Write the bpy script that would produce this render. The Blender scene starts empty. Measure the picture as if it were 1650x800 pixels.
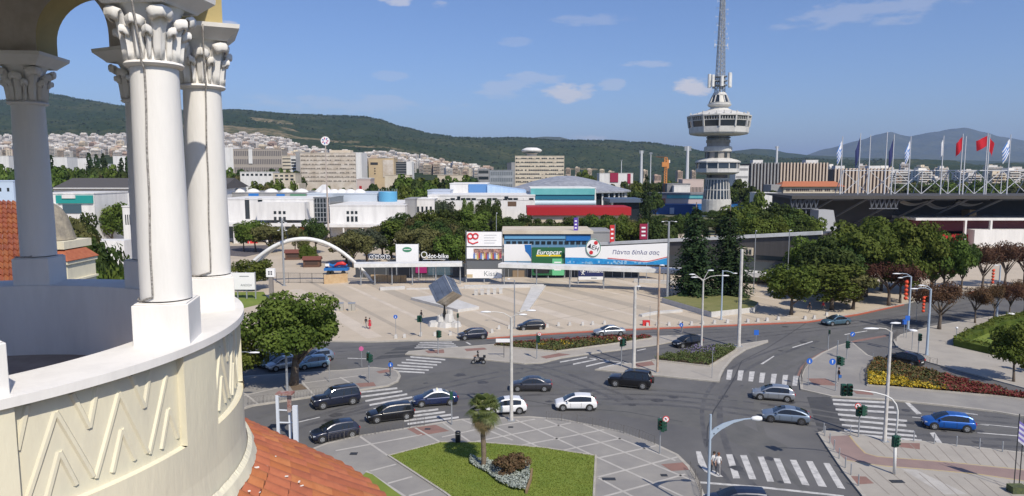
import bpy, math, random
from mathutils import Vector, Matrix, noise as mnoise
R = math.radians
random.seed(7)
scene = bpy.context.scene
C = scene.collection
# ---------------- camera, sky, sun, exposure ----------------
F, HZ, CH = 1120.0, 280.0, 23.0
TH = math.atan((400 - HZ) / F)
cd = bpy.data.cameras.new('camera'); cam = bpy.data.objects.new('camera', cd); C.objects.link(cam)
cam.location = (0, 0, CH); cam.rotation_euler = (R(90) - TH, 0, 0)
cd.sensor_width = 36; cd.lens = 36 * F / 1650; cd.clip_start = 0.1; cd.clip_end = 40000
scene.camera = cam
SUN_AZ = math.atan2(-0.87, 0.50)      # the sun stands behind the camera, to the right
SUN_EL = R(47)
sd = Vector((math.cos(SUN_AZ) * math.cos(SUN_EL), math.sin(SUN_AZ) * math.cos(SUN_EL), math.sin(SUN_EL)))
sl = bpy.data.lights.new('sun', 'SUN'); so = bpy.data.objects.new('sun', sl); C.objects.link(so)
sl.energy = 4.4; sl.angle = R(0.53); sl.color = (1.0, 0.92, 0.79)
so.rotation_euler = sd.to_track_quat('Z', 'Y').to_euler(); so.location = (0, 0, 300)
w = bpy.data.worlds.new('World'); scene.world = w; w.use_nodes = True
nt = w.node_tree; bg = nt.nodes['Background']; bg.inputs[1].default_value = 0.125
sky = nt.nodes.new('ShaderNodeTexSky'); sky.sky_type = 'NISHITA'; sky.sun_disc = False
sky.sun_elevation = SUN_EL; sky.sun_rotation = math.atan2(sd.x, sd.y)
sky.air_density = 1.0; sky.dust_density = 1.2; sky.ozone_density = 2.5; sky.altitude = 100
scene.view_settings.view_transform = 'Standard'; scene.view_settings.look = 'None'
scene.view_settings.gamma = 1; scene.view_settings.use_curve_mapping = False
scene.view_settings.exposure = 0.12
scene.render.engine = 'CYCLES'
scene.cycles.use_denoising = True
scene.cycles.max_bounces = 5; scene.cycles.diffuse_bounces = 4; scene.cycles.glossy_bounces = 3
scene.cycles.transmission_bounces = 3; scene.cycles.transparent_max_bounces = 6; scene.cycles.volume_bounces = 0
scene.cycles.caustics_reflective = False; scene.cycles.caustics_refractive = False
# ---------------- pixel to place ----------------
cs, sn = math.cos(TH), math.sin(TH)
def ray(px, py):
    x = (px - 825) / F; y = -(py - 400) / F
    return Vector((x, cs + y * sn, -sn + y * cs))
def G(px, py, z=0.0):
    r = ray(px, py); t = (z - CH) / r.z
    return Vector((r.x * t, r.y * t, z))
def atY(px, py, Y):
    r = ray(px, py); t = Y / r.y
    return Vector((r.x * t, Y, CH + r.z * t))
def HT(bx, by, ty, tx=None):
    g = G(bx, by); return atY(bx, ty, g.y).z
def dirof(px, py=280):
    r = ray(px, py); return Vector((r.x, r.y, 0)).normalized()
# clouds in the sky: soft noise, confined to a few directions
def N(t, ty, **kw):
    n = t.nodes.new(ty)
    for k, v in kw.items(): setattr(n, k, v)
    return n
def mathn(t, op, a, b=None, clamp=False):
    n = N(t, 'ShaderNodeMath', operation=op); n.use_clamp = clamp
    for i, v in enumerate((a, b)):
        if v is None: continue
        if isinstance(v, (int, float)): n.inputs[i].default_value = v
        else: t.links.new(v, n.inputs[i])
    return n.outputs[0]
tc = N(nt, 'ShaderNodeTexCoord')
mp = N(nt, 'ShaderNodeMapping'); mp.inputs['Scale'].default_value = (1, 1, 3.2)
nt.links.new(tc.outputs['Generated'], mp.inputs[0])
cn = N(nt, 'ShaderNodeTexNoise'); cn.inputs['Scale'].default_value = 22; cn.inputs['Detail'].default_value = 7; cn.inputs['Roughness'].default_value = 0.6
nt.links.new(mp.outputs[0], cn.inputs['Vector'])
total = None
def clamp01(v, a, b):
    n = N(nt, 'ShaderNodeMapRange'); n.clamp = True
    n.inputs[1].default_value = a; n.inputs[2].default_value = b; n.interpolation_type = 'SMOOTHSTEP'
    nt.links.new(v, n.inputs[0]); return n.outputs[0]
for (px, py, rx, ry, dens) in [(1116, 140, 44, 20, .9), (905, 150, 45, 20, .75), (945, 148, 22, 18, .55), (860, 128, 60, 18, .28), (640, 2, 32, 9, .6), (708, 8, 20, 7, .3),
                               (369, 41, 16, 8, .6), (628, 124, 34, 11, .18), (1040, 104, 50, 8, .3), (950, 32, 80, 12, .2), (838, 68, 40, 10, .16),
                               (560, 168, 210, 18, .22), (820, 145, 70, 20, .28), (1400, 22, 150, 24, .25), (985, 135, 26, 14, .3), (945, 222, 40, 6, .5)]:
    d = ray(px, py).normalized()
    up = Vector((0, 0, 1)); sx = d.cross(up).normalized(); sy = sx.cross(d).normalized()
    def dotn(v):
        n = N(nt, 'ShaderNodeVectorMath', operation='DOT_PRODUCT'); nt.links.new(tc.outputs['Generated'], n.inputs[0]); n.inputs[1].default_value = v
        return n.outputs['Value']
    a = mathn(nt, 'DIVIDE', dotn(sx), rx / F); b = mathn(nt, 'DIVIDE', dotn(sy), ry / F)
    r2 = mathn(nt, 'ADD', mathn(nt, 'MULTIPLY', a, a), mathn(nt, 'MULTIPLY', b, b))
    fr = mathn(nt, 'GREATER_THAN', dotn(d), 0)
    m = mathn(nt, 'SUBTRACT', 1.0, r2, True)
    m = mathn(nt, 'MULTIPLY', m, fr)
    # the mask lowers the noise threshold
    v = mathn(nt, 'ADD', cn.outputs[0], mathn(nt, 'MULTIPLY', m, 0.30))
    k = mathn(nt, 'MULTIPLY', mathn(nt, 'MULTIPLY', clamp01(v, .60, .80), clamp01(m, 0, .35)), dens)
    total = k if total is None else mathn(nt, 'MAXIMUM', total, k)
mx = N(nt, 'ShaderNodeMix', data_type='RGBA')
nt.links.new(total, mx.inputs[0])
tint = N(nt, 'ShaderNodeMix', data_type='RGBA', blend_type='MULTIPLY'); tint.inputs[0].default_value = 1.0
tint.inputs[7].default_value = (.64, .73, .95, 1); nt.links.new(sky.outputs[0], tint.inputs[6])
nt.links.new(tint.outputs[2], mx.inputs[6]); mx.inputs[7].default_value = (5.2, 5.1, 5.4, 1)
nt.links.new(mx.outputs[2], bg.inputs[0])
# ---------------- materials ----------------
MATS = {}
def mat(name, col, rough=.8, metal=0, col2=None, scale=3.0, detail=5, bump=0, bscale=None, spec=None, coat=0, lo=.35, hi=.65, coord='world', rnd=0, trans=0, emit=0, stretch=None, musg=0):
    if name in MATS: return MATS[name]
    m = bpy.data.materials.new(name); m.use_nodes = True; t = m.node_tree; b = t.nodes['Principled BSDF']
    b.inputs['Roughness'].default_value = rough; b.inputs['Metallic'].default_value = metal
    if spec is not None: b.inputs['Specular IOR Level'].default_value = spec
    if coat: b.inputs['Coat Weight'].default_value = coat; b.inputs['Coat Roughness'].default_value = .08
    c4 = (*col, 1); b.inputs['Base Color'].default_value = c4
    vec = None
    if col2 is not None or bump:
        vec = N(t, 'ShaderNodeNewGeometry').outputs['Position'] if coord == 'world' else N(t, 'ShaderNodeTexCoord').outputs['Object']
        if stretch:
            mm = N(t, 'ShaderNodeMapping'); mm.inputs['Scale'].default_value = stretch; t.links.new(vec, mm.inputs[0]); vec = mm.outputs[0]
    out = None
    if col2 is not None:
        n = N(t, 'ShaderNodeTexNoise'); n.inputs['Scale'].default_value = scale; n.inputs['Detail'].default_value = detail; n.inputs['Roughness'].default_value = .65
        t.links.new(vec, n.inputs['Vector'])
        r = N(t, 'ShaderNodeMapRange'); r.inputs[1].default_value = lo; r.inputs[2].default_value = hi; t.links.new(n.outputs[0], r.inputs[0])
        x = N(t, 'ShaderNodeMix', data_type='RGBA'); t.links.new(r.outputs[0], x.inputs[0]); x.inputs[6].default_value = c4; x.inputs[7].default_value = (*col2, 1)
        out = x.outputs[2]
    if rnd:
        oi = N(t, 'ShaderNodeObjectInfo'); hv = N(t, 'ShaderNodeHueSaturation')
        t.links.new(mathn(t, 'ADD', mathn(t, 'MULTIPLY', oi.outputs['Random'], rnd), 1 - rnd * .6), hv.inputs['Value'])
        t.links.new(mathn(t, 'ADD', mathn(t, 'MULTIPLY', oi.outputs['Random'], rnd * .12), .5 - rnd * .06), hv.inputs['Hue'])
        if out: t.links.new(out, hv.inputs['Color'])
        else: hv.inputs['Color'].default_value = c4
        out = hv.outputs[0]
    if out: t.links.new(out, b.inputs['Base Color'])
    if bump:
        n = N(t, 'ShaderNodeTexNoise'); n.inputs['Scale'].default_value = bscale or scale * 4; n.inputs['Detail'].default_value = 6
        t.links.new(vec, n.inputs['Vector']); bp = N(t, 'ShaderNodeBump'); bp.inputs['Strength'].default_value = min(1, bump); bp.inputs['Distance'].default_value = musg or .03
        t.links.new(n.outputs[0], bp.inputs['Height']); t.links.new(bp.outputs[0], b.inputs['Normal'])
    if trans:
        tr = N(t, 'ShaderNodeBsdfTranslucent'); ms = N(t, 'ShaderNodeMixShader'); ms.inputs[0].default_value = trans
        if out: t.links.new(out, tr.inputs[0])
        else: tr.inputs[0].default_value = c4
        o = t.nodes['Material Output']; t.links.new(b.outputs[0], ms.inputs[1]); t.links.new(tr.outputs[0], ms.inputs[2]); t.links.new(ms.outputs[0], o.inputs[0])
    if emit: b.inputs['Emission Color'].default_value = c4; b.inputs['Emission Strength'].default_value = emit
    MATS[name] = m; return m
# ---------------- mesh builder ----------------
class MB:
    def __init__(s): s.v = []; s.f = []; s.m = []
    def add(s, vs, fs, m=0):
        o = len(s.v); s.v += [tuple(v) for v in vs]; s.f += [tuple(i + o for i in f) for f in fs]; s.m += [m] * len(fs); return s
    def box(s, x0, y0, z0, x1, y1, z1, m=0):
        return s.add([(x0, y0, z0), (x1, y0, z0), (x1, y1, z0), (x0, y1, z0), (x0, y0, z1), (x1, y0, z1), (x1, y1, z1), (x0, y1, z1)],
              [(0, 3, 2, 1), (4, 5, 6, 7), (0, 1, 5, 4), (1, 2, 6, 5), (2, 3, 7, 6), (3, 0, 4, 7)], m)
    def obox(s, c, size, rz=0, m=0, mtx=None):
        a, b, h = size[0] / 2, size[1] / 2, size[2] / 2
        M = mtx or Matrix.Rotation(rz, 3, 'Z'); c = Vector(c)
        vs = [c + M @ Vector(p) for p in [(-a, -b, -h), (a, -b, -h), (a, b, -h), (-a, b, -h), (-a, -b, h), (a, -b, h), (a, b, h), (-a, b, h)]]
        return s.add(vs, [(0, 3, 2, 1), (4, 5, 6, 7), (0, 1, 5, 4), (1, 2, 6, 5), (2, 3, 7, 6), (3, 0, 4, 7)], m)
    def bar(s, p, q, wd, m=0, wd2=None):
        p = Vector(p); q = Vector(q); d = q - p; L = d.length
        if L < 1e-6: return s
        M = d.to_track_quat('X', 'Z').to_matrix()
        return s.obox((p + q) / 2, (L, wd, wd2 or wd), 0, m, M)
    def prism(s, poly, z0, z1, m=0, ms=None, bottom=False):
        n = len(poly); a = sum(poly[i][0] * poly[(i + 1) % n][1] - poly[(i + 1) % n][0] * poly[i][1] for i in range(n))
        if a < 0: poly = poly[::-1]
        vs = [(p[0], p[1], z0) for p in poly] + [(p[0], p[1], z1) for p in poly]
        s.add(vs, [tuple(range(n, 2 * n))], m)
        o = len(s.v) - 2 * n
        for i in range(n):
            j = (i + 1) % n; s.f.append((o + i, o + j, o + n + j, o + n + i)); s.m.append(m if ms is None else ms)
        if bottom: s.f.append(tuple(o + i for i in range(n - 1, -1, -1))); s.m.append(m)
        return s
    def tube(s, pts, rs, n=8, m=0, cap=True):
        pts = [Vector(p) for p in pts]
        if isinstance(rs, (int, float)): rs = [rs] * len(pts)
        o = len(s.v); prev = None
        for i, p in enumerate(pts):
            d = (pts[min(i + 1, len(pts) - 1)] - pts[max(i - 1, 0)]).normalized()
            if prev is None: u = d.orthogonal().normalized()
            else: u = (prev - d * prev.dot(d)).normalized()
            prev = u; v = d.cross(u)
            for k in range(n):
                a = 2 * math.pi * k / n; s.v.append(tuple(p + (u * math.cos(a) + v * math.sin(a)) * rs[i]))
        for i in range(len(pts) - 1):
            for k in range(n):
                a = o + i * n + k; b = o + i * n + (k + 1) % n; s.f.append((a, b, b + n, a + n)); s.m.append(m)
        if cap:
            s.f.append(tuple(o + k for k in range(n - 1, -1, -1))); s.f.append(tuple(o + (len(pts) - 1) * n + k for k in range(n))); s.m += [m, m]
        return s
    def lathe(s, prof, n=24, c=(0, 0), m=0, a0=0, capt=True, capb=False):
        o = len(s.v)
        for (r, z) in prof:
            for k in range(n):
                a = a0 + 2 * math.pi * k / n; s.v.append((c[0] + r * math.cos(a), c[1] + r * math.sin(a), z))
        for i in range(len(prof) - 1):
            for k in range(n):
                a = o + i * n + k; b = o + i * n + (k + 1) % n; s.f.append((a, b, b + n, a + n)); s.m.append(m)
        if capt: s.f.append(tuple(o + (len(prof) - 1) * n + k for k in range(n))); s.m.append(m)
        if capb: s.f.append(tuple(o + k for k in range(n - 1, -1, -1))); s.m.append(m)
        return s
    def strip(s, pts, wd, z0, z1, m=0, closed=False):
        """ribbon of width wd along a ground polyline, raised z0..z1"""
        pts = [Vector((p[0], p[1])) for p in pts]; n = len(pts); L = []; Rr = []
        for i, p in enumerate(pts):
            if closed: a = pts[i - 1]; b = pts[(i + 1) % n]
            else: a = pts[max(i - 1, 0)]; b = pts[min(i + 1, n - 1)]
            d1 = (p - a); d2 = (b - p)
            if d1.length < 1e-6: d1 = d2
            if d2.length < 1e-6: d2 = d1
            d1.normalize(); d2.normalize(); t = (d1 + d2)
            t = t.normalized() if t.length > 1e-4 else d1
            nn = Vector((-t.y, t.x)); k = 1 / max(.5, nn.dot(Vector((-d1.y, d1.x))))
            L.append(p + nn * wd / 2 * k); Rr.append(p - nn * wd / 2 * k)
        rng = range(n if closed else n - 1)
        for i in rng:
            j = (i + 1) % n
            q = [Rr[i], Rr[j], L[j], L[i]]
            s.add([(*a, z1) for a in q] + [(*a, z0) for a in q], [(0, 1, 2, 3), (4, 5, 1, 0), (6, 7, 3, 2)] + ([(7, 4, 0, 3), (5, 6, 2, 1)] if not closed else []), m)
        return s
    def build(s, name, mats, parent=None, loc=None, smooth=False):
        used = sorted({i for f in s.f for i in f})
        if len(used) < len(s.v):
            mp_ = {i: k for k, i in enumerate(used)}; s.v = [s.v[i] for i in used]; s.f = [tuple(mp_[i] for i in f) for f in s.f]
        me = bpy.data.meshes.new(name); me.from_pydata(s.v, [], s.f)
        if not isinstance(mats, (list, tuple)): mats = [mats]
        for m in mats: me.materials.append(m)
        me.polygons.foreach_set('material_index', s.m)
        if smooth: me.polygons.foreach_set('use_smooth', [True] * len(s.f))
        me.update()
        o = bpy.data.objects.new(name, me); C.objects.link(o)
        if parent: o.parent = parent
        if loc is not None: o.location = loc
        return o
def tag(o, label=None, cat=None, group=None, kind=None):
    if label: o['label'] = label
    if cat: o['category'] = cat
    if group: o['group'] = group
    if kind: o['kind'] = kind
    return o
def empty(name, loc, rz=0, label=None, cat=None, group=None):
    o = bpy.data.objects.new(name, None); C.objects.link(o); o.location = loc; o.rotation_euler = (0, 0, rz); o.empty_display_size = .3
    return tag(o, label, cat, group)
KIDS = {}
def copy_tree(o, loc=None, rz=None, sc=None, label=None, group=None, parent=None):
    c = o.copy(); C.objects.link(c); c.parent = parent
    if loc is not None: c.location = loc
    if rz is not None: c.rotation_euler = (0, 0, rz)
    if sc is not None: c.scale = sc if isinstance(sc, (tuple, list)) else (sc, sc, sc)
    if label: c['label'] = label
    if group: c['group'] = group
    for ch in kids(o): copy_tree(ch, parent=c)
    return c
def kids(o):
    if o.name not in KIDS: KIDS[o.name] = [x for x in C.objects if x.parent == o]
    return KIDS[o.name]
def struct(o, label, cat):
    return tag(o, label, cat, kind='structure')
ORD = ['first', 'second', 'third', 'fourth', 'fifth', 'sixth', 'seventh', 'eighth', 'ninth', 'tenth', 'eleventh', 'twelfth']
LMK = [(0, 'the picture edge'), (35, 'the shaded column'), (75, 'the stone turret'), (105, 'the teal fascia'), (130, 'the charcoal roof'), (155, 'the teal fascia end'), (185, 'the slim inner column'), (205, 'the inner column'), (360, 'the sunlit column'), (385, 'the slab gable'), (405, 'the hillside banner'), (430, 'the white school'), (458, 'the floodlight mast'), (475, 'the beige slab corner'), (500, 'the front kiosk'), (518, 'the glass entrance'), (530, 'the tall sign pole'), (550, 'the domed shed'), (575, 'the beige slab end'), (600, 'the tan block'), (622, 'the blue tank'), (648, 'the dark glass office'), (668, 'the square board'), (690, 'the bike sign'), (715, 'the cube'), (740, 'the pale campus block'), (765, 'the banner frame'), (785, 'the grey glass office'), (805, 'the grey office edge'), (830, 'the cream office slab'), (855, 'the rooftop drum'), (885, 'the green hoarding'), (910, 'the cream slab end'), (928, 'the violet banner'), (950, 'the round emblem'), (986, 'the red banner'), (1015, 'the fascia end'), (1037, 'the crimson banner'), (1072, 'the crane'), (1107, 'the taller pylon'), (1130, 'the tower foot'), (1152, 'the tower'), (1180, 'the tower disc edge'), (1208, 'the brown block'), (1250, 'the third pylon'), (1270, 'the orange roof'), (1300, 'the stadium corner'), (1345, 'the block gap'), (1468, 'the striped flag'), (1521, 'the furled flag'), (1555, 'the small red flag'), (1594, 'the large red flag'), (1629, 'the outermost flag')]
def text(s, size, m, parent, loc, rot=(R(90), 0, 0), ext=.01, name='lettering', align='CENTER', shear=0, bold=0, xs=1):
    cu = bpy.data.curves.new('t', 'FONT'); cu.body = s; cu.size = size; cu.align_x = align; cu.align_y = 'CENTER'; cu.extrude = ext; cu.shear = shear; cu.offset = bold; cu.resolution_u = 4
    o = bpy.data.objects.new('t', cu); C.objects.link(o)
    dg = bpy.context.evaluated_depsgraph_get(); me = bpy.data.meshes.new_from_object(o.evaluated_get(dg)); bpy.data.objects.remove(o)
    me.materials.clear(); me.materials.append(m)
    t = bpy.data.objects.new(name, me); C.objects.link(t); t.parent = parent; t.location = loc; t.rotation_euler = rot; t.scale = (xs, 1, 1)
    return t
# common colours
white = mat('white_paint', (.72, .72, .70), .55, col2=(.58, .58, .56), scale=.6)
plaster = mat('white_plaster', (.76, .74, .71), .75, col2=(.62, .605, .58), scale=2.6, bump=.25, bscale=30, musg=.01, stretch=(1, 1, .22), detail=8, lo=.42, hi=.85)
cream = mat('cream_plaster', (.70, .655, .50), .8, col2=(.55, .52, .42), scale=2.4, bump=.35, bscale=18, musg=.012, stretch=(1, 1, .3), detail=9, lo=.42, hi=.8)
asphalt = mat('asphalt', (.086, .085, .087), .85, col2=(.140, .137, .133), scale=.12, detail=12, bump=.3, bscale=40, lo=.3, hi=.7)
tan = mat('plaza_concrete', (.50, .425, .33), .9, col2=(.41, .35, .272), scale=.10, detail=9, lo=.3, hi=.7)
tan2 = mat('light_plaza_concrete', (.54, .47, .385), .9, col2=(.46, .40, .325), scale=.3)
paveg = mat('grey_paving', (.215, .205, .195), .88, col2=(.285, .27, .245), scale=.22, detail=8)
pavel = mat('pale_paving', (.37, .34, .295), .88, col2=(.31, .285, .25), scale=.35, detail=8)
kerbm = mat('kerb_stone', (.42, .39, .34), .85, col2=(.33, .31, .27), scale=1.2)
linew = mat('worn_road_paint', (.52, .51, .49), .8, col2=(.22, .22, .22), scale=1.6, detail=8, lo=.45, hi=.75)
linep = mat('pale_stone_line', (.44, .42, .385), .85, col2=(.36, .34, .31), scale=1.0)
redp = mat('red_paving', (.25, .14, .115), .9, col2=(.20, .12, .10), scale=.8)
pinkp = mat('pink_cycle_path', (.27, .19, .17), .9, col2=(.23, .165, .15), scale=.6)
redline = mat('orange_red_road_paint', (.42, .10, .05), .85, col2=(.30, .09, .06), scale=.7)
grassm = mat('lawn_grass', (.125, .18, .022), .95, col2=(.175, .215, .032), scale=.35, detail=9, bump=.5, bscale=12, musg=.05)
soil = mat('soil', (.12, .085, .055), .95, col2=(.16, .12, .08), scale=3)
metal = mat('galvanised_metal', (.42, .44, .46), .5, .5, col2=(.34, .36, .38), scale=2)
bluem = mat('pale_blue_painted_metal', (.38, .46, .55), .5, .1)
poleW = mat('pale_pole_paint', (.60, .58, .54), .6, col2=(.45, .43, .40), scale=1.5)
darkm = mat('dark_metal', (.035, .037, .04), .5)
black = mat('black_plastic', (.015, .015, .017), .45)
glass = mat('dark_glass', (.02, .028, .035), .08, spec=.8)
bluegl = mat('blue_glass', (.06, .10, .13), .12, spec=.8)
sred = mat('sign_red', (.55, .03, .03), .5); sblue = mat('sign_blue', (.02, .12, .50), .5); sgreen = mat('signal_green', (.015, .07, .045), .5)
HAZE_D = 5e-5
# ================= GROUND =================
def gp(pts): return [G(x, y) for x, y in pts]
earth = mat('dry_earth', (.13, .125, .075), .95, col2=(.075, .09, .04), scale=.02, detail=8)
m = MB(); S = 16000; m.add([(-S, -500, -.06), (S, -500, -.06), (S, 30000, -.06), (-S, 30000, -.06)], [(0, 1, 2, 3)])
struct(m.build('ground', earth), 'flat dry ground reaching out to the hills', 'ground')
# asphalt
m = MB(); m.add([(-95, 20, 0), (190, 20, 0), (190, 175, 0), (-95, 175, 0)], [(0, 1, 2, 3)])
road = struct(m.build('road', asphalt), 'dark grey asphalt of the junction and avenues', 'road')
# tar seams, patches and tyre-worn lanes on the asphalt
seam = mat('tar_seam', (.045, .045, .047), .7); patch = mat('asphalt_patch', (.050, .050, .053), .8, col2=(.07, .07, .07), scale=.8)
worn = mat('pale_worn_asphalt', (.125, .122, .115), .85, col2=(.09, .09, .088), scale=.5, detail=9, lo=.3, hi=.7)
m = MB()
for pts, wd in [([(1182, 612), (1165, 640), (1150, 662), (1140, 690), (1139, 720)], .12), ([(1300, 520), (1262, 545), (1235, 562), (1195, 582), (1182, 612)], .1),
                ([(820, 640), (900, 655), (1010, 664), (1100, 680)], .1)]:
    m.strip(gp(pts), wd, 0.002, .006)
m.build('tar_seam', seam, road)
m = MB()
for pts in [[(1337, 640), (1372, 700), (1320, 700), (1300, 640)], [(1420, 520), (1520, 505), (1560, 512), (1440, 532)], [(640, 560), (700, 552), (660, 575), (600, 580)]]:
    q = gp(pts); m.add([(p.x, p.y, .004) for p in q], [tuple(range(len(q)))])
m.build('asphalt_patch', patch, road)
m = MB()
for pts in [[(880, 640), (1150, 660), (1270, 720), (1250, 740), (1120, 690), (960, 664)], [(545, 640), (700, 600), (830, 590), (960, 600), (700, 625), (580, 650)], [(1200, 590), (1300, 545), (1440, 515), (1470, 520), (1320, 560), (1240, 598)], [(610, 560), (760, 553), (740, 562), (600, 576)]]:
    q = gp(pts); m.add([(p.x, p.y, .003) for p in q], [tuple(range(len(q)))])
m.build('worn_lane', worn, road)
rt = random.Random(12); flows = [[(1650, 690), (1480, 676), (1300, 662), (1000, 640), (700, 652), (480, 695)], [(1660, 468), (1420, 512), (1300, 527), (1100, 548), (950, 572), (780, 600), (600, 640), (420, 690)], [(1330, 552), (1230, 590), (1180, 640), (1190, 720), (1250, 800)], [(1650, 705), (1420, 690), (1200, 655), (1060, 640), (880, 640)], [(780, 547), (990, 536), (1200, 527)], [(540, 570), (700, 563), (860, 600), (1000, 655)]]
for nm_, mt_, k0 in (('tyre_track', mat('tyre_darkened_asphalt', (.072, .071, .073), .7, col2=(.105, .103, .102), scale=.6, detail=10, lo=.4, hi=.6), 0), ('pale_track', worn, 1)):
    m = MB()
    for fi_, fl in enumerate(flows):
        for off in (-2.6, -1.0, .9, 2.5):
            if (int(off * 10) + fi_) % 2 != k0: continue
            P3 = [G(*q) for q in fl]; out = []
            for i in range(len(P3) - 1):
                for s_ in range(8):
                    t_ = s_ / 8; p0, p1, p2, p3 = P3[max(i - 1, 0)], P3[i], P3[i + 1], P3[min(i + 2, len(P3) - 1)]
                    out.append(.5 * ((2 * p1) + (p2 - p0) * t_ + (2 * p0 - 5 * p1 + 4 * p2 - p3) * t_ * t_ + (3 * p1 - p0 - 3 * p2 + p3) * t_ ** 3))
            d = [(out[min(i + 1, len(out) - 1)] - out[max(i - 1, 0)]).normalized() for i in range(len(out))]
            m.strip([p + Vector((-q.y, q.x, 0)) * (off + rt.uniform(-.05, .05)) for p, q in zip(out, d)], rt.uniform(.3, .6), .001, .0032 + .0005 * fi_ + .00011 * off)
    m.build(nm_, mt_, road)
m = MB()
for k in range(46):
    fl = rt.choice(flows[:4]); i = rt.randrange(len(fl) - 1); t_ = rt.random(); c_ = G(*fl[i]).lerp(G(*fl[i + 1]), t_) + Vector((rt.uniform(-3, 3), rt.uniform(-3, 3), 0)); r_ = rt.uniform(.15, .8); n = 9
    m.add([(c_.x + r_ * rt.uniform(.6, 1.2) * math.cos(6.283 * j / n), c_.y + r_ * rt.uniform(.5, 1.0) * math.sin(6.283 * j / n), .0062 + .00003 * k) for j in range(n)], [tuple(range(n))])
m.build('oil_stain', mat('oil_stain', (.045, .044, .045), .6, col2=(.075, .073, .073), scale=2.5), road)
def fixn(o):
    for p in o.data.polygons:
        if p.normal.z < 0: p.flip()
for ch in [x for x in C.objects if x.parent == road]: fixn(ch)
def slab(name, px, topm, label, cat='pavement', kerb=.28, h=.13, km=kerbm, world=False, kerbline=None):
    poly = px if world else gp(px)
    m = MB(); m.prism([(p[0], p[1]) for p in poly], -.02, h, 0)
    if kerb: m.strip(kerbline or poly, kerb, 0, h + .012, 1, closed=kerbline is None)
    return struct(m.build(name, [topm, km]), label, cat)
def sheet(name, px, mt, z, parent=None, label=None, cat=None):
    q = gp(px) ; m = MB(); m.add([(p.x, p.y, z) for p in q], [tuple(range(len(q)))])
    o = m.build(name, mt, parent); fixn(o)
    if parent is None: struct(o, label, cat or name)
    return o
# big plaza
kl = [(250, 575), (380, 556), (530, 551), (600, 552), (660, 550), (735, 549), (781, 545), (870, 538), (990, 531), (1092, 527), (1300, 518), (1380, 506), (1457, 490), (1570, 469), (1700, 450)]
pl = gp(kl) + [Vector((200, 175, 0)), Vector((200, 262, 0)), Vector((-190, 262, 0)), Vector((-190, 100, 0))]
plaza = slab('plaza', pl, tan, 'wide tan concrete plaza in front of the exhibition grounds', 'plaza', world=True, kerbline=gp(kl))
# slanted pale and darker bands and joints of the plaza surface
m = MB(); jt = mat('plaza_joint', (.38, .33, .265), .9, col2=(.34, .295, .235), scale=.5)
import itertools
pa, pb = G(530, 456), G(720, 548)
u = (pb - pa).normalized(); vperp = Vector((-u.y, u.x, 0))
for k in range(-7, 15):
    o_ = G(700, 500) + vperp * (k * 5.2)
    a = o_ - u * 45; b = o_ + u * 60
    # keep the bands inside the plaza
    def inside(p): return 92 < p.y < 150 and p.y > 92 + max(0, (26 - abs(p.x + 0)) * 0) and p.x < 62 and p.x > -44
    pts = [a + (b - a) * (i / 60) for i in range(61)]
    kk = [Vector((q.x, q.y)) for q in gp(kl)]
    def aboveedge(p):
        for i in range(len(kk) - 1):
            if kk[i].x <= p.x <= kk[i + 1].x:
                t = (p.x - kk[i].x) / (kk[i + 1].x - kk[i].x + 1e-9); return p.y > kk[i].y + (kk[i + 1].y - kk[i].y) * t + 1.2
        return False
    pts = [p for p in pts if inside(p) and aboveedge(p)]
    if len(pts) > 2: m.strip([pts[0], pts[-1]], .9 if k % 3 else 2.4, .131, .136 + .0005 * (k % 2), 0 if k % 2 else 1)
for pts in [[(845, 496), (1010, 474)], [(870, 520), (1060, 490)]]: m.strip(gp(pts), .25, .131, .14, 1)
m.build('paving_band', [tan2, jt], plaza)
sheet('red_edge_band', [(781, 543.5), (870, 536), (990, 529), (1092, 525), (1300, 516.5), (1380, 505), (1457, 489), (1457, 492.5), (1382, 509), (1300, 521), (1092, 530), (990, 534), (870, 541), (785, 547)], redline, .02, road)
# rest of the orange-red band on the road beyond
sheet('red_edge_band', [(1560, 470), (1610, 462), (1660, 459), (1660, 463), (1610, 467), (1560, 475)], redline, .02, road)
# platform and pale triangles around the cube sculpture (low white stone walls)
stone = mat('white_stone', (.55, .54, .52), .8, col2=(.46, .45, .43), scale=.8)
def lowwall(px, wd, h, label, name='low_wall'):
    m = MB(); m.strip(gp(px), wd, .12, .12 + h); return tag(m.build(name, stone), label, 'low wall')
lowwall([(612, 469), (652, 467)], 1.0, .55, 'short white stone bench wall at the far left edge of the star pattern')
lowwall([(655, 468), (748, 466)], .5, .25, 'thin white stone line behind the cube sculpture')
lowwall([(748, 465.5), (876, 463.5)], 1.5, .5, 'long white stone wall behind the row of five low posts')
m = MB(); q = gp([(856, 466), (880, 463), (852, 503), (838, 504)]); m.prism([(p.x, p.y) for p in q], .12, .4); tag(m.build('low_wall', stone), 'tapering white stone ramp wall on the plaza running towards the road', 'low wall')
m = MB(); q = gp([(662, 485), (712, 480), (772, 500), (738, 505)]); m.prism([(p.x, p.y) for p in q], .12, .62); tag(m.build('stone_platform', stone), 'pale triangular stone platform beside the cube sculpture', 'platform')
m = MB(); m.strip(gp([(1032, 512), (1058, 507), (1098, 504)]), .7, .12, .5); tag(m.build('low_wall', stone), 'low pale bench wall near the red box', 'low wall')
m = MB(); m.strip(gp([(1022, 456), (1098, 460)]), .8, .12, .8); tag(m.build('low_wall', stone), 'low cream wall under the end of the canopy', 'low wall')
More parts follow.
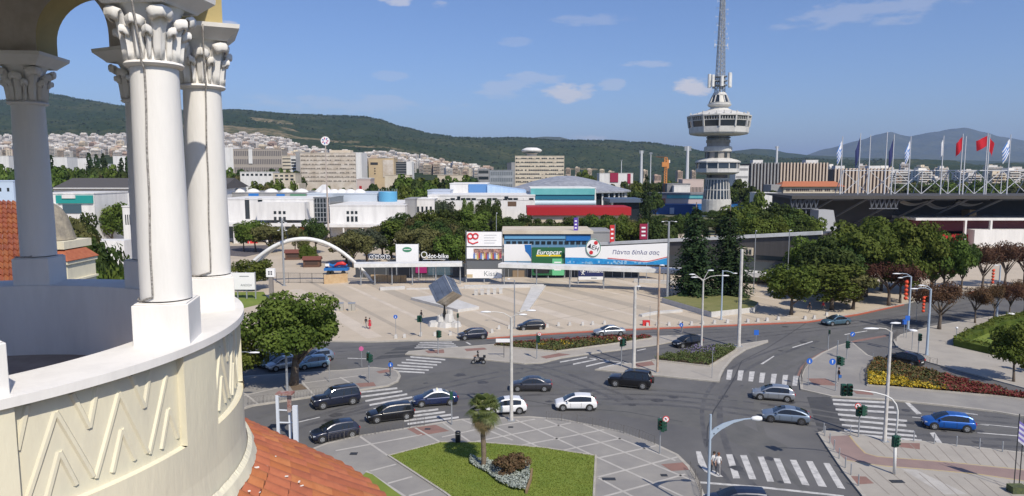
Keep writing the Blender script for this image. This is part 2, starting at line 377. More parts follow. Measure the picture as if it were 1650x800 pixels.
# lamp islands on the plaza side: raised triangular planter with lawn
pq = [(1066, 489), (1095, 484), (1150, 483), (1205, 491), (1222, 497), (1216, 505), (1145, 513)]
m = MB(); q = gp(pq); m.prism([(p.x, p.y) for p in q], .1, 1.0, 0); m.prism([(p.x * .985 + G(1150, 495).x * .015, p.y * .985 + G(1150, 495).y * .015) for p in q], .9, 1.06, 1)
pt = tag(m.build('raised_planter', [stone, mat('dry_shadowed_lawn', (.14, .15, .045), .95, col2=(.20, .19, .07), scale=.5, detail=9)]), 'raised triangular planter of pale stone with dry lawn in front of the two tall conifers', 'planter')  # dry olive grass, its colour also dulled for the shadow lying on it
# pavements
near = slab('pavement', [(380, 800), (400, 762), (470, 740), (527, 717), (577, 705), (647, 694), (700, 685), (746, 678), (784, 677), (826, 675), (852, 674), (904, 678), (967, 690), (1000, 698), (1050, 716), (1090, 735), (1110, 755), (1122, 775), (1132, 800), (1140, 860), (1100, 980), (200, 980)], paveg,
     'near corner pavement of grey slabs with a pale diagonal lattice')
m = MB()
segs = [((831, 679), (1000, 757)), ((1000, 757), (1100, 803)), ((797, 690), (870, 724)), ((878, 679), (1000, 729)), ((1000, 729), (1120, 779)), ((940, 686), (1000, 710)), ((1000, 710), (1088, 745)),
        ((920, 684), (757, 716)), ((973, 695), (836, 721)), ((1000, 709), (904, 729)), ((1057, 721), (963, 741)), ((1092, 739), (962, 772)), ((1104, 767), (985, 800)), ((985, 800), (955, 808)),
        ((680, 703), (541, 729)), ((580, 706), (626, 738)), ((669, 692), (711, 716)), ((714, 684), (758, 715)), ((862, 678), (770, 694)), ((770, 694), (712, 707)),
        ((638, 751), (596, 762)), ((664, 771), (625, 782)), ((698, 791), (659, 802)), ((962, 772), (1035, 812)), ((745, 679), (826, 712))]
for k, (a, b) in enumerate(segs): m.strip([G(*a), G(*b)], .20, .131, .136 + .0007 * (k % 4))
m.strip(gp([(590, 762), (648, 800), (700, 836)]), .2, .131, .142)
m.build('pale_lattice', linep, near)
sheet('red_square', [(655, 693), (702, 687), (724, 697), (676, 705)], redp, .134, near)
sheet('red_square', [(1065, 751), (1100, 748), (1112, 760), (1082, 762)], redp, .134, near)
# manholes
def manhole(px, py, w_, h_, lab):
    g = G(px, py); m = MB(); m.obox((0, 0, .0), (w_, h_, .02), 0, 0)
    for k in range(5): m.obox((-w_ * .4 + k * w_ * .2, 0, .013), (w_ * .05, h_ * .9, .008), 0, 0)
    tag(m.build('drain_cover', darkm, None, (g.x, g.y, .142)), lab, 'drain cover')
manhole(981, 775, 1.0, .45, 'rusty rectangular drain cover beside the lawn edge'); manhole(1070, 769, .5, .4, 'small square drain cover near the corner railing')
manhole(570, 734, .6, .5, 'round dark drain cover nearest the tiled roof'); manhole(823, 691, .45, .35, 'small drain cover below the tall lamp column')
manhole(689, 694, .5, .35, 'small dark drain cover on the red square by the crossing'); manhole(1445, 779, 1.0, .5, 'dark drain cover at the foot of the curved signal mast')
# lawn with kerb
lawn_px = [(626, 738), (710, 716), (768, 716), (810, 719), (876, 725), (960, 738), (957, 800), (955, 860), (790, 860), (720, 800)]
m = MB(); q = gp(lawn_px); m.prism([(p.x, p.y) for p in q], .1, .19, 0); m.strip(q, .16, .1, .23, 1, True)
struct(m.build('lawn', [grassm, kerbm]), 'mown green lawn with the palm and flower bed', 'lawn')
m = MB(); q = gp([(590, 765), (600, 768), (648, 804), (720, 860), (560, 860), (560, 790)]); m.prism([(p.x, p.y) for p in q], .1, .18)
struct(m.build('lawn', grassm), 'strip of grass beside the tiled roof edge', 'lawn')
# grass blades (countless)
def grassblades(name, px, n, z, hgt, lab, mt, sz=.035):
    q = gp(px) if not isinstance(px[0], Vector) else px; xs = [p.x for p in q]; ys = [p.y for p in q]; rr = random.Random(3); m = MB()
    def inp(x, y):
        c = False; j = len(q) - 1
        for i in range(len(q)):
            if (q[i].y > y) != (q[j].y > y) and x < (q[j].x - q[i].x) * (y - q[i].y) / (q[j].y - q[i].y) + q[i].x: c = not c
            j = i
        return c
    k = 0
    while k < n:
        x = rr.uniform(min(xs), max(xs)); y = rr.uniform(min(ys), max(ys))
        if not inp(x, y): continue
        k += 1; a = rr.uniform(0, 6.28); s_ = sz * rr.uniform(.6, 1.6); hh = hgt * rr.uniform(.5, 1.3)
        dx, dy = math.cos(a) * s_, math.sin(a) * s_; ox, oy = rr.uniform(-.04, .04), rr.uniform(-.04, .04)
        m.add([(x - dx, y - dy, z), (x + dx, y + dy, z), (x + ox, y + oy, z + hh)], [(0, 1, 2)])
    return tag(m.build(name, mt), lab, name.replace('_', ' '), kind='stuff')
gbl = mat('grass_blade', (.16, .22, .028), .8, col2=(.20, .235, .04), scale=.6, trans=.3)
grassblades('grass', lawn_px, 26000, .19, .07, 'short mown grass covering the near lawn', gbl)
# left island with parked cars
isl = slab('pavement', [(300, 690), (407, 655), (501, 641), (580, 630), (625, 623), (640, 616), (644, 608), (640, 600), (631, 597), (600, 594), (560, 598), (480, 603), (400, 608), (250, 620)], paveg, 'pavement island under the big tree by the parked cars')
m = MB()
for a, b in [((548, 610), (577, 627)), ((486, 617), (507, 640)), ((390, 633), (415, 653))]: m.strip([G(*a), G(*b)], .22, .131, .138)
m.strip(gp([(392, 640), (470, 622), (590, 606)]), .18, .131, .137)
m.build('pale_line', linep, isl)
sheet('red_square', [(573, 620), (602, 618), (606, 624), (580, 626)], redp, .134, isl); sheet('red_square', [(606, 601), (624, 597), (632, 601), (612, 604)], redp, .134, isl)
sheet('red_square', [(467, 624), (485, 621), (496, 629), (472, 632)], soil, .134, isl)
sheet('parking_strip', [(380, 606), (560, 597), (560, 588), (480, 584), (380, 590)], worn, .004, road)
# long median with red flowers
med = slab('pavement', [(655, 572), (700, 575), (762, 579), (845, 587), (872, 586), (903, 578), (950, 571), (1050, 558), (1128, 543), (1130, 541), (1055, 543), (990, 545), (890, 549), (790, 557), (730, 562), (660, 568)], pavel, 'long narrow median with the red and yellow flower bed')
sheet('red_square', [(748, 564), (780, 562), (785, 565), (752, 568)], redp, .134, med); sheet('red_square', [(684, 567), (715, 565), (716, 571), (690, 571)], redp, .134, med); sheet('red_square', [(870, 577), (900, 571), (920, 573), (880, 580)], redp, .134, med)
# triangular median with lavender
tri = slab('pavement', [(962, 597), (1045, 605), (1157, 616), (1160, 606), (1166, 594), (1180, 578), (1201, 564), (1236, 552), (1236, 550), (1190, 557), (1150, 561), (1080, 577), (1040, 584), (995, 590)], pavel, 'triangular traffic island holding the lavender bed and four tall poles')
sheet('red_square', [(1020, 588), (1050, 584), (1055, 590), (1028, 594)], redp, .134, tri)
# right island
isr = slab('pavement', [(1292, 629), (1290, 612), (1295, 597), (1306, 583), (1325, 571), (1350, 559), (1372, 553), (1397, 574), (1430, 585), (1500, 604), (1560, 620), (1600, 632), (1700, 660), (1700, 681), (1600, 664), (1525, 655), (1425, 645), (1340, 640)], paveg, 'grey traffic island with blue signs and the long flower bed')
sheet('red_square', [(1300, 612), (1330, 612), (1350, 624), (1312, 622)], redp, .134, isr); sheet('red_square', [(1372, 630), (1402, 631), (1408, 639), (1380, 637)], redp, .134, isr)
sheet('red_kerb_band', [(1284, 606), (1290, 592), (1302, 580), (1325, 567), (1350, 557), (1380, 548), (1430, 540), (1427, 543), (1382, 551), (1352, 559), (1326, 570), (1305, 582), (1294, 594), (1289, 607)], redp, .005, road)
# far right pavement
pr = slab('pavement', [(1452, 541), (1441, 550), (1446, 560), (1460, 567), (1483, 573), (1490, 583), (1525, 593), (1560, 602), (1600, 613), (1700, 640), (1900, 640), (1900, 490), (1700, 497), (1650, 504), (1562, 517), (1500, 528)], pavel, 'pale pavement beside the avenue on the far side of the slip road')
m = MB(); q = gp([(1535, 552), (1605, 523), (1700, 512), (1800, 512), (1800, 600), (1700, 580)]); m.prism([(p.x, p.y) for p in q], .1, .2)
struct(m.build('lawn', grassm), 'green lawn behind the clipped hedge on the far pavement', 'lawn')
# bottom right pavement with cycle path
br = slab('pavement', [(1320, 700), (1329, 697), (1370, 700), (1420, 710), (1487, 714), (1520, 718), (1612, 728), (1700, 738), (1900, 760), (1900, 900), (1440, 900), (1392, 801), (1362, 763), (1337, 726)], pavel, 'pavement of pale slabs with a pink cycle path and low posts')
sheet('cycle_path', [(1334, 706), (1368, 704), (1380, 720), (1393, 733), (1413, 739), (1463, 743), (1525, 748), (1650, 761), (1800, 777), (1800, 795), (1650, 777), (1575, 766), (1500, 759), (1425, 753), (1395, 749), (1362, 744), (1347, 730)], pinkp, .134, br)
sheet('red_square', [(1446, 716), (1482, 717), (1482, 727), (1448, 723)], redp, .135, br); sheet('red_square', [(1370, 770), (1395, 771), (1408, 782), (1378, 784)], redp, .135, br)
m = MB(); yel = mat('yellow_tactile_strip', (.45, .33, .12), .85, col2=(.40, .33, .22), scale=1.5)
m.strip(gp([(1368, 704), (1381, 720), (1394, 733), (1413, 738.5), (1463, 742.5), (1525, 747), (1650, 760)]), .12, .131, .138, 0)
m.strip(gp([(1362, 744), (1395, 750), (1425, 754), (1500, 760), (1575, 767), (1650, 778)]), .12, .131, .138, 0)
m.build('tactile_strip', yel, br)
m = MB(); sl_ = mat('paving_joint', (.25, .22, .19), .9)
for k in range(22):
    x = 1400 + k * 22; m.strip([G(x, 714 + k * 1.3), G(x + 26, 738 + k * 2.0)], .07, .131, .137)
for k in range(20):
    x = 1385 + k * 24; m.strip([G(x, 757 + k * 2.2), G(x + 48, 800 + k * 2)], .07, .131, .137)
m.build('paving_joint', sl_, br)
sheet('pale_band', [(1452, 758), (1476, 760), (1560, 800), (1520, 800)], linep, .133, br)
# ---- painted markings ----
m = MB()
def q7(pts): return [(x / 4 + 950, y / 4 + 600) for x, y in pts]
def q7b(pts): return [(x / 4.211 + 950, y / 4.211 + 430) for x, y in pts]
def mark(px, z=.007):
    q = gp(px); a = sum(q[i].x * q[(i + 1) % len(q)].y - q[(i + 1) % len(q)].x * q[i].y for i in range(len(q)))
    if a < 0: q = q[::-1]
    m.add([(p.x, p.y, z) for p in q], [tuple(range(len(q)))])
def markobj(lab, par=road, nm='road_marking'):
    global m
    o = m.build(nm, linew, par); m = MB(); return o
for a in [[(880, 530), (920, 530), (970, 685), (925, 685)], [(970, 535), (1012, 535), (1076, 692), (1030, 690)], [(1083, 545), (1122, 545), (1190, 707), (1145, 705)], [(1185, 555), (1227, 557), (1300, 719), (1255, 715)],
          [(1290, 565), (1332, 567), (1418, 731), (1370, 725)], [(1395, 573), (1437, 575), (1530, 741), (1475, 735)], [(1505, 585), (1546, 587), (1650, 755), (1598, 745)], [(685, 510), (716, 512), (760, 620), (815, 640), (862, 675), (820, 675), (740, 640), (700, 585)]]: mark(q7(a))
mark(q7([(705, 704), (1120, 738), (1400, 768), (1640, 795), (1640, 806), (1400, 780), (1120, 750), (705, 716)]))
markobj('')
for k, (xa, ya) in enumerate([(935, 700), (1010, 705), (1085, 712), (1157, 720), (1235, 728), (1312, 735), (1383, 741)]):
    mark(q7b([(xa, ya), (xa + 36, ya), (xa + 24, ya + 68), (xa - 8, ya + 66)]))
markobj('')
for a, b in [((165, 178), (520, 197)), ((170, 205), (560, 228)), ((185, 240), (590, 262)), ((200, 272), (645, 315)), ((210, 305), (640, 345)), ((225, 340), (690, 383)), ((240, 372), (705, 412)), ((290, 400), (740, 442))]:
    ax, ay = a[0] / 4 + 1300, a[1] / 4 + 600; bx, by = b[0] / 4 + 1300, b[1] / 4 + 600; mark([(ax, ay - 1.5), (bx, by - 1.7), (bx + 1, by + 1.8), (ax + .5, ay + 1.7)])
mark([(1458, 649), (1465, 649), (1485, 667), (1477, 668)]); mark([(1498, 698), (1506, 697), (1520, 717), (1512, 717)])
mark([(1545, 664), (1575, 668), (1576, 669.4), (1546, 665.4)]); mark([(1571, 682), (1593, 685), (1593, 686.4), (1571, 683.4)]); mark([(1470, 672), (1650, 690), (1650, 691), (1470, 673)]); mark([(1575, 697), (1650, 703), (1650, 704.2), (1575, 698.2)])
markobj('')
def lerp(a, b, t): return (a[0] + (b[0] - a[0]) * t, a[1] + (b[1] - a[1]) * t)
def zebra(La, Lb, Ra, Rb, n, th):
    for k in range(n):
        t = k / (n - 1); a = lerp(La, Lb, t); b = lerp(Ra, Rb, t); mark([(a[0], a[1] - th / 2), (b[0], b[1] - th / 2), (b[0] + .4, b[1] + th / 2), (a[0] + .4, a[1] + th / 2)])
zebra((575, 633), (602, 660), (640, 626), (672, 645), 5, 2.8); zebra((640, 668), (662, 689), (706, 660), (750, 677), 5, 3.0); markobj('')
zebra((668, 571), (626, 598), (724, 576), (684, 601), 7, 2.2); markobj('')
zebra((676, 552.5), (668, 561), (728, 551.5), (738, 559), 4, 1.2); markobj('')
zebra((902, 584), (965, 594), (946, 576), (1005, 584), 4, 1.9); markobj('')
for a in [[(1276, 560), (1309, 550), (1310, 551), (1278, 561)], [(1360, 539), (1397, 533), (1398, 534), (1362, 540)], [(1225, 587), (1246, 574), (1248, 574.5), (1229, 587.5)], [(1026, 565), (1040, 562), (1041, 563), (1027, 566)],
          [(560, 577), (590, 578), (590, 579), (560, 578)], [(480, 680), (515, 672), (516, 673), (482, 681)], [(950, 577), (1050, 590), (1050, 591), (950, 578)], [(750, 552), (757, 556), (760, 555.5), (753, 551.5)]]: mark(a)
markobj('')
# ================= CUPOLA IN FRONT (church bell tower) =================
CX, CY = -5.75, 6.03
cup = empty('bell_tower', (CX, CY, CH), 0, 'white plastered round bell tower gallery with arches and leafy column capitals', 'bell tower')
RO, RI, PZ = 3.155, 2.585, -1.40
def pol(r, a, z): return (r * math.cos(R(a)), r * math.sin(R(a)), z)
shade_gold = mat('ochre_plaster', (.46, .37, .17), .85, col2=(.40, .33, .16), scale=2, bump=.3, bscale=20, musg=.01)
# parapet ring
m = MB(); m.lathe([(RI, -2.3), (RI, PZ), (RO, PZ), (RO, PZ - .065), (RO - .045, PZ - .075)], 144, m=0, capt=False)
par = m.build('parapet', [plaster], cup)
par.data.polygons.foreach_set('use_smooth', [True] * len(par.data.polygons))
def autosmooth(o, ang=35):
    me = o.data; me.polygons.foreach_set('use_smooth', [True] * len(me.polygons))
    try: me.set_sharp_from_angle(angle=R(ang))
    except Exception: pass
autosmooth(par)
# outer wall with recessed panels
m = MB(); ZT, ZB = PZ - .07, -2.235; RW, RP = 3.118, 3.055
panels = [(-34 + 34 * k, -9.3 + 34 * k) for k in range(-3, 7)]
def inpanel(a): return any(p[0] <= a < p[1] for p in panels)
step = .62; a = -140.0
edges = sorted(set([round(x, 3) for p in panels for x in p] + [round(-140 + .8 * i, 3) for i in range(450)]))
edges = [e for e in edges if -140 <= e <= 220]
for a0, a1 in zip(edges[:-1], edges[1:]):
    ip = inpanel((a0 + a1) / 2); r = RP if ip else RW
    m.add([pol(r, a0, ZB if ip else ZB - .0), pol(r, a1, ZB if ip else ZB), pol(r, a1, ZT), pol(r, a0, ZT)], [(0, 1, 2, 3)])
    m.add([pol(RW + .0, a0, -2.6), pol(RW, a1, -2.6), pol(RW, a1, ZB), pol(RW, a0, ZB)], [(0, 1, 2, 3)])
    m.add([pol(RW + .05, a0, -3.3), pol(RW + .05, a1, -3.3), pol(RW, a1, -2.6), pol(RW, a0, -2.6)], [(0, 1, 2, 3)])
    if ip: m.add([pol(RP, a0, ZB), pol(RP, a1, ZB), pol(RW, a1, ZB - .02), pol(RW, a0, ZB - .02)], [(3, 2, 1, 0)])
for p in panels:
    for e, fl in ((p[0], 1), (p[1], 0)):
        if -140 < e < 220: m.add([pol(RP, e, ZB), pol(RW, e, ZB), pol(RW, e, ZT), pol(RP, e, ZT)], [(0, 1, 2, 3)] if fl == 0 else [(3, 2, 1, 0)])
wallo = m.build('drum_wall', cream, cup)
for pg in wallo.data.polygons: pg.use_smooth = False
# chevron ridges on the panels
ch = [[(30, 622), (70, 505), (170 / 2 * 0 + 85, 655)], ]
def ridge(mm, a0, z0, a1, z1, wd=.030, th=.017):
    n = max(2, int(abs(a1 - a0) / 1.0)); prev = None
    for i in range(n + 1):
        t = i / n; aa = a0 + (a1 - a0) * t; zz = z0 + (z1 - z0) * t
        L = math.hypot(R(a1 - a0) * RP, z1 - z0); ta, tz = R(a1 - a0) * RP / L, (z1 - z0) / L
        na, nz = -tz, ta
        pa = [(aa + math.degrees(na * s_ * wd / RP), zz + nz * s_ * wd, rr) for s_, rr in ((-.75, RP), (-.35, RP + th), (.35, RP + th), (.75, RP))]
        cur = [pol(q[2], q[0], q[1]) for q in pa]
        if prev: 
            o = prev + cur; mm.add(o, [(0, 4, 5, 1), (1, 5, 6, 2), (2, 6, 7, 3)])
            if i == n: mm.add(cur, [(3, 2, 1, 0)])
        else: mm.add(cur, [(0, 1, 2, 3)])
        prev = cur
zz0 = -2.2
lines = []
for j in range(3):
    o = -33.2 + j * 8.6
    lines += [(o, -2.16, o + 4.1, -1.60), (o + 4.1, -1.60, o + 8.3, -2.14)]
    lines += [(o + 2.4, -2.17, o + 4.2, -1.88), (o + 4.2, -1.88, o + 6.0, -2.15)]
    if j < 3: lines += [(o + 6.2, -1.50, o + 8.2, -1.78), (o + 8.2, -1.78, o + 9.6, -1.50)]
lines = [l for l in lines if l[2] < -9.8] + [(-33.6, -1.78, -32.2, -1.50)]
for pi, p in enumerate(panels):
    mm = MB(); sh = p[0] + 34
    for (a0, z0, a1, z1) in lines: ridge(mm, a0 + sh, z0, a1 + sh, z1)
    if p[0] > -80 and p[0] < 80:
        o = mm.build('chevron_relief', cream, cup)
# floor and inner wall
floorm = mat('dusty_floor', (.30, .25, .22), .95, col2=(.40, .34, .30), scale=3)
m = MB(); m.lathe([(0.01, -2.28), (RI + .02, -2.28)], 72, capt=False); m.build('floor', floorm, cup)
# columns
colang = [-38, -5, 25, 64, 96.5, 128, 158, 188, 218, 248, 280, 302]
RC = 2.85
def leaf(mm, a, r0, z0, hgt, out, wd, curl=1.0):
    """one acanthus-like leaf curling out of the bell"""
    prof = [(.012, 0), (.03, .22), (.055, .45), (.09, .66), (.14, .83), (.195, .95), (.235, .985), (.262, .95), (.262, .86), (.235, .80)]
    rows = []
    for i, (o, t) in enumerate(prof):
        ww = wd * (0.72 + .45 * t) * (1 if i < 5 else [1.05, 1.0, .9, .75, .5][i - 5]); row = []
        for k in range(7):
            s_ = (k - 3) / 3; bump = (1 - abs(s_)) * .026 + (.010 if k % 2 else 0)
            rr = r0 + o * out + bump - abs(s_) ** 2 * .02; la = s_ * wd * (.72 + .4 * t) * (1 if i < 6 else [1, .95, .85, .6][i - 6])
            row.append(pol(rr, a + la, z0 + hgt * t - abs(s_) ** 2 * .03 * (1 if i > 3 else 0)))
        rows.append(row)
    o = len(mm.v); 
    for r_ in rows: mm.v += r_
    for i in range(len(rows) - 1):
        for k in range(6):
            q = o + i * 7 + k; mm.f.append((q, q + 1, q + 8, q + 7)); mm.m.append(0)
def column(a, rot=0.0, detail=True):
    x, y, _ = pol(RC, a, 0)
    m = MB(); prof = [(.200, PZ + .36), (.199, PZ + .8), (.194, -.2), (.188, .4), (.180, .86)]
    m.lathe(prof, 40, capb=True); sh = m.build('column', plaster, cup, (x, y, 0), True); sh.rotation_euler = (0, 0, R(a)); autosmooth(sh, 50)
    p = MB(); s_ = .215; z1 = PZ + .335; p.box(-s_, -s_, PZ - .01, s_, s_, z1)
    p.box(-.2, -.2, z1, .2, .2, z1 + .012)
    o = p.build('plinth', plaster, sh); o.rotation_euler = (0, 0, R(rot))
    bv = o.modifiers.new('edge', 'BEVEL'); bv.width = .012; bv.segments = 2
    k = MB(); k.lathe([(.18, .845), (.212, .852), (.228, .87), (.212, .89), (.178, .895), (.176, 1.0), (.178, 1.12), (.19, 1.22), (.225, 1.29), (.26, 1.33)], 32)
    for i in range(8): leaf(k, i * 45, .184, .895, .40 if i % 2 else .33, .42 if i % 2 else .27, 19 if i % 2 else 17)
    for i in range(8): leaf(k, i * 45 + 22.5, .180, .895, .25, .24, 8)
    c_ = k.build('capital', plaster, sh); autosmooth(c_, 60)
    sd_ = c_.modifiers.new('thick', 'SOLIDIFY'); sd_.thickness = .012
    b = MB(); z = 1.315
    def ring(h, zz): return [(-h, -h, zz), (h, -h, zz), (h, h, zz), (-h, h, zz)]
    b.add(ring(.25, z) + ring(.265, z + .02) + ring(.355, z + .11) + ring(.36, z + .15), [(3, 2, 1, 0), (12, 13, 14, 15)] + [(4 * i + j, 4 * i + (j + 1) % 4, 4 * i + 4 + (j + 1) % 4, 4 * i + 4 + j) for i in range(3) for j in range(4)])
    b.build('abacus', plaster, sh)
    return sh
for a in colang: column(a, 17 if a == -5 else 0)
# arcade wall above the capitals
m = MB(); WI, WO = RC - .19, RC + .22; ZS = 1.462; ZTOP = 3.5
cc = sorted(colang); n = len(cc)
for i in range(n):
    a0 = cc[i]; a1 = cc[(i + 1) % n] + (360 if i == n - 1 else 0); mid = (a0 + a1) / 2; half = (a1 - a0) / 2
    op = half - math.degrees(.27 / RC); rad = R(op) * RC; us = []
    K = 22
    for j in range(K + 1): us.append(op * -math.cos(math.pi * j / K))
    us = [-half] + us + [half]
    def zl(u): return ZS if abs(u) >= op - 1e-6 else ZS + .18 + math.sqrt(max(0, 1 - (u / op) ** 2)) * rad
    for u0, u1 in zip(us[:-1], us[1:]):
        s0, s1 = zl(u0), zl(u1)
        if abs(u0) >= op - 1e-6 and abs(u1) >= op - 1e-6: s0 = s1 = ZS
        elif abs(u0) >= op - 1e-6: s0 = ZS + .18
        elif abs(u1) >= op - 1e-6: s1 = ZS + .18
        A0, A1 = mid + u0, mid + u1
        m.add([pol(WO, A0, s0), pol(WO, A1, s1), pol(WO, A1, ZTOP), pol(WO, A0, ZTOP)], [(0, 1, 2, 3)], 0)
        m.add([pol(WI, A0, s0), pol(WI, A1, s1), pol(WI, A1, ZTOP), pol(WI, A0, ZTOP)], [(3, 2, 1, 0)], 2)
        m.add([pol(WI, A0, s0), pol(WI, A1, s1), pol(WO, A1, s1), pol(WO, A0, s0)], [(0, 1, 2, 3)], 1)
    for u in (-op, op):
        m.add([pol(WI, mid + u, ZS), pol(WO, mid + u, ZS), pol(WO, mid + u, ZS + .18), pol(WI, mid + u, ZS + .18)], [(0, 1, 2, 3)], 1)
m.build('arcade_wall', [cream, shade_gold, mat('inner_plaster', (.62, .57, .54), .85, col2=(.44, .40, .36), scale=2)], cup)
m = MB(); m.lathe([(WO + .15, ZTOP), (WO + .18, ZTOP + .12), (2.8, ZTOP + .5), (2.2, ZTOP + 1.3), (1.2, ZTOP + 1.9), (.02, ZTOP + 2.1)], 48, capb=True); m.build('dome', mat('dome_plaster', (.62, .56, .52), .85), cup, None, True)
# cables tied along the columns
cab = mat('grey_cable', (.16, .15, .14), .7, col2=(.4, .38, .36), scale=60, lo=.4, hi=.6)
def cable(a, off, lab, loop=None, m_=cab, seed=1):
    x, y, _ = pol(RC, a, 0); rr = random.Random(seed)
    view = math.degrees(math.atan2(-(CY + y), -(CX + x))) + off
    pts = []
    for i in range(40):
        t = i / 39; z = 1.44 - t * 2.44; r = .19 if z < .84 else (.245 if z < .92 else .225 + (z - .92) * .25)
        if z < .84: r = .180 + (.9 - z) / 2 * .018 + .013
        aa = view + math.sin(i * .5 + seed) * .9 - 14 * max(0, (z - .9)) + (0 if t < .8 else 0) - 3 * t * 4
        pts.append((x + r * math.cos(R(aa)), y + r * math.sin(R(aa)), z))
    last = view - 12
    for j in range(1, 8):
        aa = last - j * 12; z = -1.0 - j * .014 * (3 if j > 2 else 1); r = .214
        pts.append((x + r * math.cos(R(aa)), y + r * math.sin(R(aa)), max(z, PZ + .36)))
    m = MB(); m.tube([Vector(p) + Vector((CX, CY, CH)) for p in pts], .0085, 6)
    return tag(m.build('cable', m_, None, None, True), lab, 'cable')
cable(-5, -18, 'grey speckled cable running down the stout column with the square white plinth', seed=1)
cable(25, 12, 'grey cable running down the sunlit column standing behind the stoutest column', seed=2)
cable(98, 36, 'dark cable down the shaded column at the back of the gallery', seed=3)
# tiled roof below the drum
tmats = [mat('roof_tile_%s' % n_, c_, .85, col2=c2, scale=5, bump=.3, bscale=40, musg=.01) for n_, c_, c2 in
         (('a', (.36, .118, .042), (.30, .095, .036)), ('b', (.31, .09, .045), (.38, .125, .06)), ('c', (.41, .155, .06), (.33, .11, .04)), ('d', (.26, .078, .04), (.33, .10, .05)))]
rf = empty('tiled_roof', (CX, CY, CH), 0, 'orange clay tiled cone roof around the foot of the bell tower', 'roof')
m = MB(); rr = random.Random(5); r0, z0, r1, z1 = 3.12, -2.93, 4.80, -4.15
rows = 8
for i in range(rows):
    ra = r0 + (r1 - r0) * i / rows; rb = r0 + (r1 - r0) * (i + 1.12) / rows; za = z0 + (z1 - z0) * i / rows; zb = z0 + (z1 - z0) * (i + 1.12) / rows
    pitch = 3.0; a = -75.0 + (i % 2) * pitch * .5; 
    while a < 70:
        mi = rr.choice([0, 0, 1, 1, 2, 3]); lift = rr.uniform(0, .008); rows_ = []
        for (r_, z_, w_, up) in ((ra, za, .86, .0), (rb, zb, 1.0, .035 + lift)):
            rows_.append([pol(r_, a + pitch * w_ * t, z_ + up + math.sin(math.pi * (t + .5)) * .055 * (1 if r_ else 1)) for t in (-.5, -.36, -.2, 0, .2, .36, .5)])
        o = len(m.v); m.v += rows_[0] + rows_[1]
        for k in range(6): m.f.append((o + k, o + 7 + k, o + 8 + k, o + k + 1)); m.m.append(mi)
        lip = [(p[0], p[1], p[2] - .035) for p in rows_[1]]; o2 = len(m.v); m.v += lip
        for k in range(6): m.f.append((o + 7 + k, o2 + k, o2 + k + 1, o + 8 + k)); m.m.append(mi)
        # bedding pan between barrels
        m.add([pol(ra, a + pitch * .3, za - .005), pol(rb, a + pitch * .3, zb + .018), pol(rb, a + pitch * .72, zb + .018), pol(ra, a + pitch * .72, za - .005)], [(0, 1, 2, 3)], 3)
        a += pitch
tl = m.build('tiles', tmats, rf); autosmooth(tl, 50)
m = MB(); m.lathe([(4.75, -23), (4.75, -4.45), (4.83, -4.40), (4.83, -4.22), (3.0, -2.98)], 96, capt=False, m=0)
m.build('wall', cream, rf)
# mortar skirt and splashes of plaster on the tiles
m = MB(); prv = None
for k in range(420):
    a = -100 + k * .45; r_ = 3.195 + .025 * (1 + mnoise.noise(Vector((k * .11, 0, 0)))); cur = [pol(3.14, a, -2.80 + rr.uniform(-.006, .006)), pol(3.185, a, -2.84), pol(r_, a, -2.93 - (r_ - 3.12) * .726 + .062)]
    if prv: m.add(prv + cur, [(0, 1, 4, 3)[::-1], (1, 2, 5, 4)[::-1]])
    prv = cur
m.build('mortar_skirt', cream, rf)
m = MB()
for k in range(34):
    a = rr.uniform(-30, 22); d = rr.random() ** 2 * 1.0; r_ = 3.25 + d; z_ = z0 + (z1 - z0) * (r_ - r0) / (r1 - r0) + .075
    m.obox(pol(r_, a, z_), (rr.uniform(.01, .05), rr.uniform(.008, .025), .008), rr.uniform(0, 3))
m.build('plaster_splash', plaster, rf)
# neighbouring orange roof and small stone-domed turret seen between the columns
def gxy(px, py, Y): return atY(px, py, Y)
Yr = 24
a_ = gxy(-60, 322, Yr + 6); b_ = gxy(34, 326, Yr + 6); c_ = gxy(40, 470, Yr - 2); d_ = gxy(-60, 470, Yr - 2)
nr = empty('church_roof', (a_.x, Yr, 0), 0, 'orange tiled church roof beyond the gallery behind the shaded column', 'roof')
m = MB(); L0 = Vector((nr.location.x, nr.location.y, 0))
nrow, ncol = 16, 12
for i in range(nrow):
    for j in range(ncol):
        def P_(u, v, up=0): 
            p = (a_.lerp(b_, u)).lerp(d_.lerp(c_, u), v) - L0; return (p.x, p.y - up * .5, p.z + up)
        mi = rr.choice([0, 1, 2, 3]); u0, u1 = j / ncol, (j + .98) / ncol; v0, v1 = i / nrow, (i + 1) / nrow
        um = (u0 + u1) / 2
        m.add([P_(u0, v0, .0), P_(um, v0, .08), P_(u1, v0, .0), P_(u0, v1, .05), P_(um, v1, .15), P_(u1, v1, .05), P_(u0, v1, 0), P_(u1, v1, 0)], [(0, 3, 4, 1), (1, 4, 5, 2), (3, 6, 7, 5, 4)], mi)
m.build('tiles', tmats, nr)
q0, q1 = a_ - L0, b_ - L0; m = MB(); m.box(q0.x, -.5, 0.0, q1.x - .1, 6, min(c_.z, d_.z) + .1); m.build('wall', cream, nr)
Yt = 30; tc_ = atY(104, 400, Yt)
def zt(py): return atY(104, py, Yt).z
px_m = Yt * 1.0 / F
tur = empty('stone_turret', (tc_.x, Yt, 0), 0, 'small cream turret with a rough stone dome and little tiled roof', 'turret')
oldst = mat('old_stone', (.33, .29, .22), .95, col2=(.20, .18, .15), scale=3, detail=9, bump=.6, bscale=8, musg=.05)
X = -39 * px_m
m = MB(); w_ = lambda d: d * px_m
m.lathe([(w_(39), zt(388)), (w_(34), zt(370)), (w_(28), zt(350)), (w_(20), zt(337)), (w_(10), zt(329)), (.02, zt(327))], 20, (X, .6)); m.build('dome', oldst, tur, None, True)
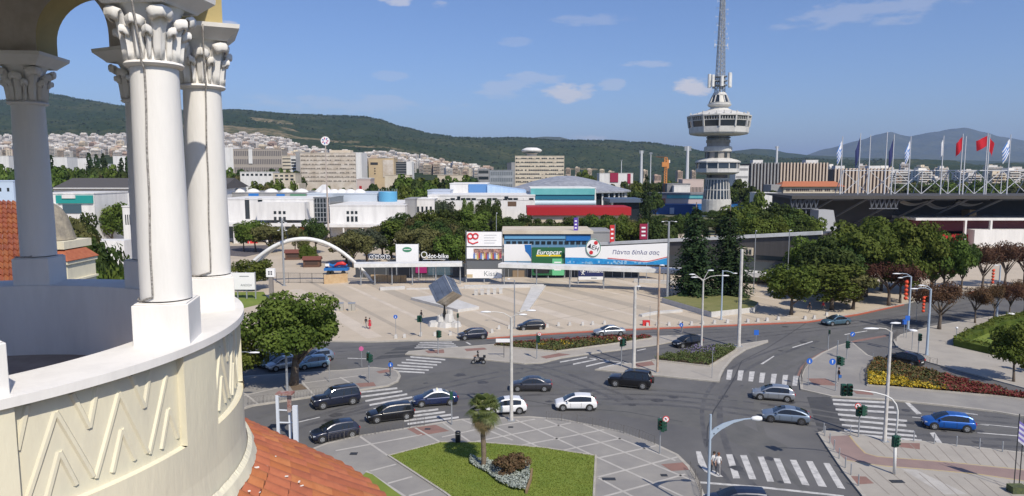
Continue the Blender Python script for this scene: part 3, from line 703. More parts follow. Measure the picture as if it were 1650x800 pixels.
m = MB(); m.box(X - w_(46), -.35, zt(401), X + w_(47), 1.6, zt(389)); m.build('cornice', cream, tur)
m = MB(); e = w_(24)
m.add([(X - w_(58), -.75, zt(418)), (X + w_(61), -.75, zt(418)), (X + w_(61), 1.5, zt(418)), (X - w_(58), 1.5, zt(418)), (X - w_(45), -.25, zt(403)), (X + w_(46), -.25, zt(403)), (X + w_(46), 1.2, zt(403)), (X - w_(45), 1.2, zt(403))],
      [(0, 1, 5, 4), (1, 2, 6, 5), (2, 3, 7, 6), (3, 0, 4, 7), (4, 5, 6, 7)]); m.build('small_roof', tmats[1], tur)
m = MB(); m.box(X - w_(52), -.6, 0, X + w_(56), 1.4, zt(424)); m.box(X - w_(56), -.7, zt(424), X + w_(59), 1.45, zt(419)); m.build('wall', cream, tur)
for dx in (36, 47):
    m = MB(); m.box(X + w_(dx - 3), -.615, zt(443), X + w_(dx + 3), -.59, zt(430)); m.build('window', darkm, tur)
m = MB(); m.box(X - w_(56), -.7, zt(452), X + w_(59), 1.45, zt(449)); m.build('string_course', cream, tur)
# ================= HILLS =================
def interp(pts, x):
    if x <= pts[0][0]: return pts[0][1]
    for (a, b), (c, d) in zip(pts[:-1], pts[1:]):
        if x <= c: t = (x - a) / (c - a); t = t * t * (3 - 2 * t) * .5 + t * .5; return b + (d - b) * t
    return pts[-1][1]
from mathutils import noise as mnoise
sky1 = [(-300, 190), (0, 163), (85, 151), (150, 163), (200, 172), (280, 178), (355, 178), (450, 183), (520, 186), (590, 189), (615, 193), (650, 205), (700, 217), (740, 221), (790, 222), (830, 223), (900, 226), (960, 227), (1040, 230), (1090, 237), (1140, 247), (1200, 252), (1300, 256), (1420, 262), (1600, 272), (1900, 276)]
cityt = [(-300, 222), (0, 222), (200, 220), (350, 219), (420, 221), (490, 237), (560, 248), (620, 246), (700, 256), (760, 270), (820, 278), (1000, 281), (1500, 268), (1900, 268)]
def pxof(x, y):  # horizon pixel of a ground direction
    return 825 + F * x / (y * cs + CH * sn)
def elev(px, py, Y): return atY(px, py, Y).z
R0, R1, R2 = 1000.0, 2300.0, 3900.0
def hillz(x, y, rough=True):
    Y = y
    if Y < R0: return -.05
    px = 825 + F * x / (Y * cs)
    zc = max(4, elev(px, interp(cityt, px), R1)); zr = max(zc + 6, elev(px, interp(sky1, px), R2))
    if Y < R1: t = (Y - R0) / (R1 - R0); z = zc * (t ** 1.15)
    elif Y < R2: t = (Y - R1) / (R2 - R1); z = zc + (zr - zc) * (t * .75 + .25 * t * t * (3 - 2 * t))
    else: z = zr - (Y - R2) * .08
    if rough and Y > R1 * .98:
        k = min(1, (Y - R1 * .98) / 500)
        ef = 1 if Y < R2 - 300 else max(.25, (R2 - Y) / 300 * .75 + .25) if Y < R2 else .25
        z += k * ef * (mnoise.noise(Vector((x / 420, Y / 420, 0))) * 34 + mnoise.noise(Vector((x / 150, Y / 150, 3))) * 14)
    return z
m = MB(); Ys = [R0 + 20 * 0] + [R0 + i * 45 for i in range(1, 29)] + [R1 + i * 32 for i in range(1, 54)] + [4200, 4800, 6000]
NX = 330; xs_ = [-.95 + 1.9 * i / NX for i in range(NX + 1)]
for Y in Ys:
    for s_ in xs_:
        x = s_ * Y; z = hillz(x, Y)
        if Y > R1: z += mnoise.noise(Vector((x / 22, Y / 22, 9))) * 5
        m.v.append((x, Y, z - (0.5 if Y == R0 else 0)))
W1 = NX + 1
for i in range(len(Ys) - 1):
    for j in range(NX): q = i * W1 + j; m.f.append((q, q + 1, q + 1 + W1, q + W1)); m.m.append(0)
hm = bpy.data.materials.new('wooded_hill'); hm.use_nodes = True; t = hm.node_tree; b = t.nodes['Principled BSDF']; b.inputs['Roughness'].default_value = 1; b.inputs['Specular IOR Level'].default_value = .1
pos = N(t, 'ShaderNodeNewGeometry').outputs['Position']
def noi(sc, det, rough=.6, vec=pos):
    n = N(t, 'ShaderNodeTexNoise'); n.inputs['Scale'].default_value = sc; n.inputs['Detail'].default_value = det; n.inputs['Roughness'].default_value = rough; t.links.new(vec, n.inputs['Vector']); return n.outputs[0]
def mr(v, a, c_, cl=True):
    n = N(t, 'ShaderNodeMapRange'); n.inputs[1].default_value = a; n.inputs[2].default_value = c_; t.links.new(v, n.inputs[0]); return n.outputs[0]
def mixc(f, c1, c2):
    n = N(t, 'ShaderNodeMix', data_type='RGBA'); t.links.new(f, n.inputs[0])
    for i, c_ in ((6, c1), (7, c2)):
        if isinstance(c_, tuple): n.inputs[i].default_value = (*c_, 1)
        else: t.links.new(c_, n.inputs[i])
    return n.outputs[2]
g1 = mixc(mr(noi(.06, 6, .75), .38, .62), (.013, .028, .011), (.040, .062, .022))
g2 = mixc(mr(noi(.004, 5), .45, .62), g1, mixc(mr(noi(.05, 5), .42, .6), (.030, .045, .018), (.075, .085, .035)))
# dry clearings where the vegetation is missing (real bare slopes)
sx = N(t, 'ShaderNodeSeparateXYZ'); t.links.new(pos, sx.inputs[0])
def gauss(cx_, cy_, rx, ry):
    a = mathn(t, 'DIVIDE', mathn(t, 'SUBTRACT', sx.outputs[0], cx_), rx); c_ = mathn(t, 'DIVIDE', mathn(t, 'SUBTRACT', sx.outputs[1], cy_), ry)
    return mathn(t, 'SUBTRACT', 1.0, mathn(t, 'ADD', mathn(t, 'MULTIPLY', a, a), mathn(t, 'MULTIPLY', c_, c_)), True)
msk = None
for (px, Y, rx, ry) in [(405, 2640, 150, 120), (350, 2700, 170, 110), (450, 2560, 130, 60), (500, 2830, 130, 70), (540, 2600, 120, 50), (440, 3250, 120, 60), (620, 2500, 160, 26), (940, 2450, 90, 40), (1150, 2600, 60, 30)]:
    x = (px - 825) / F * Y * cs; g = gauss(x, Y, rx, ry); msk = g if msk is None else mathn(t, 'MAXIMUM', msk, g)
br_ = mathn(t, 'ADD', msk, mathn(t, 'MULTIPLY', mathn(t, 'SUBTRACT', noi(.012, 7, .7), .5), 1.5))
dry = mixc(mr(noi(.03, 6, .7), .4, .62), (.24, .19, .115), (.06, .075, .03))
fin = mixc(mr(mathn(t, 'MULTIPLY', br_, mathn(t, 'GREATER_THAN', msk, .02)),   .16, .40), g2, dry)
t.links.new(fin, b.inputs['Base Color'])
bp = N(t, 'ShaderNodeBump'); bp.inputs['Strength'].default_value = 1; bp.inputs['Distance'].default_value = 9; t.links.new(noi(.07, 5, .7), bp.inputs['Height']); t.links.new(bp.outputs[0], b.inputs['Normal'])
struct(m.build('hills', hm, None, None, True), 'long wooded hills with dry clearings above the city', 'hills')
# distant mountain, 12 km away
def ridge_mesh(name, pts, Y, base_py, mt, lab, depth, amp, dn=0):
    m = MB(); n = 260; px0, px1 = pts[0][0], pts[-1][0]; rows = 26
    for i in range(rows + 1):
        t_ = i / rows; y = Y - depth + depth * t_ 
        for j in range(n + 1):
            px = px0 + (px1 - px0) * j / n; x = (px - 825) / F * Y * cs * (y / Y)
            zt_ = elev(px, interp(pts, px), Y); s_ = t_ ** 1.25
            z = -30 + (zt_ + 30) * s_ + (mnoise.noise(Vector((x / 900, y / 900, 1))) * amp + mnoise.noise(Vector((x / 300, y / 300, 4))) * amp * .35) * math.sin(math.pi * min(1, t_ * 1.0)) + (mnoise.noise(Vector((x / 200, 0, 4))) * amp * .06)
            m.v.append((x, y, z))
    for j in range(n + 1):
        px = px0 + (px1 - px0) * j / n; m.v.append(((px - 825) / F * Y * cs * 1.2, Y * 1.2, -200))
    for i in range(rows + 1):
        for j in range(n): q = i * (n + 1) + j; m.f.append((q, q + 1, q + n + 2, q + n + 1)); m.m.append(0)
    struct(m.build(name, mt, None, None, True), lab, name)
mtm = mat('mountain_forest', (.030, .045, .022), 1, col2=(.075, .085, .045), scale=.0025, detail=9, lo=.35, hi=.65, bump=1, bscale=.006, musg=60, spec=.1)
ridge_mesh('mountain', [(1120, 262), (1240, 262), (1290, 252), (1330, 240), (1385, 226), (1410, 217), (1432, 213), (1450, 218), (1462, 220), (1500, 213), (1530, 208), (1550, 206), (1580, 213), (1610, 221), (1650, 227), (1750, 245), (1900, 262)], 13000, 280, mtm, 'blue hazy mountain rising behind the stadium', 4500, 120)
ridge_mesh('hills', [(1080, 270), (1150, 250), (1185, 243), (1215, 240), (1240, 241), (1270, 247), (1310, 251), (1400, 255), (1500, 258), (1700, 262), (1900, 266)], 6500, 280, hm, 'low dark wooded ridge in front of the mountain', 1800, 45)
ridge_mesh('hills', [(700, 262), (800, 235), (850, 223), (880, 220.5), (900, 221), (930, 228), (990, 245), (1040, 262)], 8200, 280, mtm, 'small faraway summit above the middle of the ridge', 2000, 40)
# ================= OBSERVATION TOWER =================
TY = 372.0; tcx = atY(1157, 240, TY).x
TW = empty('observation_tower', (tcx, TY, 0), 0, 'tall white telecommunications tower with two glazed discs and a lattice mast', 'tower')
def tz(py): return atY(1157, py, TY).z
S_ = TY * cs / F * 1.0
concw = mat('tower_concrete', (.60, .59, .56), .7, col2=(.48, .47, .44), scale=.5, detail=7)
conc2 = mat('tower_shaft_concrete', (.36, .34, .31), .8, col2=(.27, .25, .22), scale=.4)
def tl_(name, prof, mt, n=12, smooth=False, parent=TW, a0=R(15)):
    m = MB(); m.lathe([(r * S_, tz(y) if y > -500 else y + 1000) for r, y in prof], n, a0=a0, capb=True); return m.build(name, mt, parent, None, smooth)
m = MB(); m.lathe([(23 * S_, 0), (23 * S_, tz(322))], 24); m.build('base', concw, TW)
tl_('glass_cone', [(21, 322), (18, 289)], glass, 24)
m = MB()
for k in range(24):
    a = 2 * math.pi * k / 24; m.bar((21.2 * S_ * math.cos(a), 21.2 * S_ * math.sin(a), tz(322)), (18.3 * S_ * math.cos(a), 18.3 * S_ * math.sin(a), tz(289)), .42)
for y, r in ((306, 20.2), (289.5, 18.6), (321.5, 21.4)): m.lathe([(r * S_, tz(y) - .2), (r * S_, tz(y) + .2)], 24)
m.build('cone_mullions', concw, TW)
tl_('neck', [(19, 289), (19.5, 287)], concw, 24); tl_('neck_windows', [(17, 287), (17, 281)], glass, 24)
tl_('lower_disc_belly', [(19, 282), (26, 281.5), (33, 279), (34, 278), (34, 272)], concw)
tl_('lower_disc_window', [(33, 272), (32.5, 263)], glass)
tl_('lower_disc_roof', [(33, 263), (35.5, 262.5), (35.5, 260.5), (30, 258), (20, 255.5), (18, 255)], concw)
def mull(R1_, y1, R2_, y2, n=12, wd=.5, nm='window_frame'):
    for k in range(n):
        m = MB(); a = R(15) + 2 * math.pi * k / n; m.bar((R1_ * S_ * math.cos(a), R1_ * S_ * math.sin(a), tz(y1)), (R2_ * S_ * math.cos(a), R2_ * S_ * math.sin(a), tz(y2)), wd); m.build(nm, concw, TW)
mull(33.3, 272, 32.9, 262.8)
tl_('shaft', [(18.8, 256), (18.5, 244)], conc2, 24); 
for k in range(16):
    a = 2 * math.pi * k / 16; m = MB()
    if k % 2: m.obox((18.6 * S_ * math.cos(a), 18.6 * S_ * math.sin(a), (tz(255) + tz(245)) / 2), (.8, 1.6, tz(246) - tz(255)), a); m.build('shaft_window', glass, TW)
tl_('balcony_ring', [(20, 245.5), (21.8, 244), (21.8, 238), (20, 236.5)], concw, 24)
tl_('shaft_window', [(17.6, 237), (17.6, 230)], conc2, 24); tl_('balcony_ring', [(18.8, 230.5), (18.8, 226)], conc2, 24)
tl_('shaft_window', [(17.5, 226), (17.5, 219)], glass, 24); tl_('balcony_ring', [(18.9, 223), (18.9, 221.5)], darkm, 24)
tl_('upper_disc_belly', [(20, 219.5), (36, 218.8), (44, 217.5), (46, 215), (46.6, 206)], concw)
tl_('upper_disc_window', [(45.6, 206.3), (47.8, 190)], glass)
tl_('upper_disc_roof', [(48, 190), (50, 189.3), (50, 187.2), (44, 185), (30, 181), (22, 179.5), (15, 176), (13, 173.5)], concw)
mull(46.6, 206, 48.7, 189.5, 12, .75)
tl_('window_transom', [(47.4, 196.5), (47.7, 195.2)], concw)
for k in range(72):
    m = MB(); a = 2 * math.pi * k / 72; rr_ = 47.9 * S_ * math.cos(math.pi / 12) / math.cos(((a - R(15)) % (math.pi / 6)) - math.pi / 12); m.bar((rr_ * .992 * math.cos(a), rr_ * .992 * math.sin(a), tz(195.3)), (rr_ * 1.0 * math.cos(a), rr_ * math.sin(a), tz(190)), .28); m.build('mullion', concw, TW)
rr = random.Random(2)
for k in range(26):
    m = MB(); a = 2 * math.pi * k / 26; r_ = rr.uniform(42, 48) * S_; h = rr.uniform(.4, 1.4); m.obox((r_ * math.cos(a), r_ * math.sin(a), tz(186) + h / 2), (.5, .5, h), a); m.build('roof_box', concw, TW)
tl_('upper_ring', [(13, 174), (17.5, 171.5), (18.6, 169.5), (18.6, 168.5), (16.5, 168), (17, 166.3), (16, 166)], concw, 24)
tl_('top_cone_glass', [(15.5, 166), (10.6, 154)], glass, 12); mull(16, 166, 11, 154, 12, .45)
tl_('mast_cap', [(11.2, 154), (10.2, 150.5), (9, 149.5)], concw, 16)
m = MB()   # lattice mast
zb_, ztp = tz(150), tz(-110); Hm = ztp - zb_
def mr_(t_): return (8 * (1 - t_) ** 1.1 + 1.0) * S_ * (1.0)
nl = 34
for k in range(4):
    a = math.pi / 4 + k * math.pi / 2
    for i in range(nl):
        t0, t1 = i / nl, (i + 1) / nl; r0_, r1_ = mr_(t0), mr_(t1); a2 = a + math.pi / 2
        m.bar((r0_ * math.cos(a), r0_ * math.sin(a), zb_ + Hm * t0), (r1_ * math.cos(a), r1_ * math.sin(a), zb_ + Hm * t1), .32)
        m.bar((r0_ * math.cos(a), r0_ * math.sin(a), zb_ + Hm * t0), (r1_ * math.cos(a2), r1_ * math.sin(a2), zb_ + Hm * t1), .16)
        m.bar((r0_ * math.cos(a2), r0_ * math.sin(a2), zb_ + Hm * t0), (r1_ * math.cos(a), r1_ * math.sin(a), zb_ + Hm * t1), .16)
        m.bar((r1_ * math.cos(a), r1_ * math.sin(a), zb_ + Hm * t1), (r1_ * math.cos(a2), r1_ * math.sin(a2), zb_ + Hm * t1), .16)
m.build('lattice_mast', metal, TW)
m = MB(); m.tube([(0, 0, zb_), (0, 0, ztp)], [.55, .2], 6); m.build('mast_core', metal, TW)
m = MB()
for i in range(60):
    t_ = .28 + .7 * i / 60; a = i * 2.4; r_ = mr_(t_) + .2; z = zb_ + Hm * t_
    m.bar((r_ * .7 * math.cos(a), r_ * .7 * math.sin(a), z), ((r_ + 1.5) * math.cos(a), (r_ + 1.5) * math.sin(a), z), .12)
    m.bar(((r_ + 1.4) * math.cos(a), (r_ + 1.4) * math.sin(a), z - .7), ((r_ + 1.4) * math.cos(a), (r_ + 1.4) * math.sin(a), z + .7), .1)
m.build('antenna', white, TW)
m = MB()
for y in (124, 131, 138): m.lathe([(11 * S_, tz(y) - .25), (11 * S_, tz(y) + .25)], 12, capb=True)
m.build('mast_platform', metal, TW)
for k in range(7):
    a = k * 2 * math.pi / 7 + .1; r_ = 16.5 * S_; m = MB(); z0_, z1_ = tz(141), tz(119 + (k % 3) * 3)
    m.tube([(r_ * math.cos(a), r_ * math.sin(a), z0_), (r_ * math.cos(a), r_ * math.sin(a), z1_)], .9, 10); m.bar((0, 0, tz(131)), (r_ * math.cos(a), r_ * math.sin(a), tz(131)), .2)
    m.build('drum_antenna', white, TW)
for k in range(2):
    m = MB(); a = k * math.pi + .2; r_ = 11 * S_; m.bar((0, 0, tz(73)), (r_ * math.cos(a), r_ * math.sin(a), tz(73)), .2); m.bar((r_ * math.cos(a), r_ * math.sin(a), tz(76)), (r_ * math.cos(a), r_ * math.sin(a), tz(70)), .3); m.build('whip_antenna', white, TW)
# ================= BUILDINGS =================
bw = mat('building_white', (.70, .69, .67), .75, col2=(.52, .51, .50), scale=.5, detail=8, stretch=(1, 1, .15), lo=.4, hi=.8)
bwarm = mat('building_cream', (.60, .54, .43), .8, col2=(.47, .40, .31), scale=.15)
bbeige = mat('building_beige', (.60, .545, .48), .8, col2=(.44, .37, .29), scale=.2)
bgrey = mat('building_grey', (.30, .30, .30), .8, col2=(.24, .24, .245), scale=.2)
bdark = mat('dark_cladding', (.085, .080, .078), .6, col2=(.065, .062, .060), scale=2.0, stretch=(1, 1, .05))
roofg = mat('grey_roof', (.16, .16, .165), .8, col2=(.22, .22, .225), scale=.3)
slate = mat('slate_roof_panels', (.20, .21, .235), .5, col2=(.34, .35, .38), scale=.5, detail=8)
teal = mat('teal_cladding', (.015, .26, .24), .5); turq = mat('turquoise_cladding', (.10, .36, .36), .5, col2=(.14, .42, .42), scale=.2)
lblue = mat('light_blue_cladding', (.33, .47, .66), .45, col2=(.42, .55, .72), scale=.4, stretch=(3, 1, .1)); mblue = mat('mid_blue_cladding', (.09, .22, .46), .45); dblue = mat('royal_blue_cladding', (.008, .065, .24), .5); bblue = mat('bright_blue_cladding', (.015, .14, .42), .5)
redb = mat('red_fascia', (.36, .006, .010), .6); pinkb = mat('pink_beige_cladding', (.52, .42, .38), .7)
orr = mat('orange_roof', (.38, .13, .06), .85)
brr = random.Random(77)
class B: pass
def bld(label, cat, px0, px1, pt, pb, Y, depth, mt, name='building', group=None, z0=None, top=True, rz=0):
    b = B(); pm = (pt + pb) / 2; l = atY(px0, pm, Y); r = atY(px1, pm, Y); b.x0, b.x1 = -(r.x - l.x) / 2, (r.x - l.x) / 2; b.Y = Y; b.xc = (l.x + r.x) / 2
    b.z1 = atY(px0, pt, Y).z; b.z0 = min(atY(px0, pb, Y).z, b.z1 - 1) if z0 is None else z0; b.d = depth
    b.o = empty(name, (b.xc, Y, 0), rz, label, cat, group)
    m = MB(); m.box(b.x0, 0, min(b.z0, 0) if z0 is None else z0, b.x1, depth, b.z1); m.build('wall', mt, b.o)
    b.px = lambda p: atY(p, pm, Y).x - b.xc; b.pz = lambda p: atY((px0 + px1) / 2, p, Y).z
    if top:
        m = MB(); m.box(b.x0 - .15, -.15, b.z1, b.x1 + .15, depth, b.z1 + .35); m.build('parapet', mt, b.o)
    return b
def part(b, name, mt, x0, z0, x1, z1, y0=-.12, y1=.0):
    m = MB(); m.box(x0, y0, z0, x1, y1, z1); return m.build(name, mt, b.o)
def ppart(b, name, mt, px0, py0, px1, py1, y0=-.12, y1=0.0): # pixel rect
    return part(b, name, mt, b.px(px0), b.pz(py1), b.px(px1), b.pz(py0), y0, y1)
def bands(b, rows, mt, z0=None, z1=None, frac=.5, name='window_band', x0=None, x1=None, y0=-.05, cols=0, mull=None):
    z0 = b.z0 if z0 is None else z0; z1 = b.z1 if z1 is None else z1; x0 = b.x0 + .4 if x0 is None else x0; x1 = b.x1 - .4 if x1 is None else x1
    for k in range(rows):
        h = (z1 - z0) / rows; za = z0 + h * (k + (1 - frac) * .6); m = MB(); m.box(x0, y0, za, x1, .01, za + h * frac); o = m.build(name, mt, b.o)
        if cols:
            mm = MB()
            for c in range(cols + 1):
                x = x0 + (x1 - x0) * c / cols; mm.box(x - .12, y0 - .1, za, x + .12, y0, za + h * frac)
                if c < cols and brr.random() < .38: x2 = x0 + (x1 - x0) * (c + 1) / cols; mm.box(x + .15, y0 - .06, za + h * frac * brr.choice([0, .3, .5]), x2 - .15, y0, za + h * frac)
            mm.build('mullion', mull or bw, o)
def wins(b, cols, rows, mt, x0=None, x1=None, z0=None, z1=None, fw=.6, fh=.55, y=-.03, cap=100):
    x0 = b.x0 + .5 if x0 is None else x0; x1 = b.x1 - .5 if x1 is None else x1; z0 = b.z0 if z0 is None else z0; z1 = b.z1 if z1 is None else z1
    cw = (x1 - x0) / cols; ch = (z1 - z0) / rows; first = None; n = 0; rest = MB()
    for r in range(rows):
        for c in range(cols):
            n += 1; x = x0 + cw * (c + .5); z = z0 + ch * (r + .5)
            if n > cap: rest.box(x - cw * fw / 2, y, z - ch * fh / 2, x + cw * fw / 2, .01, z + ch * fh / 2); continue
            if first is None:
                m = MB(); m.box(-cw * fw / 2, y, -ch * fh / 2, cw * fw / 2, .01, ch * fh / 2); first = m.build('window', mt, b.o, (x, 0, z)); 
            else:
                o = first.copy(); C.objects.link(o); o.location = (x, 0, z)
    if rest.v: tag(rest.build('window', mt, b.o), kind='stuff')
KIDS.clear()
HALL = 236
# --- white exhibition halls on the left ---
h1 = bld('long white exhibition hall with tall dark slits behind the white arch', 'exhibition hall', 352, 506, 322, 395, HALL, 40, bw, z0=0)
ppart(h1, 'window_slit', glass, 396, 320, 403, 353); ppart(h1, 'window_slit', glass, 417, 320, 424, 353); ppart(h1, 'window_slit', glass, 363, 322, 365.5, 353)
m = MB(); m.box(h1.px(425), -6, h1.pz(353), h1.px(500), 0, h1.pz(325)); m.build('front_block', bw, h1.o)
for x in (453.5, 461, 468):
    part(h1, 'window', glass, h1.px(x - 2), h1.pz(343.5), h1.px(x + 2), h1.pz(339), -6.1, -5.9); part(h1, 'window', glass, h1.px(x - 2), h1.pz(356), h1.px(x + 2), h1.pz(348), -6.1, -5.9)
m = MB(); m.box(h1.px(352), -9, h1.pz(362), h1.px(506), 0, h1.pz(358)); m.build('canopy', bw, h1.o)
for x in (372, 392, 415, 443, 470, 490): part(h1, 'pillar', bw, h1.px(x), 0, h1.px(x + 2), h1.pz(362), -8.8, -8.2)
ppart(h1, 'glass_front', bluegl, 358, 364, 505, 384, -.2)
ppart(h1, 'orange_panel', orr, 484, 366, 493, 382, -.6)
h2 = bld('dark glass entrance block between the two white halls', 'glass building', 506, 531, 320, 358, HALL + 1, 20, glass, z0=0)
m = MB()
for k in range(6): x = h2.x0 + (h2.x1 - h2.x0) * k / 5; m.box(x - .1, -.15, h2.pz(358), x + .1, 0, h2.z1)
for k in range(6): z = h2.pz(358) + (h2.z1 - h2.pz(358)) * k / 5; m.box(h2.x0, -.13, z - .1, h2.x1, 0, z + .1)
m.build('mullion', metal, h2.o)
h3 = bld('long white exhibition hall with two rows of three square windows', 'exhibition hall', 532, 653, 332, 392, HALL - 1, 45, bw, z0=0)
for x in (561, 568, 574.5):
    part(h3, 'window', glass, h3.px(x - 2), h3.pz(345), h3.px(x + 2), h3.pz(340.5)); part(h3, 'window', glass, h3.px(x - 2), h3.pz(357.5), h3.px(x + 2), h3.pz(349))
m = MB(); m.box(h3.px(532), -7, h3.pz(364), h3.px(640), 0, h3.pz(360)); m.build('canopy', bw, h3.o)
for x in (536, 560, 590, 620): part(h3, 'pillar', bw, h3.px(x), 0, h3.px(x + 2), h3.pz(364), -6.8, -6.2)
# roof-top details behind: long shed with small pale domes
h4 = bld('low dark-fronted shed with a row of small pale roof domes', 'shed', 352, 494, 312, 322, 262, 30, bgrey, z0=0)
ppart(h4, 'blue_panel', bblue, 401, 312, 417, 317, -.3); ppart(h4, 'blue_panel', bblue, 446, 313, 459, 319, -.3); ppart(h4, 'green_panel', mat('green_panel', (.08, .2, .12), .6), 468, 313, 493, 322, -.3)
for x in (376, 400, 430, 455, 480):
    m = MB(); r_ = 1.9; m.lathe([(r_ * 1.4, h4.z1 + .3), (r_ * 1.1, h4.z1 + 1.1), (r_ * .5, h4.z1 + 1.6), (.02, h4.z1 + 1.75)], 12, (h4.px(x), 5)); m.build('roof_dome', bw, h4.o, None, True)
h5 = bld('pale grey shed with pale blue wall beside the blue tank', 'shed', 495, 608, 313, 324, 262, 30, mat('pale_shed', (.45, .50, .56), .6), z0=0)
for x in (520, 533, 546, 560, 575):
    m = MB(); m.lathe([(2.6, h5.z1 + .3), (2.0, h5.z1 + 1.1), (.9, h5.z1 + 1.7), (.02, h5.z1 + 1.8)], 12, (h5.px(x), 5)); m.build('roof_dome', bw, h5.o, None, True)
tk = atY(622, 320, 258); tank = empty('water_tank', (tk.x, 262, 0), 0, 'round light blue cylindrical tank on the hall roof line', 'tank')
m = MB(); rr_ = 15 / F * 258; m.lathe([(rr_, 0), (rr_, atY(622, 311, 258).z), (rr_ * .97, atY(622, 309.5, 258).z)], 32); m.build('shell', mat('tank_blue', (.10, .33, .52), .5), tank)
m = MB()
for k in range(10): a = R(36 * k); m.bar((rr_ * math.cos(a), rr_ * math.sin(a), atY(622, 310, 258).z), (rr_ * math.cos(a), rr_ * math.sin(a), atY(622, 306, 258).z + .2), .12)
m.build('railing', metal, tank)
# white fabric canopy
m = MB(); a_ = atY(506, 303, 275); b_ = atY(532, 307, 275); zc = atY(518, 298, 275).z
m.add([(a_.x, 275, a_.z - 1.5), (b_.x, 275, b_.z - 1.5), ((a_.x + b_.x) / 2, 275, zc), (a_.x, 281, a_.z - 1.5), (b_.x, 281, b_.z - 1.5), ((a_.x + b_.x) / 2, 281, zc), (a_.x, 275, 0), (b_.x, 275, 0), (b_.x, 281, 0), (a_.x, 281, 0)], [(0, 1, 2), (5, 4, 3), (0, 2, 5, 3), (2, 1, 4, 5), (6, 7, 1, 0), (7, 8, 4, 1), (9, 6, 0, 3)])
tag(m.build('fabric_canopy', bw), 'white peaked fabric canopy behind the hall roof', 'canopy')
# turquoise strip + small white block right of tank
h6 = bld('low turquoise-roofed hall right of the round blue tank', 'exhibition hall', 638, 684, 315, 330, 300, 30, bw, z0=0); ppart(h6, 'roof_band', turq, 638, 315, 684, 320, -.5)
h7 = bld('small white block with parapet in front of the turquoise-roofed hall', 'building', 668, 700, 322, 352, 245, 16, bw, z0=0); wins(h7, 4, 2, glass, fw=.5, fh=.3)
h7b = bld('grey plain block between the white hall and the trees', 'building', 653, 669, 322, 360, 240, 16, bgrey, z0=0)
# --- centre pavilions ---
c1 = bld('long white two-storey hall behind the plaza trees', 'exhibition hall', 690, 862, 316, 372, 255, 30, bw, z0=0); bands(c1, 1, glass, c1.pz(325), c1.pz(318), .5, cols=20)
for x0, x1 in ((737, 742), (813, 819)): ppart(c1, 'window', glass, x0, 317, x1, 321, -.3)
c2 = bld('pale grey flat shed on the left of the blue roof block', 'shed', 689, 725, 308, 317, 270, 20, mat('pale_shed2', (.42, .47, .56), .6), z0=0)
c3 = bld('white and blue boxy hall with a steep blue side', 'exhibition hall', 725, 785, 297, 315, 285, 30, bw, z0=0); ppart(c3, 'blue_side', mblue, 755, 297, 785, 315, -.4)
c4 = bld('light blue ribbed hall with roof sloping down to one side', 'exhibition hall', 785, 848, 312, 316, 284, 30, lblue, z0=0, top=False)
m = MB(); zt0, zt1, zb0 = c4.pz(299), c4.pz(308), c4.z1
m.add([(c4.x0, 0, zb0), (c4.x1, 0, zb0), (c4.x1, 0, zt1), (c4.x0, 0, zt0), (c4.x0, 30, zb0), (c4.x1, 30, zb0), (c4.x1, 30, zt1), (c4.x0, 30, zt0)], [(0, 1, 2, 3), (3, 2, 6, 7), (1, 5, 6, 2), (4, 0, 3, 7)]); m.build('sloping_roof', lblue, c4.o)
# domed sports pavilion
pvx = atY(912, 300, 345); pav = empty('pavilion', (pvx.x, 345, 0), 0, 'wide round pavilion under a shallow grey faceted dome', 'pavilion')
s2 = 345 / F; zz = lambda py: atY(912, py, 345).z
m = MB(); m.lathe([(103 * s2, zz(309)), (103 * s2, zz(306.5)), (78 * s2, zz(300)), (52 * s2, zz(292)), (30 * s2, zz(287)), (14 * s2, zz(284)), (.02, zz(283.5))], 16, a0=R(11), capb=True); m.build('roof', slate, pav)
m = MB(); m.lathe([(94 * s2, 0), (94 * s2, zz(309))], 16, a0=R(11)); m.build('wall', glass, pav)
m = MB()
for k in range(48): a = R(7.5 * k); m.bar((96 * s2 * math.cos(a), 96 * s2 * math.sin(a), 0), (96 * s2 * math.cos(a), 96 * s2 * math.sin(a), zz(308.5)), .7)
m.build('columns', bw, pav)
c5 = bld('long building with turquoise fascia and teal band below the grey dome', 'exhibition hall', 855, 960, 304, 345, 262, 26, bw, z0=0)
ppart(c5, 'turquoise_fascia', turq, 855, 304, 958, 314, -.8); ppart(c5, 'teal_band', mat('teal_blue', (.01, .13, .20), .5), 855, 314, 958, 322, -.4)
m = MB(); z_ = c5.pz(327); m.tube([(c5.px(835), -3.5, z_), (c5.px(958), -3.5, z_)], 1.0, 12); m.build('pipe_canopy', mat('pale_tube', (.45, .55, .62), .4), c5.o)
ppart(c5, 'glass_front', glass, 838, 331, 958, 335, -.3)
c6 = bld('exhibition hall with a long bright red fascia behind the trees', 'exhibition hall', 850, 1015, 335, 362, 228, 14, bwarm, z0=0, top=False); ppart(c6, 'red_fascia', redb, 849, 334, 1016, 347, -1.2, 14.2)
ppart(c6, 'brown_panel', mat('brown_panel', (.12, .07, .04), .7), 818, 325, 832, 333)
c7 = bld('dark grey-blue pavilion with wide flat roof near the red fascia', 'pavilion', 988, 1030, 325, 336, 250, 16, glass, z0=0, top=False); m = MB(); m.box(c7.x0 - 1.5, -2, c7.z1 - .3, c7.x1 + 1.5, 18, c7.z1 + .9); m.build('roof', mat('roof_slateblue', (.07, .10, .15), .6), c7.o)
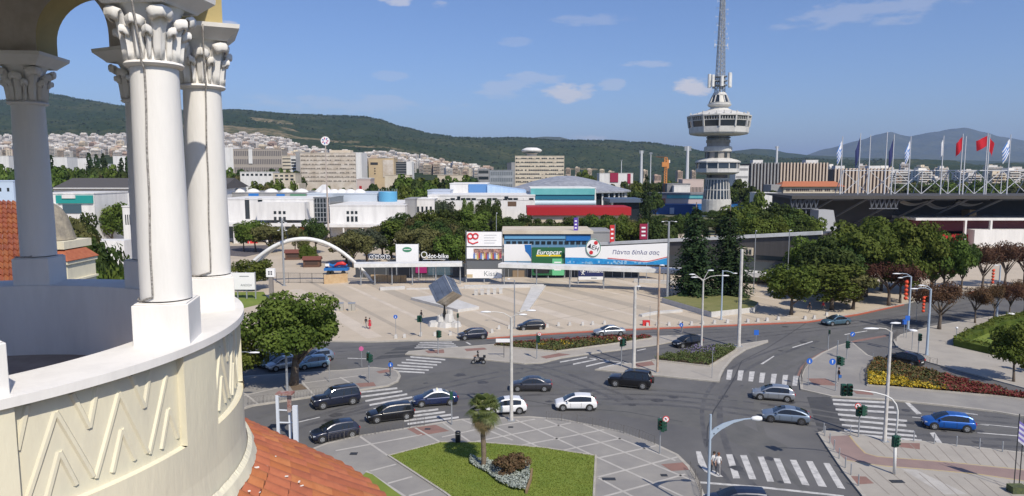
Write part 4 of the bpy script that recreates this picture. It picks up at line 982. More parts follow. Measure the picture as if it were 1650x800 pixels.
# yellowish office tower with round top
o1 = bld('tall cream slab office block with dark window bands and a rooftop drum', 'office block', 830, 909, 252, 300, 640, 16, bwarm, z0=0); bands(o1, 7, glass, o1.pz(297), o1.pz(253), .36, cols=26, mull=bwarm)
m = MB(); m.box(o1.px(824), .3, 0, o1.px(830), 16, o1.pz(262)); m.build('stair_core', bgrey, o1.o)
m = MB(); s3 = 640 / F; cx_ = o1.px(857); m.lathe([(8 * s3, o1.z1), (8 * s3, o1.pz(248)), (15 * s3, o1.pz(245)), (17 * s3, o1.pz(242.5)), (15 * s3, o1.pz(240.5)), (9 * s3, o1.pz(238)), (.1, o1.pz(237.5))], 20, (cx_, 8)); m.build('roof_drum', bw, o1.o, None, True)
m = MB(); m.lathe([(13.6 * s3, o1.pz(247)), (15.7 * s3, o1.pz(243.4))], 20, (cx_, 8), capt=False); m.build('drum_window', bluegl, o1.o)
o2 = bld('grey glass curtain-wall office block in front of the cream slab', 'office block', 789, 827, 275, 299, 470, 14, mat('grey_curtain_wall', (.24, .26, .28), .3, col2=(.32, .34, .36), scale=.2), z0=0); wins(o2, 12, 6, mat('pane_grey', (.15, .17, .19), .15), fw=.75, fh=.6)
o3 = bld('dark office block beside the grey glass office block', 'office block', 770, 788, 273, 298, 500, 14, bgrey, z0=0); bands(o3, 6, glass, frac=.5)
o4 = bld('narrow dark building left of the cream office slab', 'building', 817, 828, 263, 276, 700, 12, mat('dark_concrete', (.07, .08, .10), .7), z0=0)
# university blocks on the left
u1 = bld('big beige slab building with rows of small windows and a white roof line', 'university building', 484, 574, 247, 297, 520, 20, bbeige, z0=0); bands(u1, 7, mat('shaded_loggia', (.16, .14, .12), .8), u1.pz(296), u1.pz(249), .34, cols=34, mull=bbeige)
m = MB(); m.box(u1.px(477), .2, 0, u1.px(484), 20, u1.pz(244.5)); m.build('end_wall', bgrey, u1.o); m = MB(); m.box(u1.px(574), -.5, 0, u1.px(583), 20, u1.pz(246)); m.build('white_end', bw, u1.o)
m = MB(); m.box(u1.px(530), 4, u1.z1, u1.px(563), 14, u1.pz(242)); m.build('penthouse', bwarm, u1.o)
u2 = bld('long grid-fronted grey slab block on the hillside left of the beige slab', 'university building', 376, 454, 241, 268, 640, 16, mat('concrete_grid', (.34, .30, .26), .8), z0=0); wins(u2, 26, 6, mat('recess', (.13, .12, .12), .6), fw=.62, fh=.62)
m = MB(); m.box(u2.px(362), -.5, 0, u2.px(376), 16, u2.pz(238)); m.build('white_end', bw, u2.o)
ppart(u2, 'banner', bw, 401, 241, 407, 264, -.7)
u3 = bld('stepped cream block between the grid-fronted slab and the beige slab', 'university building', 455, 470, 252, 298, 560, 16, bwarm, z0=0); bands(u3, 8, glass, u3.pz(298), u3.pz(254), .3)
u3b = bld('white narrow block with a dark window strip beside the beige slab', 'university building', 469, 478, 252, 300, 530, 16, bw, z0=0); bands(u3b, 4, glass, u3b.pz(275), u3b.pz(256), .6)
u4 = bld('low white school building with a row of square windows among the trees', 'school', 387, 440, 278, 293, 430, 12, bw, z0=0); wins(u4, 7, 1, glass, z0=u4.pz(285), z1=u4.pz(279), fw=.6, fh=.6)
u5 = bld('low cream building stepping down right of the white school', 'school', 440, 476, 280, 300, 425, 12, bwarm, z0=0); wins(u5, 4, 2, glass, z0=u5.pz(292), z1=u5.pz(281), fw=.6, fh=.5)
u6 = bld('tan windowless block with a small dark slot right of the beige slab', 'university building', 594, 635, 256, 288, 560, 18, mat('tan_wall', (.52, .40, .24), .8, col2=(.46, .36, .23), scale=.2), z0=0)
ppart(u6, 'window_slot', darkm, 597, 262, 609, 266)
for y in (271, 275, 279): ppart(u6, 'window', darkm, 603, y, 605, y + 2)
ppart(u6, 'rough_panel', bbeige, 617, 258, 634, 286, -.3)
u7 = bld('dark glass office block with a white frame right of the tan block', 'office block', 638, 655, 262, 282, 520, 12, glass, z0=0); part(u7, 'frame', bw, u7.x1, 0, u7.x1 + 4, u7.z1 + .5, -.3, 12)
for k in range(5): part(u7, 'floor_band', bgrey, u7.x0, u7.pz(264 + 4 * k), u7.x1, u7.pz(263.3 + 4 * k), -.2)
u8 = bld('pink and white low house with a red door among trees', 'house', 575, 597, 290, 312, 340, 10, pinkb, z0=0); ppart(u8, 'door', redb, 579, 300, 583, 307)
u9 = bld('small white house below the beige slab building', 'house', 578, 598, 288, 297, 420, 10, bw, z0=0); wins(u9, 5, 1, glass, fw=.5, fh=.4)
u10 = bld('long cream low building behind the dark conifer grove', 'building', 620, 660, 283, 300, 420, 12, bwarm, z0=0)
u11 = bld('pale low building half hidden among trees in the middle of the campus', 'building', 705, 748, 283, 298, 430, 12, bwarm, z0=0); wins(u11, 8, 1, glass, fw=.4, fh=.3)
u12 = bld('long pale roof house between the columns and the arch', 'house', 450, 482, 296, 306, 360, 12, bwarm, z0=0, top=False)
# left side seen between the columns
l1 = bld('long low building with a dark charcoal pitched roof behind the gallery columns', 'building', 86, 352, 303, 316, 250, 26, bw, z0=0, top=False)
m = MB(); m.add([(l1.x0 - 1, -1, l1.z1 - .6), (l1.x1 + 1, -1, l1.z1 - .6), (l1.x1 + 1, 13, l1.z1 + 3.4), (l1.x0 - 1, 13, l1.z1 + 3.4), (l1.x0 - 1, 27, l1.z1), (l1.x1 + 1, 27, l1.z1)], [(0, 1, 2, 3), (3, 2, 5, 4), (1, 5, 2), (0, 3, 4), (1, 0, 4, 5)]); m.build('roof', mat('charcoal_roof', (.075, .07, .068), .8), l1.o)
l2 = bld('shop building with a teal fascia and white swoosh behind the gallery', 'shop', 66, 152, 313, 345, 205, 18, bw, z0=0); ppart(l2, 'teal_fascia', teal, 66, 315, 84, 328, -.5); ppart(l2, 'teal_fascia', teal, 92, 315, 151, 328, -.5); ppart(l2, 'white_patch', bw, 103, 314, 124, 320, -.8)
ppart(l2, 'glass_front', bluegl, 101, 330, 131, 344, -.2); ppart(l2, 'pillar', bw, 86, 328, 95, 348, -1.2)
l3 = bld('white and pale blue box building at the edge behind the shaded column', 'building', -60, 22, 293, 322, 245, 16, mat('pale_blue_wall', (.45, .55, .68), .7), z0=0); wins(l3, 6, 1, glass, z0=l3.pz(312), z1=l3.pz(300), fw=.3, fh=.5)
l4 = bld('white building corner right of the dark trees behind the gallery', 'building', 198, 214, 334, 372, 190, 12, bw, z0=0); wins(l4, 3, 2, glass, fw=.5, fh=.4)
for k, (a_, b_, c_, d_) in enumerate([(135, 168, 265, 276), (162, 206, 281, 296), (68, 108, 254, 262), (108, 140, 256, 264), (182, 204, 252, 262), (-40, 14, 252, 260), (142, 175, 276, 284)]):
    bld(['low white house with a stepped roof among the campus trees', 'white flat-roofed house showing its gable above the charcoal roof', 'long white low block at the foot of the hill suburbs', 'white low block stepping up beside the long white low block', 'white villa at the foot of the suburbs beside the slim inner column', 'pale low block at the outer edge of the hill foot', 'small pale roofed house above the two round treetops'][k], 'house', a_, b_, c_, d_, 520 + 30 * k, 14, bw, z0=0)
l8 = bld('pale low kiosk wall with white car park roof behind the trees', 'canopy', 140, 200, 388, 398, 150, 4, bw, z0=2.2, top=False)
for x in (l8.x0 + .3, l8.x1 - .5): part(l8, 'post', metal, x, 0, x + .2, 2.3, .5, .7)
# --- right side ---
r1 = bld('blue and pink exhibition hall behind the foot of the tower', 'exhibition hall', 1056, 1208, 314, 347, 412, 20, pinkb, z0=0, top=False)
ppart(r1, 'turquoise_band', turq, 1074, 314, 1208, 320, -.5); m = MB(); m.box(r1.x0 - 1, -1, r1.z1, r1.x1 + 1, 20, r1.z1 + .9); m.build('roof', roofg, r1.o); ppart(r1, 'brown_door', orr, 1062, 320, 1072, 330, -.3)
r2 = bld('royal blue hall front with a pale square emblem', 'exhibition hall', 1056, 1120, 331, 347, 394, 14, dblue, z0=0); ppart(r2, 'emblem', mat('pale_emblem', (.35, .42, .55), .6), 1079, 335, 1086, 345, -.4)
r3 = bld('bright blue hall wing right of the tower foot', 'exhibition hall', 1112, 1206, 331, 347, 399, 12, bblue, z0=0); ppart(r3, 'white_band', bw, 1130, 345, 1180, 348, -.5)
r4 = bld('white and crimson boxes of a small exhibition building behind the grove', 'building', 966, 1020, 280, 296, 480, 14, bw, z0=0); ppart(r4, 'crimson_panel', mat('crimson', (.28, .01, .05), .6), 983, 279, 996, 294, -.4); ppart(r4, 'crimson_panel', mat('crimson', (.28, .01, .05), .6), 1011, 280, 1016, 296, -.4)
r5 = bld('long pale low office with rows of windows left of the tower shaft', 'building', 1100, 1134, 290, 297, 450, 12, pinkb, z0=0); wins(r5, 14, 1, glass, fw=.5, fh=.5)
r6 = bld('white flat roofed pavilion below the pale low office', 'building', 1075, 1112, 297, 305, 442, 14, roofg, z0=0)
r6b = bld('small white block among trees left of the tower', 'building', 1086, 1112, 300, 308, 437, 10, bw, z0=0)
r7 = bld('white terraced building right of the tower shaft', 'building', 1185, 1206, 268, 300, 520, 14, bw, z0=0); bands(r7, 5, bgrey, frac=.3)
brownc = mat('brown_curtain', (.085, .055, .045), .5); finm = mat('concrete_fin', (.55, .45, .36), .8)
def finned(lab, a, b_, t_, bt, Y, n, bare=0):
    q = bld(lab, 'office block', a, b_, t_, bt, Y, 22, brownc, z0=0, top=False)
    for k in range(n):
        x = q.x0 + (q.x1 - q.x0) * (k + .5) / n; w_ = (q.x1 - q.x0) / n * .22; m = MB(); m.box(x - w_, -1.3, 0, x + w_, 0, q.z1 + .8); m.build('fin', finm if k >= bare else bgrey, q.o)
    m = MB(); m.box(q.x0 + 4, 5, q.z1, q.x0 + 12, 12, q.z1 + 3); m.build('roof_house', bw, q.o); m = MB(); m.box(q.x1 - 16, 5, q.z1, q.x1 - 6, 12, q.z1 + 3); m.build('roof_house', bw, q.o)
finned('long brown office block with many pale vertical fins, its near half in grey', 1208, 1334, 264, 300, 560, 24, 9)
finned('brown office block with pale fins half hidden behind the roof truss', 1342, 1434, 273, 305, 600, 16)
r8 = bld('cream three-storey building with an orange tiled roof', 'building', 1262, 1357, 301, 323, 430, 16, bwarm, z0=0, top=False); bands(r8, 2, brownc, r8.pz(320), r8.pz(303), .5, cols=30, mull=bwarm)
m = MB(); m.add([(r8.x0 - 2, -2, r8.z1), (r8.x1 + 1, -2, r8.z1), (r8.x1 - 2, 6, r8.z1 + 3.2), (r8.x0 + 2, 6, r8.z1 + 3.2), (r8.x1 + 1, 16, r8.z1), (r8.x0 - 2, 16, r8.z1)], [(0, 1, 2, 3), (1, 4, 2), (4, 5, 3, 2), (5, 0, 3), (1, 0, 5, 4)]); m.build('roof', orr, r8.o)
m = MB(); m.box(r8.px(1243), 1, 0, r8.px(1262), 14, r8.pz(298)); m.build('side_wing', bgrey, r8.o)
r9 = bld('white low station building right of the blue wing', 'building', 1222, 1252, 312, 326, 330, 12, bw, z0=0)
# dark hall on the plaza's far side
A_ = G(1075, 462); Bq = G(1270, 478)
dh = empty('dark_hall', (0, 0, 0), 0, 'long dark-clad hall with white roof edge closing the plaza behind the conifers', 'exhibition hall')
pA = Vector((atY(958, 455, 168).x, 168, 0)); pB = Vector((atY(1320, 478, 138).x, 138, 0)); dv = (pB - pA).normalized(); nv = Vector((dv.y, -dv.x, 0))
def onw(px_, off=0.0):  # point on the facade line seen at pixel column px_
    r_ = ray(px_, 430); k = (pA.x * dv.y - pA.y * dv.x + 0) / (r_.x * dv.y - r_.y * dv.x); p = Vector((r_.x * k, r_.y * k, 0)); return p + nv * off
def zon(px_, py_):
    p = onw(px_); return atY(px_, py_, p.y).z
LW = (pB - pA).length
zroofL, zroofR = zon(1080, 392), zon(1290, 380)
m = MB(); back = -nv * 11
for (a, b_, z0_, z1_, z2_, mt_, off) in [(pA, pB, 0, 0, 0, bdark, 0)]:
    zl, zr = zon(960, 396), zon(1318, 378)
    m.add([(a.x, a.y, 0), (b_.x, b_.y, 0), (b_.x, b_.y, zr), (a.x, a.y, zl), (a.x + back.x, a.y + back.y, 0), (b_.x + back.x, b_.y + back.y, 0), (b_.x + back.x, b_.y + back.y, zr), (a.x + back.x, a.y + back.y, zl)], [(0, 1, 2, 3), (3, 2, 6, 7), (1, 5, 6, 2), (4, 0, 3, 7), (5, 4, 7, 6)])
m.build('wall', bdark, dh)
m = MB(); m.bar((pA.x, pA.y, zl + .35), (pB.x, pB.y, zr + .35), .8, 0, .7); m.build('roof_edge', white, dh)
def wpart(name, mt, px0, px1, y0, y1, off=.06, th=.1):
    a, b_ = onw(px0), onw(px1); za0, za1, zb0, zb1 = zon(px0, y1), zon(px0, y0), zon(px1, y1), zon(px1, y0); m = MB()
    za0 = zb0 = max(.02, (za0 + zb0) / 2); za1 = zb1 = (za1 + zb1) / 2
    f = lambda p, z, o: (p.x + nv.x * o, p.y + nv.y * o, z)
    m.add([f(a, za0, off), f(b_, zb0, off), f(b_, zb1, off), f(a, za1, off), f(a, za0, -.01), f(b_, zb0, -.01), f(b_, zb1, -.01), f(a, za1, -.01)], [(0, 1, 2, 3), (3, 2, 6, 7), (1, 5, 6, 2), (4, 0, 3, 7), (1, 0, 4, 5)])
    return m.build(name, mt, dh)
wpart('window_band', glass, 1196, 1264, 412, 419)
o = wpart('bay_window', bwarm, 1188, 1213, 399, 411, .7); wpart('window', glass, 1203, 1206, 402, 410, .74); wpart('window', glass, 1208, 1211, 402, 410, .74)
wpart('lower_wall', mat('dark_grey_wall', (.07, .08, .085), .6), 1060, 1318, 419, 437, .1)
wpart('entrance_glass', mat('smoky_glass', (.08, .07, .06), .2, spec=.7), 1190, 1262, 443, 478, .12)
o = wpart('entrance_fascia', white, 1190, 1262, 437, 444, 3.5)
for px_ in range(1192, 1262, 8): wpart('mullion', darkm, px_, px_ + .7, 443, 478, .2)
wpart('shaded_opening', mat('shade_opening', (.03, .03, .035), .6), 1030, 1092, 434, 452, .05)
# --- stadium on the right ---
SY = 215
st = empty('stadium', (0, 0, 0), 0, 'dark stadium grandstand under a huge flat roof carried by a white truss', 'stadium')
def sx_(px_, py_=320, Y=SY): return atY(px_, py_, Y).x
def sz_(py_, px_=1500, Y=SY): return atY(px_, py_, Y).z
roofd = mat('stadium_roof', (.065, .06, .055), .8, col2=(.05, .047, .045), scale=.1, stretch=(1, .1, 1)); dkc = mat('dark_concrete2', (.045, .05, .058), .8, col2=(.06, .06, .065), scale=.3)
m = MB(); xa, xb = sx_(1276), sx_(1900); zt_ = sz_(312); ze = sz_(321); zbk = atY(1500, 311.5, SY + 45).z
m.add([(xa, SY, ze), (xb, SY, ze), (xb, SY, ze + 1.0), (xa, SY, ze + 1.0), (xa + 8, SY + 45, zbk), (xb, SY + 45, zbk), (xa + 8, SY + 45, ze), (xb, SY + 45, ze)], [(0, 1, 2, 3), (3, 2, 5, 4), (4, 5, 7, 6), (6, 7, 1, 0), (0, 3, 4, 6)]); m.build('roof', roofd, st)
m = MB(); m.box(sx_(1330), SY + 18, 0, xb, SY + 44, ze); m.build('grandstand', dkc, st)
m = MB(); m.box(sx_(1462), SY + 17.5, sz_(352), sx_(1492), SY + 18, sz_(328)); m.build('screen', black, st)
m = MB()
for px_ in (1300, 1345, 1400, 1455, 1510, 1565, 1620):   # raking beams and trusses under the roof
    x = sx_(px_); m.bar((x, SY + 1, ze), (x - 6, SY + 18, ze - 9), .5); m.bar((x, SY + 1, ze - .3), (x + 7, SY + 2, ze - .3), .3)
m.build('raking_beam', mat('grey_steel', (.12, .13, .15), .6), st)
m = MB()
for (p0, p1) in ((1276, 1322), (1405, 1452)):
    n = 6
    for k in range(n):
        a = p0 + (p1 - p0) * k / n; b_ = p0 + (p1 - p0) * (k + 1) / n; m.bar((sx_(a), SY + 1, ze), (sx_((a + b_) / 2), SY + 1.5, ze - 3), .3); m.bar((sx_((a + b_) / 2), SY + 1.5, ze - 3), (sx_(b_), SY + 1, ze), .3)
    m.bar((sx_(p0), SY + 1.5, ze - 3), (sx_(p1), SY + 1.5, ze - 3), .3)
for px_ in range(1280, 1320, 8): m.bar((sx_(px_), SY + 2, 0), (sx_(px_), SY + 2, ze), .3)
m.build('truss', mat('grey_steel', (.12, .13, .15), .6), st)
for (p0, p1, sag) in ((1520, 1573, 336), (1573, 1620, 331), (1480, 1520, 330)):   # sagging awnings
    m = MB(); n = 10
    for k in range(n + 1):
        t_ = k / n; px_ = p0 + (p1 - p0) * t_; s_ = math.sin(math.pi * t_) ; z = sz_(325) + (sz_(sag) - sz_(325)) * s_; m.v += [(sx_(px_), SY + 8, z), (sx_(px_), SY + 10, z - .4), (sx_(px_), SY + 10.2, z - .9)]
    for k in range(n): q = 3 * k; m.f += [(q, q + 3, q + 4, q + 1), (q + 1, q + 4, q + 5, q + 2)]; m.m += [0, 0]
    m.build('awning', mat('grey_awning', (.22, .22, .22), .8), st)
m = MB(); m.box(sx_(1490), SY + 4, sz_(357), sx_(1900), SY + 17.9, sz_(353)); m.build('terrace_slab', bw, st)
m = MB(); m.box(sx_(1495), SY + 8, sz_(376), sx_(1900), SY + 17.8, sz_(357)); m.build('lower_gallery', mat('maroon_seats', (.10, .02, .03), .7), st)
for px_ in (1571, 1613): 
    m = MB(); m.box(sx_(px_), SY + 3.8, 0, sx_(px_ + 3), SY + 4.6, sz_(357)); m.build('white_column', bw, st)
m = MB(); m.box(sx_(1585), SY + 3, 0, sx_(1900), SY + 8, sz_(372, 1600, SY)); m.build('white_wall', bw, st)
m = MB(); m.box(sx_(1480), SY + 6, 0, sx_(1585), SY + 9, sz_(381)); m.build('red_fence_wall', redb, st)
ctn = mat('container_tan', (.40, .27, .14), .8)
m = MB(); m.box(sx_(1605), SY + 12, sz_(353), sx_(1617), SY + 16, sz_(342)); m.build('booth', ctn, st)
m = MB(); a0 = sx_(1311); m.add([(a0, SY - 4, 0), (a0 + 7, SY - 4, 0), (a0 + 4.5, SY - 4, sz_(338)), (a0, SY - 4, sz_(338)), (a0, SY + 2, 0), (a0 + 7, SY + 2, 0), (a0 + 4.5, SY + 2, sz_(338)), (a0, SY + 2, sz_(338))], [(0, 1, 2, 3), (3, 2, 6, 7), (1, 5, 6, 2), (4, 0, 3, 7)]); m.build('slanted_block', mat('pale_grey_block', (.35, .36, .38), .7), st)
# white roof truss of the stadium
trm = mat('white_steel', (.55, .56, .58), .5); zb_ = atY(1500, 312, SY + 30).z - .2; zt2 = sz_(275, 1500, SY + 30); YT = SY + 30
m = MB(); xs1, xs2 = sx_(1357, 300, YT), sx_(1800, 300, YT); n = 9
m.bar((xs1, YT, zt2), (xs2, YT, zt2), .30)
for k in range(int((xs2 - xs1) / 9) + 1):
    xa_ = xs1 + k * 9.3; xb_ = xa_ + 9.3; m.bar((xa_, YT, zb_), (xb_, YT, zt2), .18); m.bar((xa_, YT, zt2), (xb_, YT, zb_), .18)
    m.bar((xa_, YT + 5, zb_), (xa_, YT, zt2), .2)
    m.bar((xa_, YT, zb_), (xa_, YT, zt2), .18)
m.build('roof_truss', trm, st)
# flagpoles on the roof with flags
def cloth(mb, x0, z0, wx, hz, droop, n=8, m_=0, wave=.25):
    o = len(mb.v); k2 = 8
    for i in range(n + 1):
        for j in range(k2 + 1):
            t_ = i / n; s_ = j / k2; mb.v.append((x0 + wx * t_ * (1 - .35 * droop * s_), wave * math.sin(t_ * 6 + s_ * 1.5) * t_, z0 - hz * s_ - droop * hz * t_ * (1.0)))
    for i in range(n):
        for j in range(k2): q = o + i * (k2 + 1) + j; mb.f.append((q, q + 1, q + k2 + 2, q + k2 + 1)); mb.m.append(m_ if not callable(m_) else m_(i, j))
flagred = mat('flag_red', (.62, .015, .03), .8, trans=.3); flagblue = mat('flag_navy', (.02, .03, .12), .8); flaggr = mat('flag_blue', (.06, .20, .55), .8); flagw = mat('flag_white', (.75, .76, .78), .8)
fp = [(1358, 220, 'greek'), (1387, 215, 'navy'), (1403, 218, None), (1430, 213, None), (1441, 217, 'navy'), (1468, 220, 'greek'), (1521, 219, 'white'), (1552, 216, 'red'), (1557, 220, None), (1592, 215, 'redbig'), (1595, 217, 'redhalf'), (1629, 217, 'greekw')]
labs = {'greek': 'blue and white striped flag', 'navy': 'limp dark navy flag', None: 'no flag', 'white': 'furled pale flag', 'red': 'small red flag', 'redbig': 'large waving red flag', 'redhalf': 'narrow red flag', 'greekw': 'white and blue drooping flag'}
plabs = ['first white flagpole from the tower side, with a blue and white flag', 'second white flagpole from the tower side, with a limp navy flag', 'bare white flagpole right beside the second flagged pole', 'tallest bare white flagpole before a navy-flagged pole', 'white flagpole with a limp navy flag close to a bare pole', 'white flagpole with the blue and white striped flag in the middle of the row', 'lone white flagpole with a furled pale flag', 'white flagpole with a small pointed red flag', 'bare white flagpole touching the small red flag pole', 'white flagpole with the large red flag', 'white flagpole just right of the large red flag', 'outermost white flagpole with white and blue drooping flag']
for (px_, py_, fl), lb in zip(fp, plabs):
    x = sx_(px_ - 8, 318, SY + 22); zt3 = atY(px_, py_, SY + 22).z; x2 = atY(px_, py_, SY + 22).x; x = x2
    p = empty('flagpole', (x, SY + 22, zb_ - 1.2), 0, lb, 'flagpole', 'flagpoles on the stadium roof')
    hh = zt3 - zb_ + 1.2; m = MB(); m.tube([(0, 0, 0), (0, 0, hh)], [.23, .13], 8); m.build('pole', trm, p)
    if fl:
        mb = MB()
        if fl.startswith('red'):
            wx = {'red': -2.2, 'redbig': -3.9, 'redhalf': 1.7}[fl]; cloth(mb, 0, hh - .8, wx, 4.4 if fl != 'redbig' else 3.4, .55, m_=0, wave=.4); mb.build('flag', [flagred], p)
        elif fl == 'navy': cloth(mb, 0, hh - 1, -1.6, 6.0, .8, m_=0); mb.build('flag', [flagblue], p)
        elif fl == 'white': cloth(mb, 0, hh - 1, -.8, 5, .3, m_=0); mb.build('flag', [flagw], p)
        else: cloth(mb, 0, hh - 1, -1.8 if fl == 'greek' else -2.6, 5.0, .8, n=9, m_=lambda i, j: (j % 2) if not (i < 4 and j < 4) else (1 if i in (1, 2) or j in (1, 2) else 0)); mb.build('flag', [flaggr, flagw], p)
# floodlight pylons, crane, masts beyond
def pylon(px_, pt_, pb_, Y, lab, wid=5, cat='floodlight pylon', name='floodlight_pylon', r_=.6):
    a = atY(px_, pb_, Y); z1_ = atY(px_, pt_, Y).z; o = empty(name, (a.x, Y, 0), 0, lab, cat, 'floodlight pylons behind the trees'); m = MB(); m.tube([(0, 0, 0), (0, 0, z1_)], [r_ * 1.3, r_ * .8], 8); m.build('pole', trm, o)
    m = MB(); m.box(-wid / 2, -.4, z1_ - wid * .7, wid / 2, .4, z1_ - wid * .1); 
    for k in range(4): m.box(-wid / 2 - .3, -.6, z1_ - wid * .7 + k * wid * .2, wid / 2 + .3, .6, z1_ - wid * .7 + k * wid * .2 + wid * .09)
    m.build('lamp_frame', metal, o)
pylon(1033, 243, 285, 620, 'white floodlight pylon left of the orange crane', 3.4, r_=1.2); pylon(1107, 236, 287, 560, 'taller white floodlight pylon close to the tower', 5, r_=1.3)
pylon(1251, 236, 265, 640, 'white floodlight pylon above the finned brown block', 2.5, r_=1.2); pylon(1048, 246, 285, 700, 'thin grey floodlight pylon between its white neighbour and the crane', 2.5, r_=.5); pylon(1001, 258, 282, 640, 'short thin mast beside the hillside houses', 1.2, r_=.4)
cr = atY(1072, 300, 450); o = empty('tower_crane', (cr.x, 450, 0), 0, 'orange lattice construction crane beyond the grove', 'crane'); cm = mat('crane_orange', (.55, .22, .06), .6)
m = MB(); z1_ = atY(1072, 254, 450).z; s_ = .75
for sx2 in (-s_, s_):
    for sy2 in (-s_, s_): m.bar((sx2, sy2, 0), (sx2, sy2, z1_), .3)
for k in range(int(z1_ / 1.6)): m.bar((-s_, -s_, k * 1.6), (s_, -s_, k * 1.6 + 1.6), .2); m.bar((s_, -s_, k * 1.6), (-s_, -s_, k * 1.6 + 1.6), .2)
m.build('mast', cm, o); m = MB(); m.box(-2.6, -1.2, z1_ - 6, .5, 1.2, z1_ - 3); m.box(.4, -.8, z1_ - 7, 1.9, .8, z1_ - 1.5); m.build('cab', cm, o); m = MB(); m.box(.5, -.5, z1_ - 3.5, 2.6, .5, z1_ - 1.6); m.build('counterweight', bw, o)
m = MB(); m.tube([(0, 0, z1_), (-1, 24, z1_ + 1)], .4, 5); m.build('jib', cm, o)
# ---------- suburbs on the hillside ----------
wl = [mat('block_white', (.62, .59, .55), .8, rnd=.3), mat('block_cream', (.54, .46, .36), .8, rnd=.28), mat('block_pink', (.46, .35, .28), .8, rnd=.25)]
shd = mat('balcony_shadow_window', (.07, .062, .055), .8); awn = mat('awning_tan', (.42, .28, .18), .8)  # dark window strips, the shadow of the balconies put into their colour
protos = []
rr = random.Random(11)
for k in range(8):
    m = MB(); W_, D_, nf = rr.uniform(12, 22), rr.uniform(11, 15), rr.choice([4, 5, 5, 6, 7]); Hh = nf * 3.1 + 1
    m.box(-W_ / 2, 0, -14, W_ / 2, D_, Hh, 0); m.box(-W_ / 2 + 2, 3, Hh, rr.uniform(0, W_ / 2 - 2), D_ - 3, Hh + 2.8, 0)
    for f in range(nf):
        z = f * 3.1 + .8; m.box(-W_ / 2 + .7, -.06, z, W_ / 2 - .7, .05, z + 1.9, 1); m.box(-W_ / 2 + .2, -1.6, z - .5, W_ / 2 - .2, 0, z + .45, 0)
        for c in range(3):
            if rr.random() < .4: x = rr.uniform(-W_ / 2 + 1, W_ / 2 - 3); m.box(x, -1.5, z + .9, x + 2.4, -1.4, z + 1.9, 2)
        for s_ in (-1, 1):
            for yy in (3, 7.5): m.box(s_ * W_ / 2 - .05, yy, z + .2, s_ * W_ / 2 + .05, yy + 1.8, z + 1.6, 1)
    for c in range(2): x = rr.uniform(-W_ / 2 + 1, W_ / 2 - 1); m.box(x, 2, Hh, x + .6, 2.6, Hh + 1.6, 2)
    protos.append((m, W_, Hh))
meshes = []
def blk(k, loc, rz, sc, lab, grp, first={}):
    if k not in first:
        o = protos[k % 8][0].build('apartment_block', [wl[k // 8], shd, awn]); first[k] = o.data
    else: o = bpy.data.objects.new('apartment_block', first[k]); C.objects.link(o)
    o.location = loc; o.rotation_euler = (0, 0, rz); o.scale = (sc, sc, sc); return tag(o, lab, 'apartment block', grp)
rr = random.Random(21); cnt = 0; rest = MB()
cityb = [(-300, 262), (0, 256), (200, 256), (350, 262), (480, 262), (600, 272), (700, 284), (780, 287)]
cand = []
Y = 2280
while Y > 1080:
    px_ = -60 + rr.uniform(0, 10)
    while px_ < 790:
        x = (px_ - 825) / F * Y * cs; y = Y + rr.uniform(-22, 22); z = hillz(x, y, False); p_ = (z - CH)
        py_ = 400 - F * ((-sn * -y * 0) + (y * sn + (z - CH) * cs)) / (y * cs - (z - CH) * sn)
        stepx = rr.uniform(19, 27) * F / Y
        if interp(cityt, px_) + (4 if px_ < 480 else 9) < py_ < interp(cityb, px_) and not (215 < px_ < 300) and (px_ > 350 or px_ < 355): cand.append((x, y, z, px_, py_))
        px_ += stepx
    Y -= rr.uniform(38, 54)
def pick(c): return not (300 < c[3] < 352 or 75 > c[3] > 28)
cand = [c for c in cand if pick(c)]
import sys
order = sorted(cand, key=lambda c: c[1]); near_, far_ = order[:262], order[262:]
for (x, y, z, px_, py_) in near_:
    blk(rr.choice([0, 1, 2, 3, 4, 5, 6, 7] * 4 + list(range(8, 16)) * 2 + list(range(16, 24))), (x, y, z), rr.uniform(-.5, .5), rr.uniform(.8, 1.15), 'apartment block', 'apartment blocks of the hillside suburb')
    bo_ = C.objects[-1]; ci = ('white', 'cream', 'pinkish')[[wl_n.name for wl_n in wl].index(bo_.data.materials[0].name)]; hh_ = ['five-sixths', 'lower', 'middle', 'upper'][min(3, 1 + int((y - near_[0][1]) / (near_[-1][1] - near_[0][1] + 1) * 3))]
    bo_['label'] = '%s %s apartment block of the %s hillside suburb, above %s' % (['frontal', 'turned', 'angled'][int(abs(bo_.rotation_euler.z) / .17) % 3], ci, hh_, min(LMK, key=lambda q: abs(q[0] - px_))[1])
if far_:
    mb = MB(); 
    for (x, y, z, px_, py_) in far_:
        pm = protos[rr.randrange(8)][0]; a = rr.uniform(-.5, .5); s_ = rr.uniform(.8, 1.15); ca, sa = math.cos(a) * s_, math.sin(a) * s_
        o_ = len(mb.v); mb.v += [(x + v[0] * ca - v[1] * sa, y + v[0] * sa + v[1] * ca, z + v[2] * s_) for v in pm.v]; mb.f += [tuple(i + o_ for i in f_) for f_ in pm.f]; mb.m += pm.m
    tag(mb.build('apartment_blocks', [wl[0], shd, awn]), 'farthest mass of pale blocks high in the hillside suburb', 'suburb', kind='stuff')
print('BLOCKS', len(near_), len(far_))
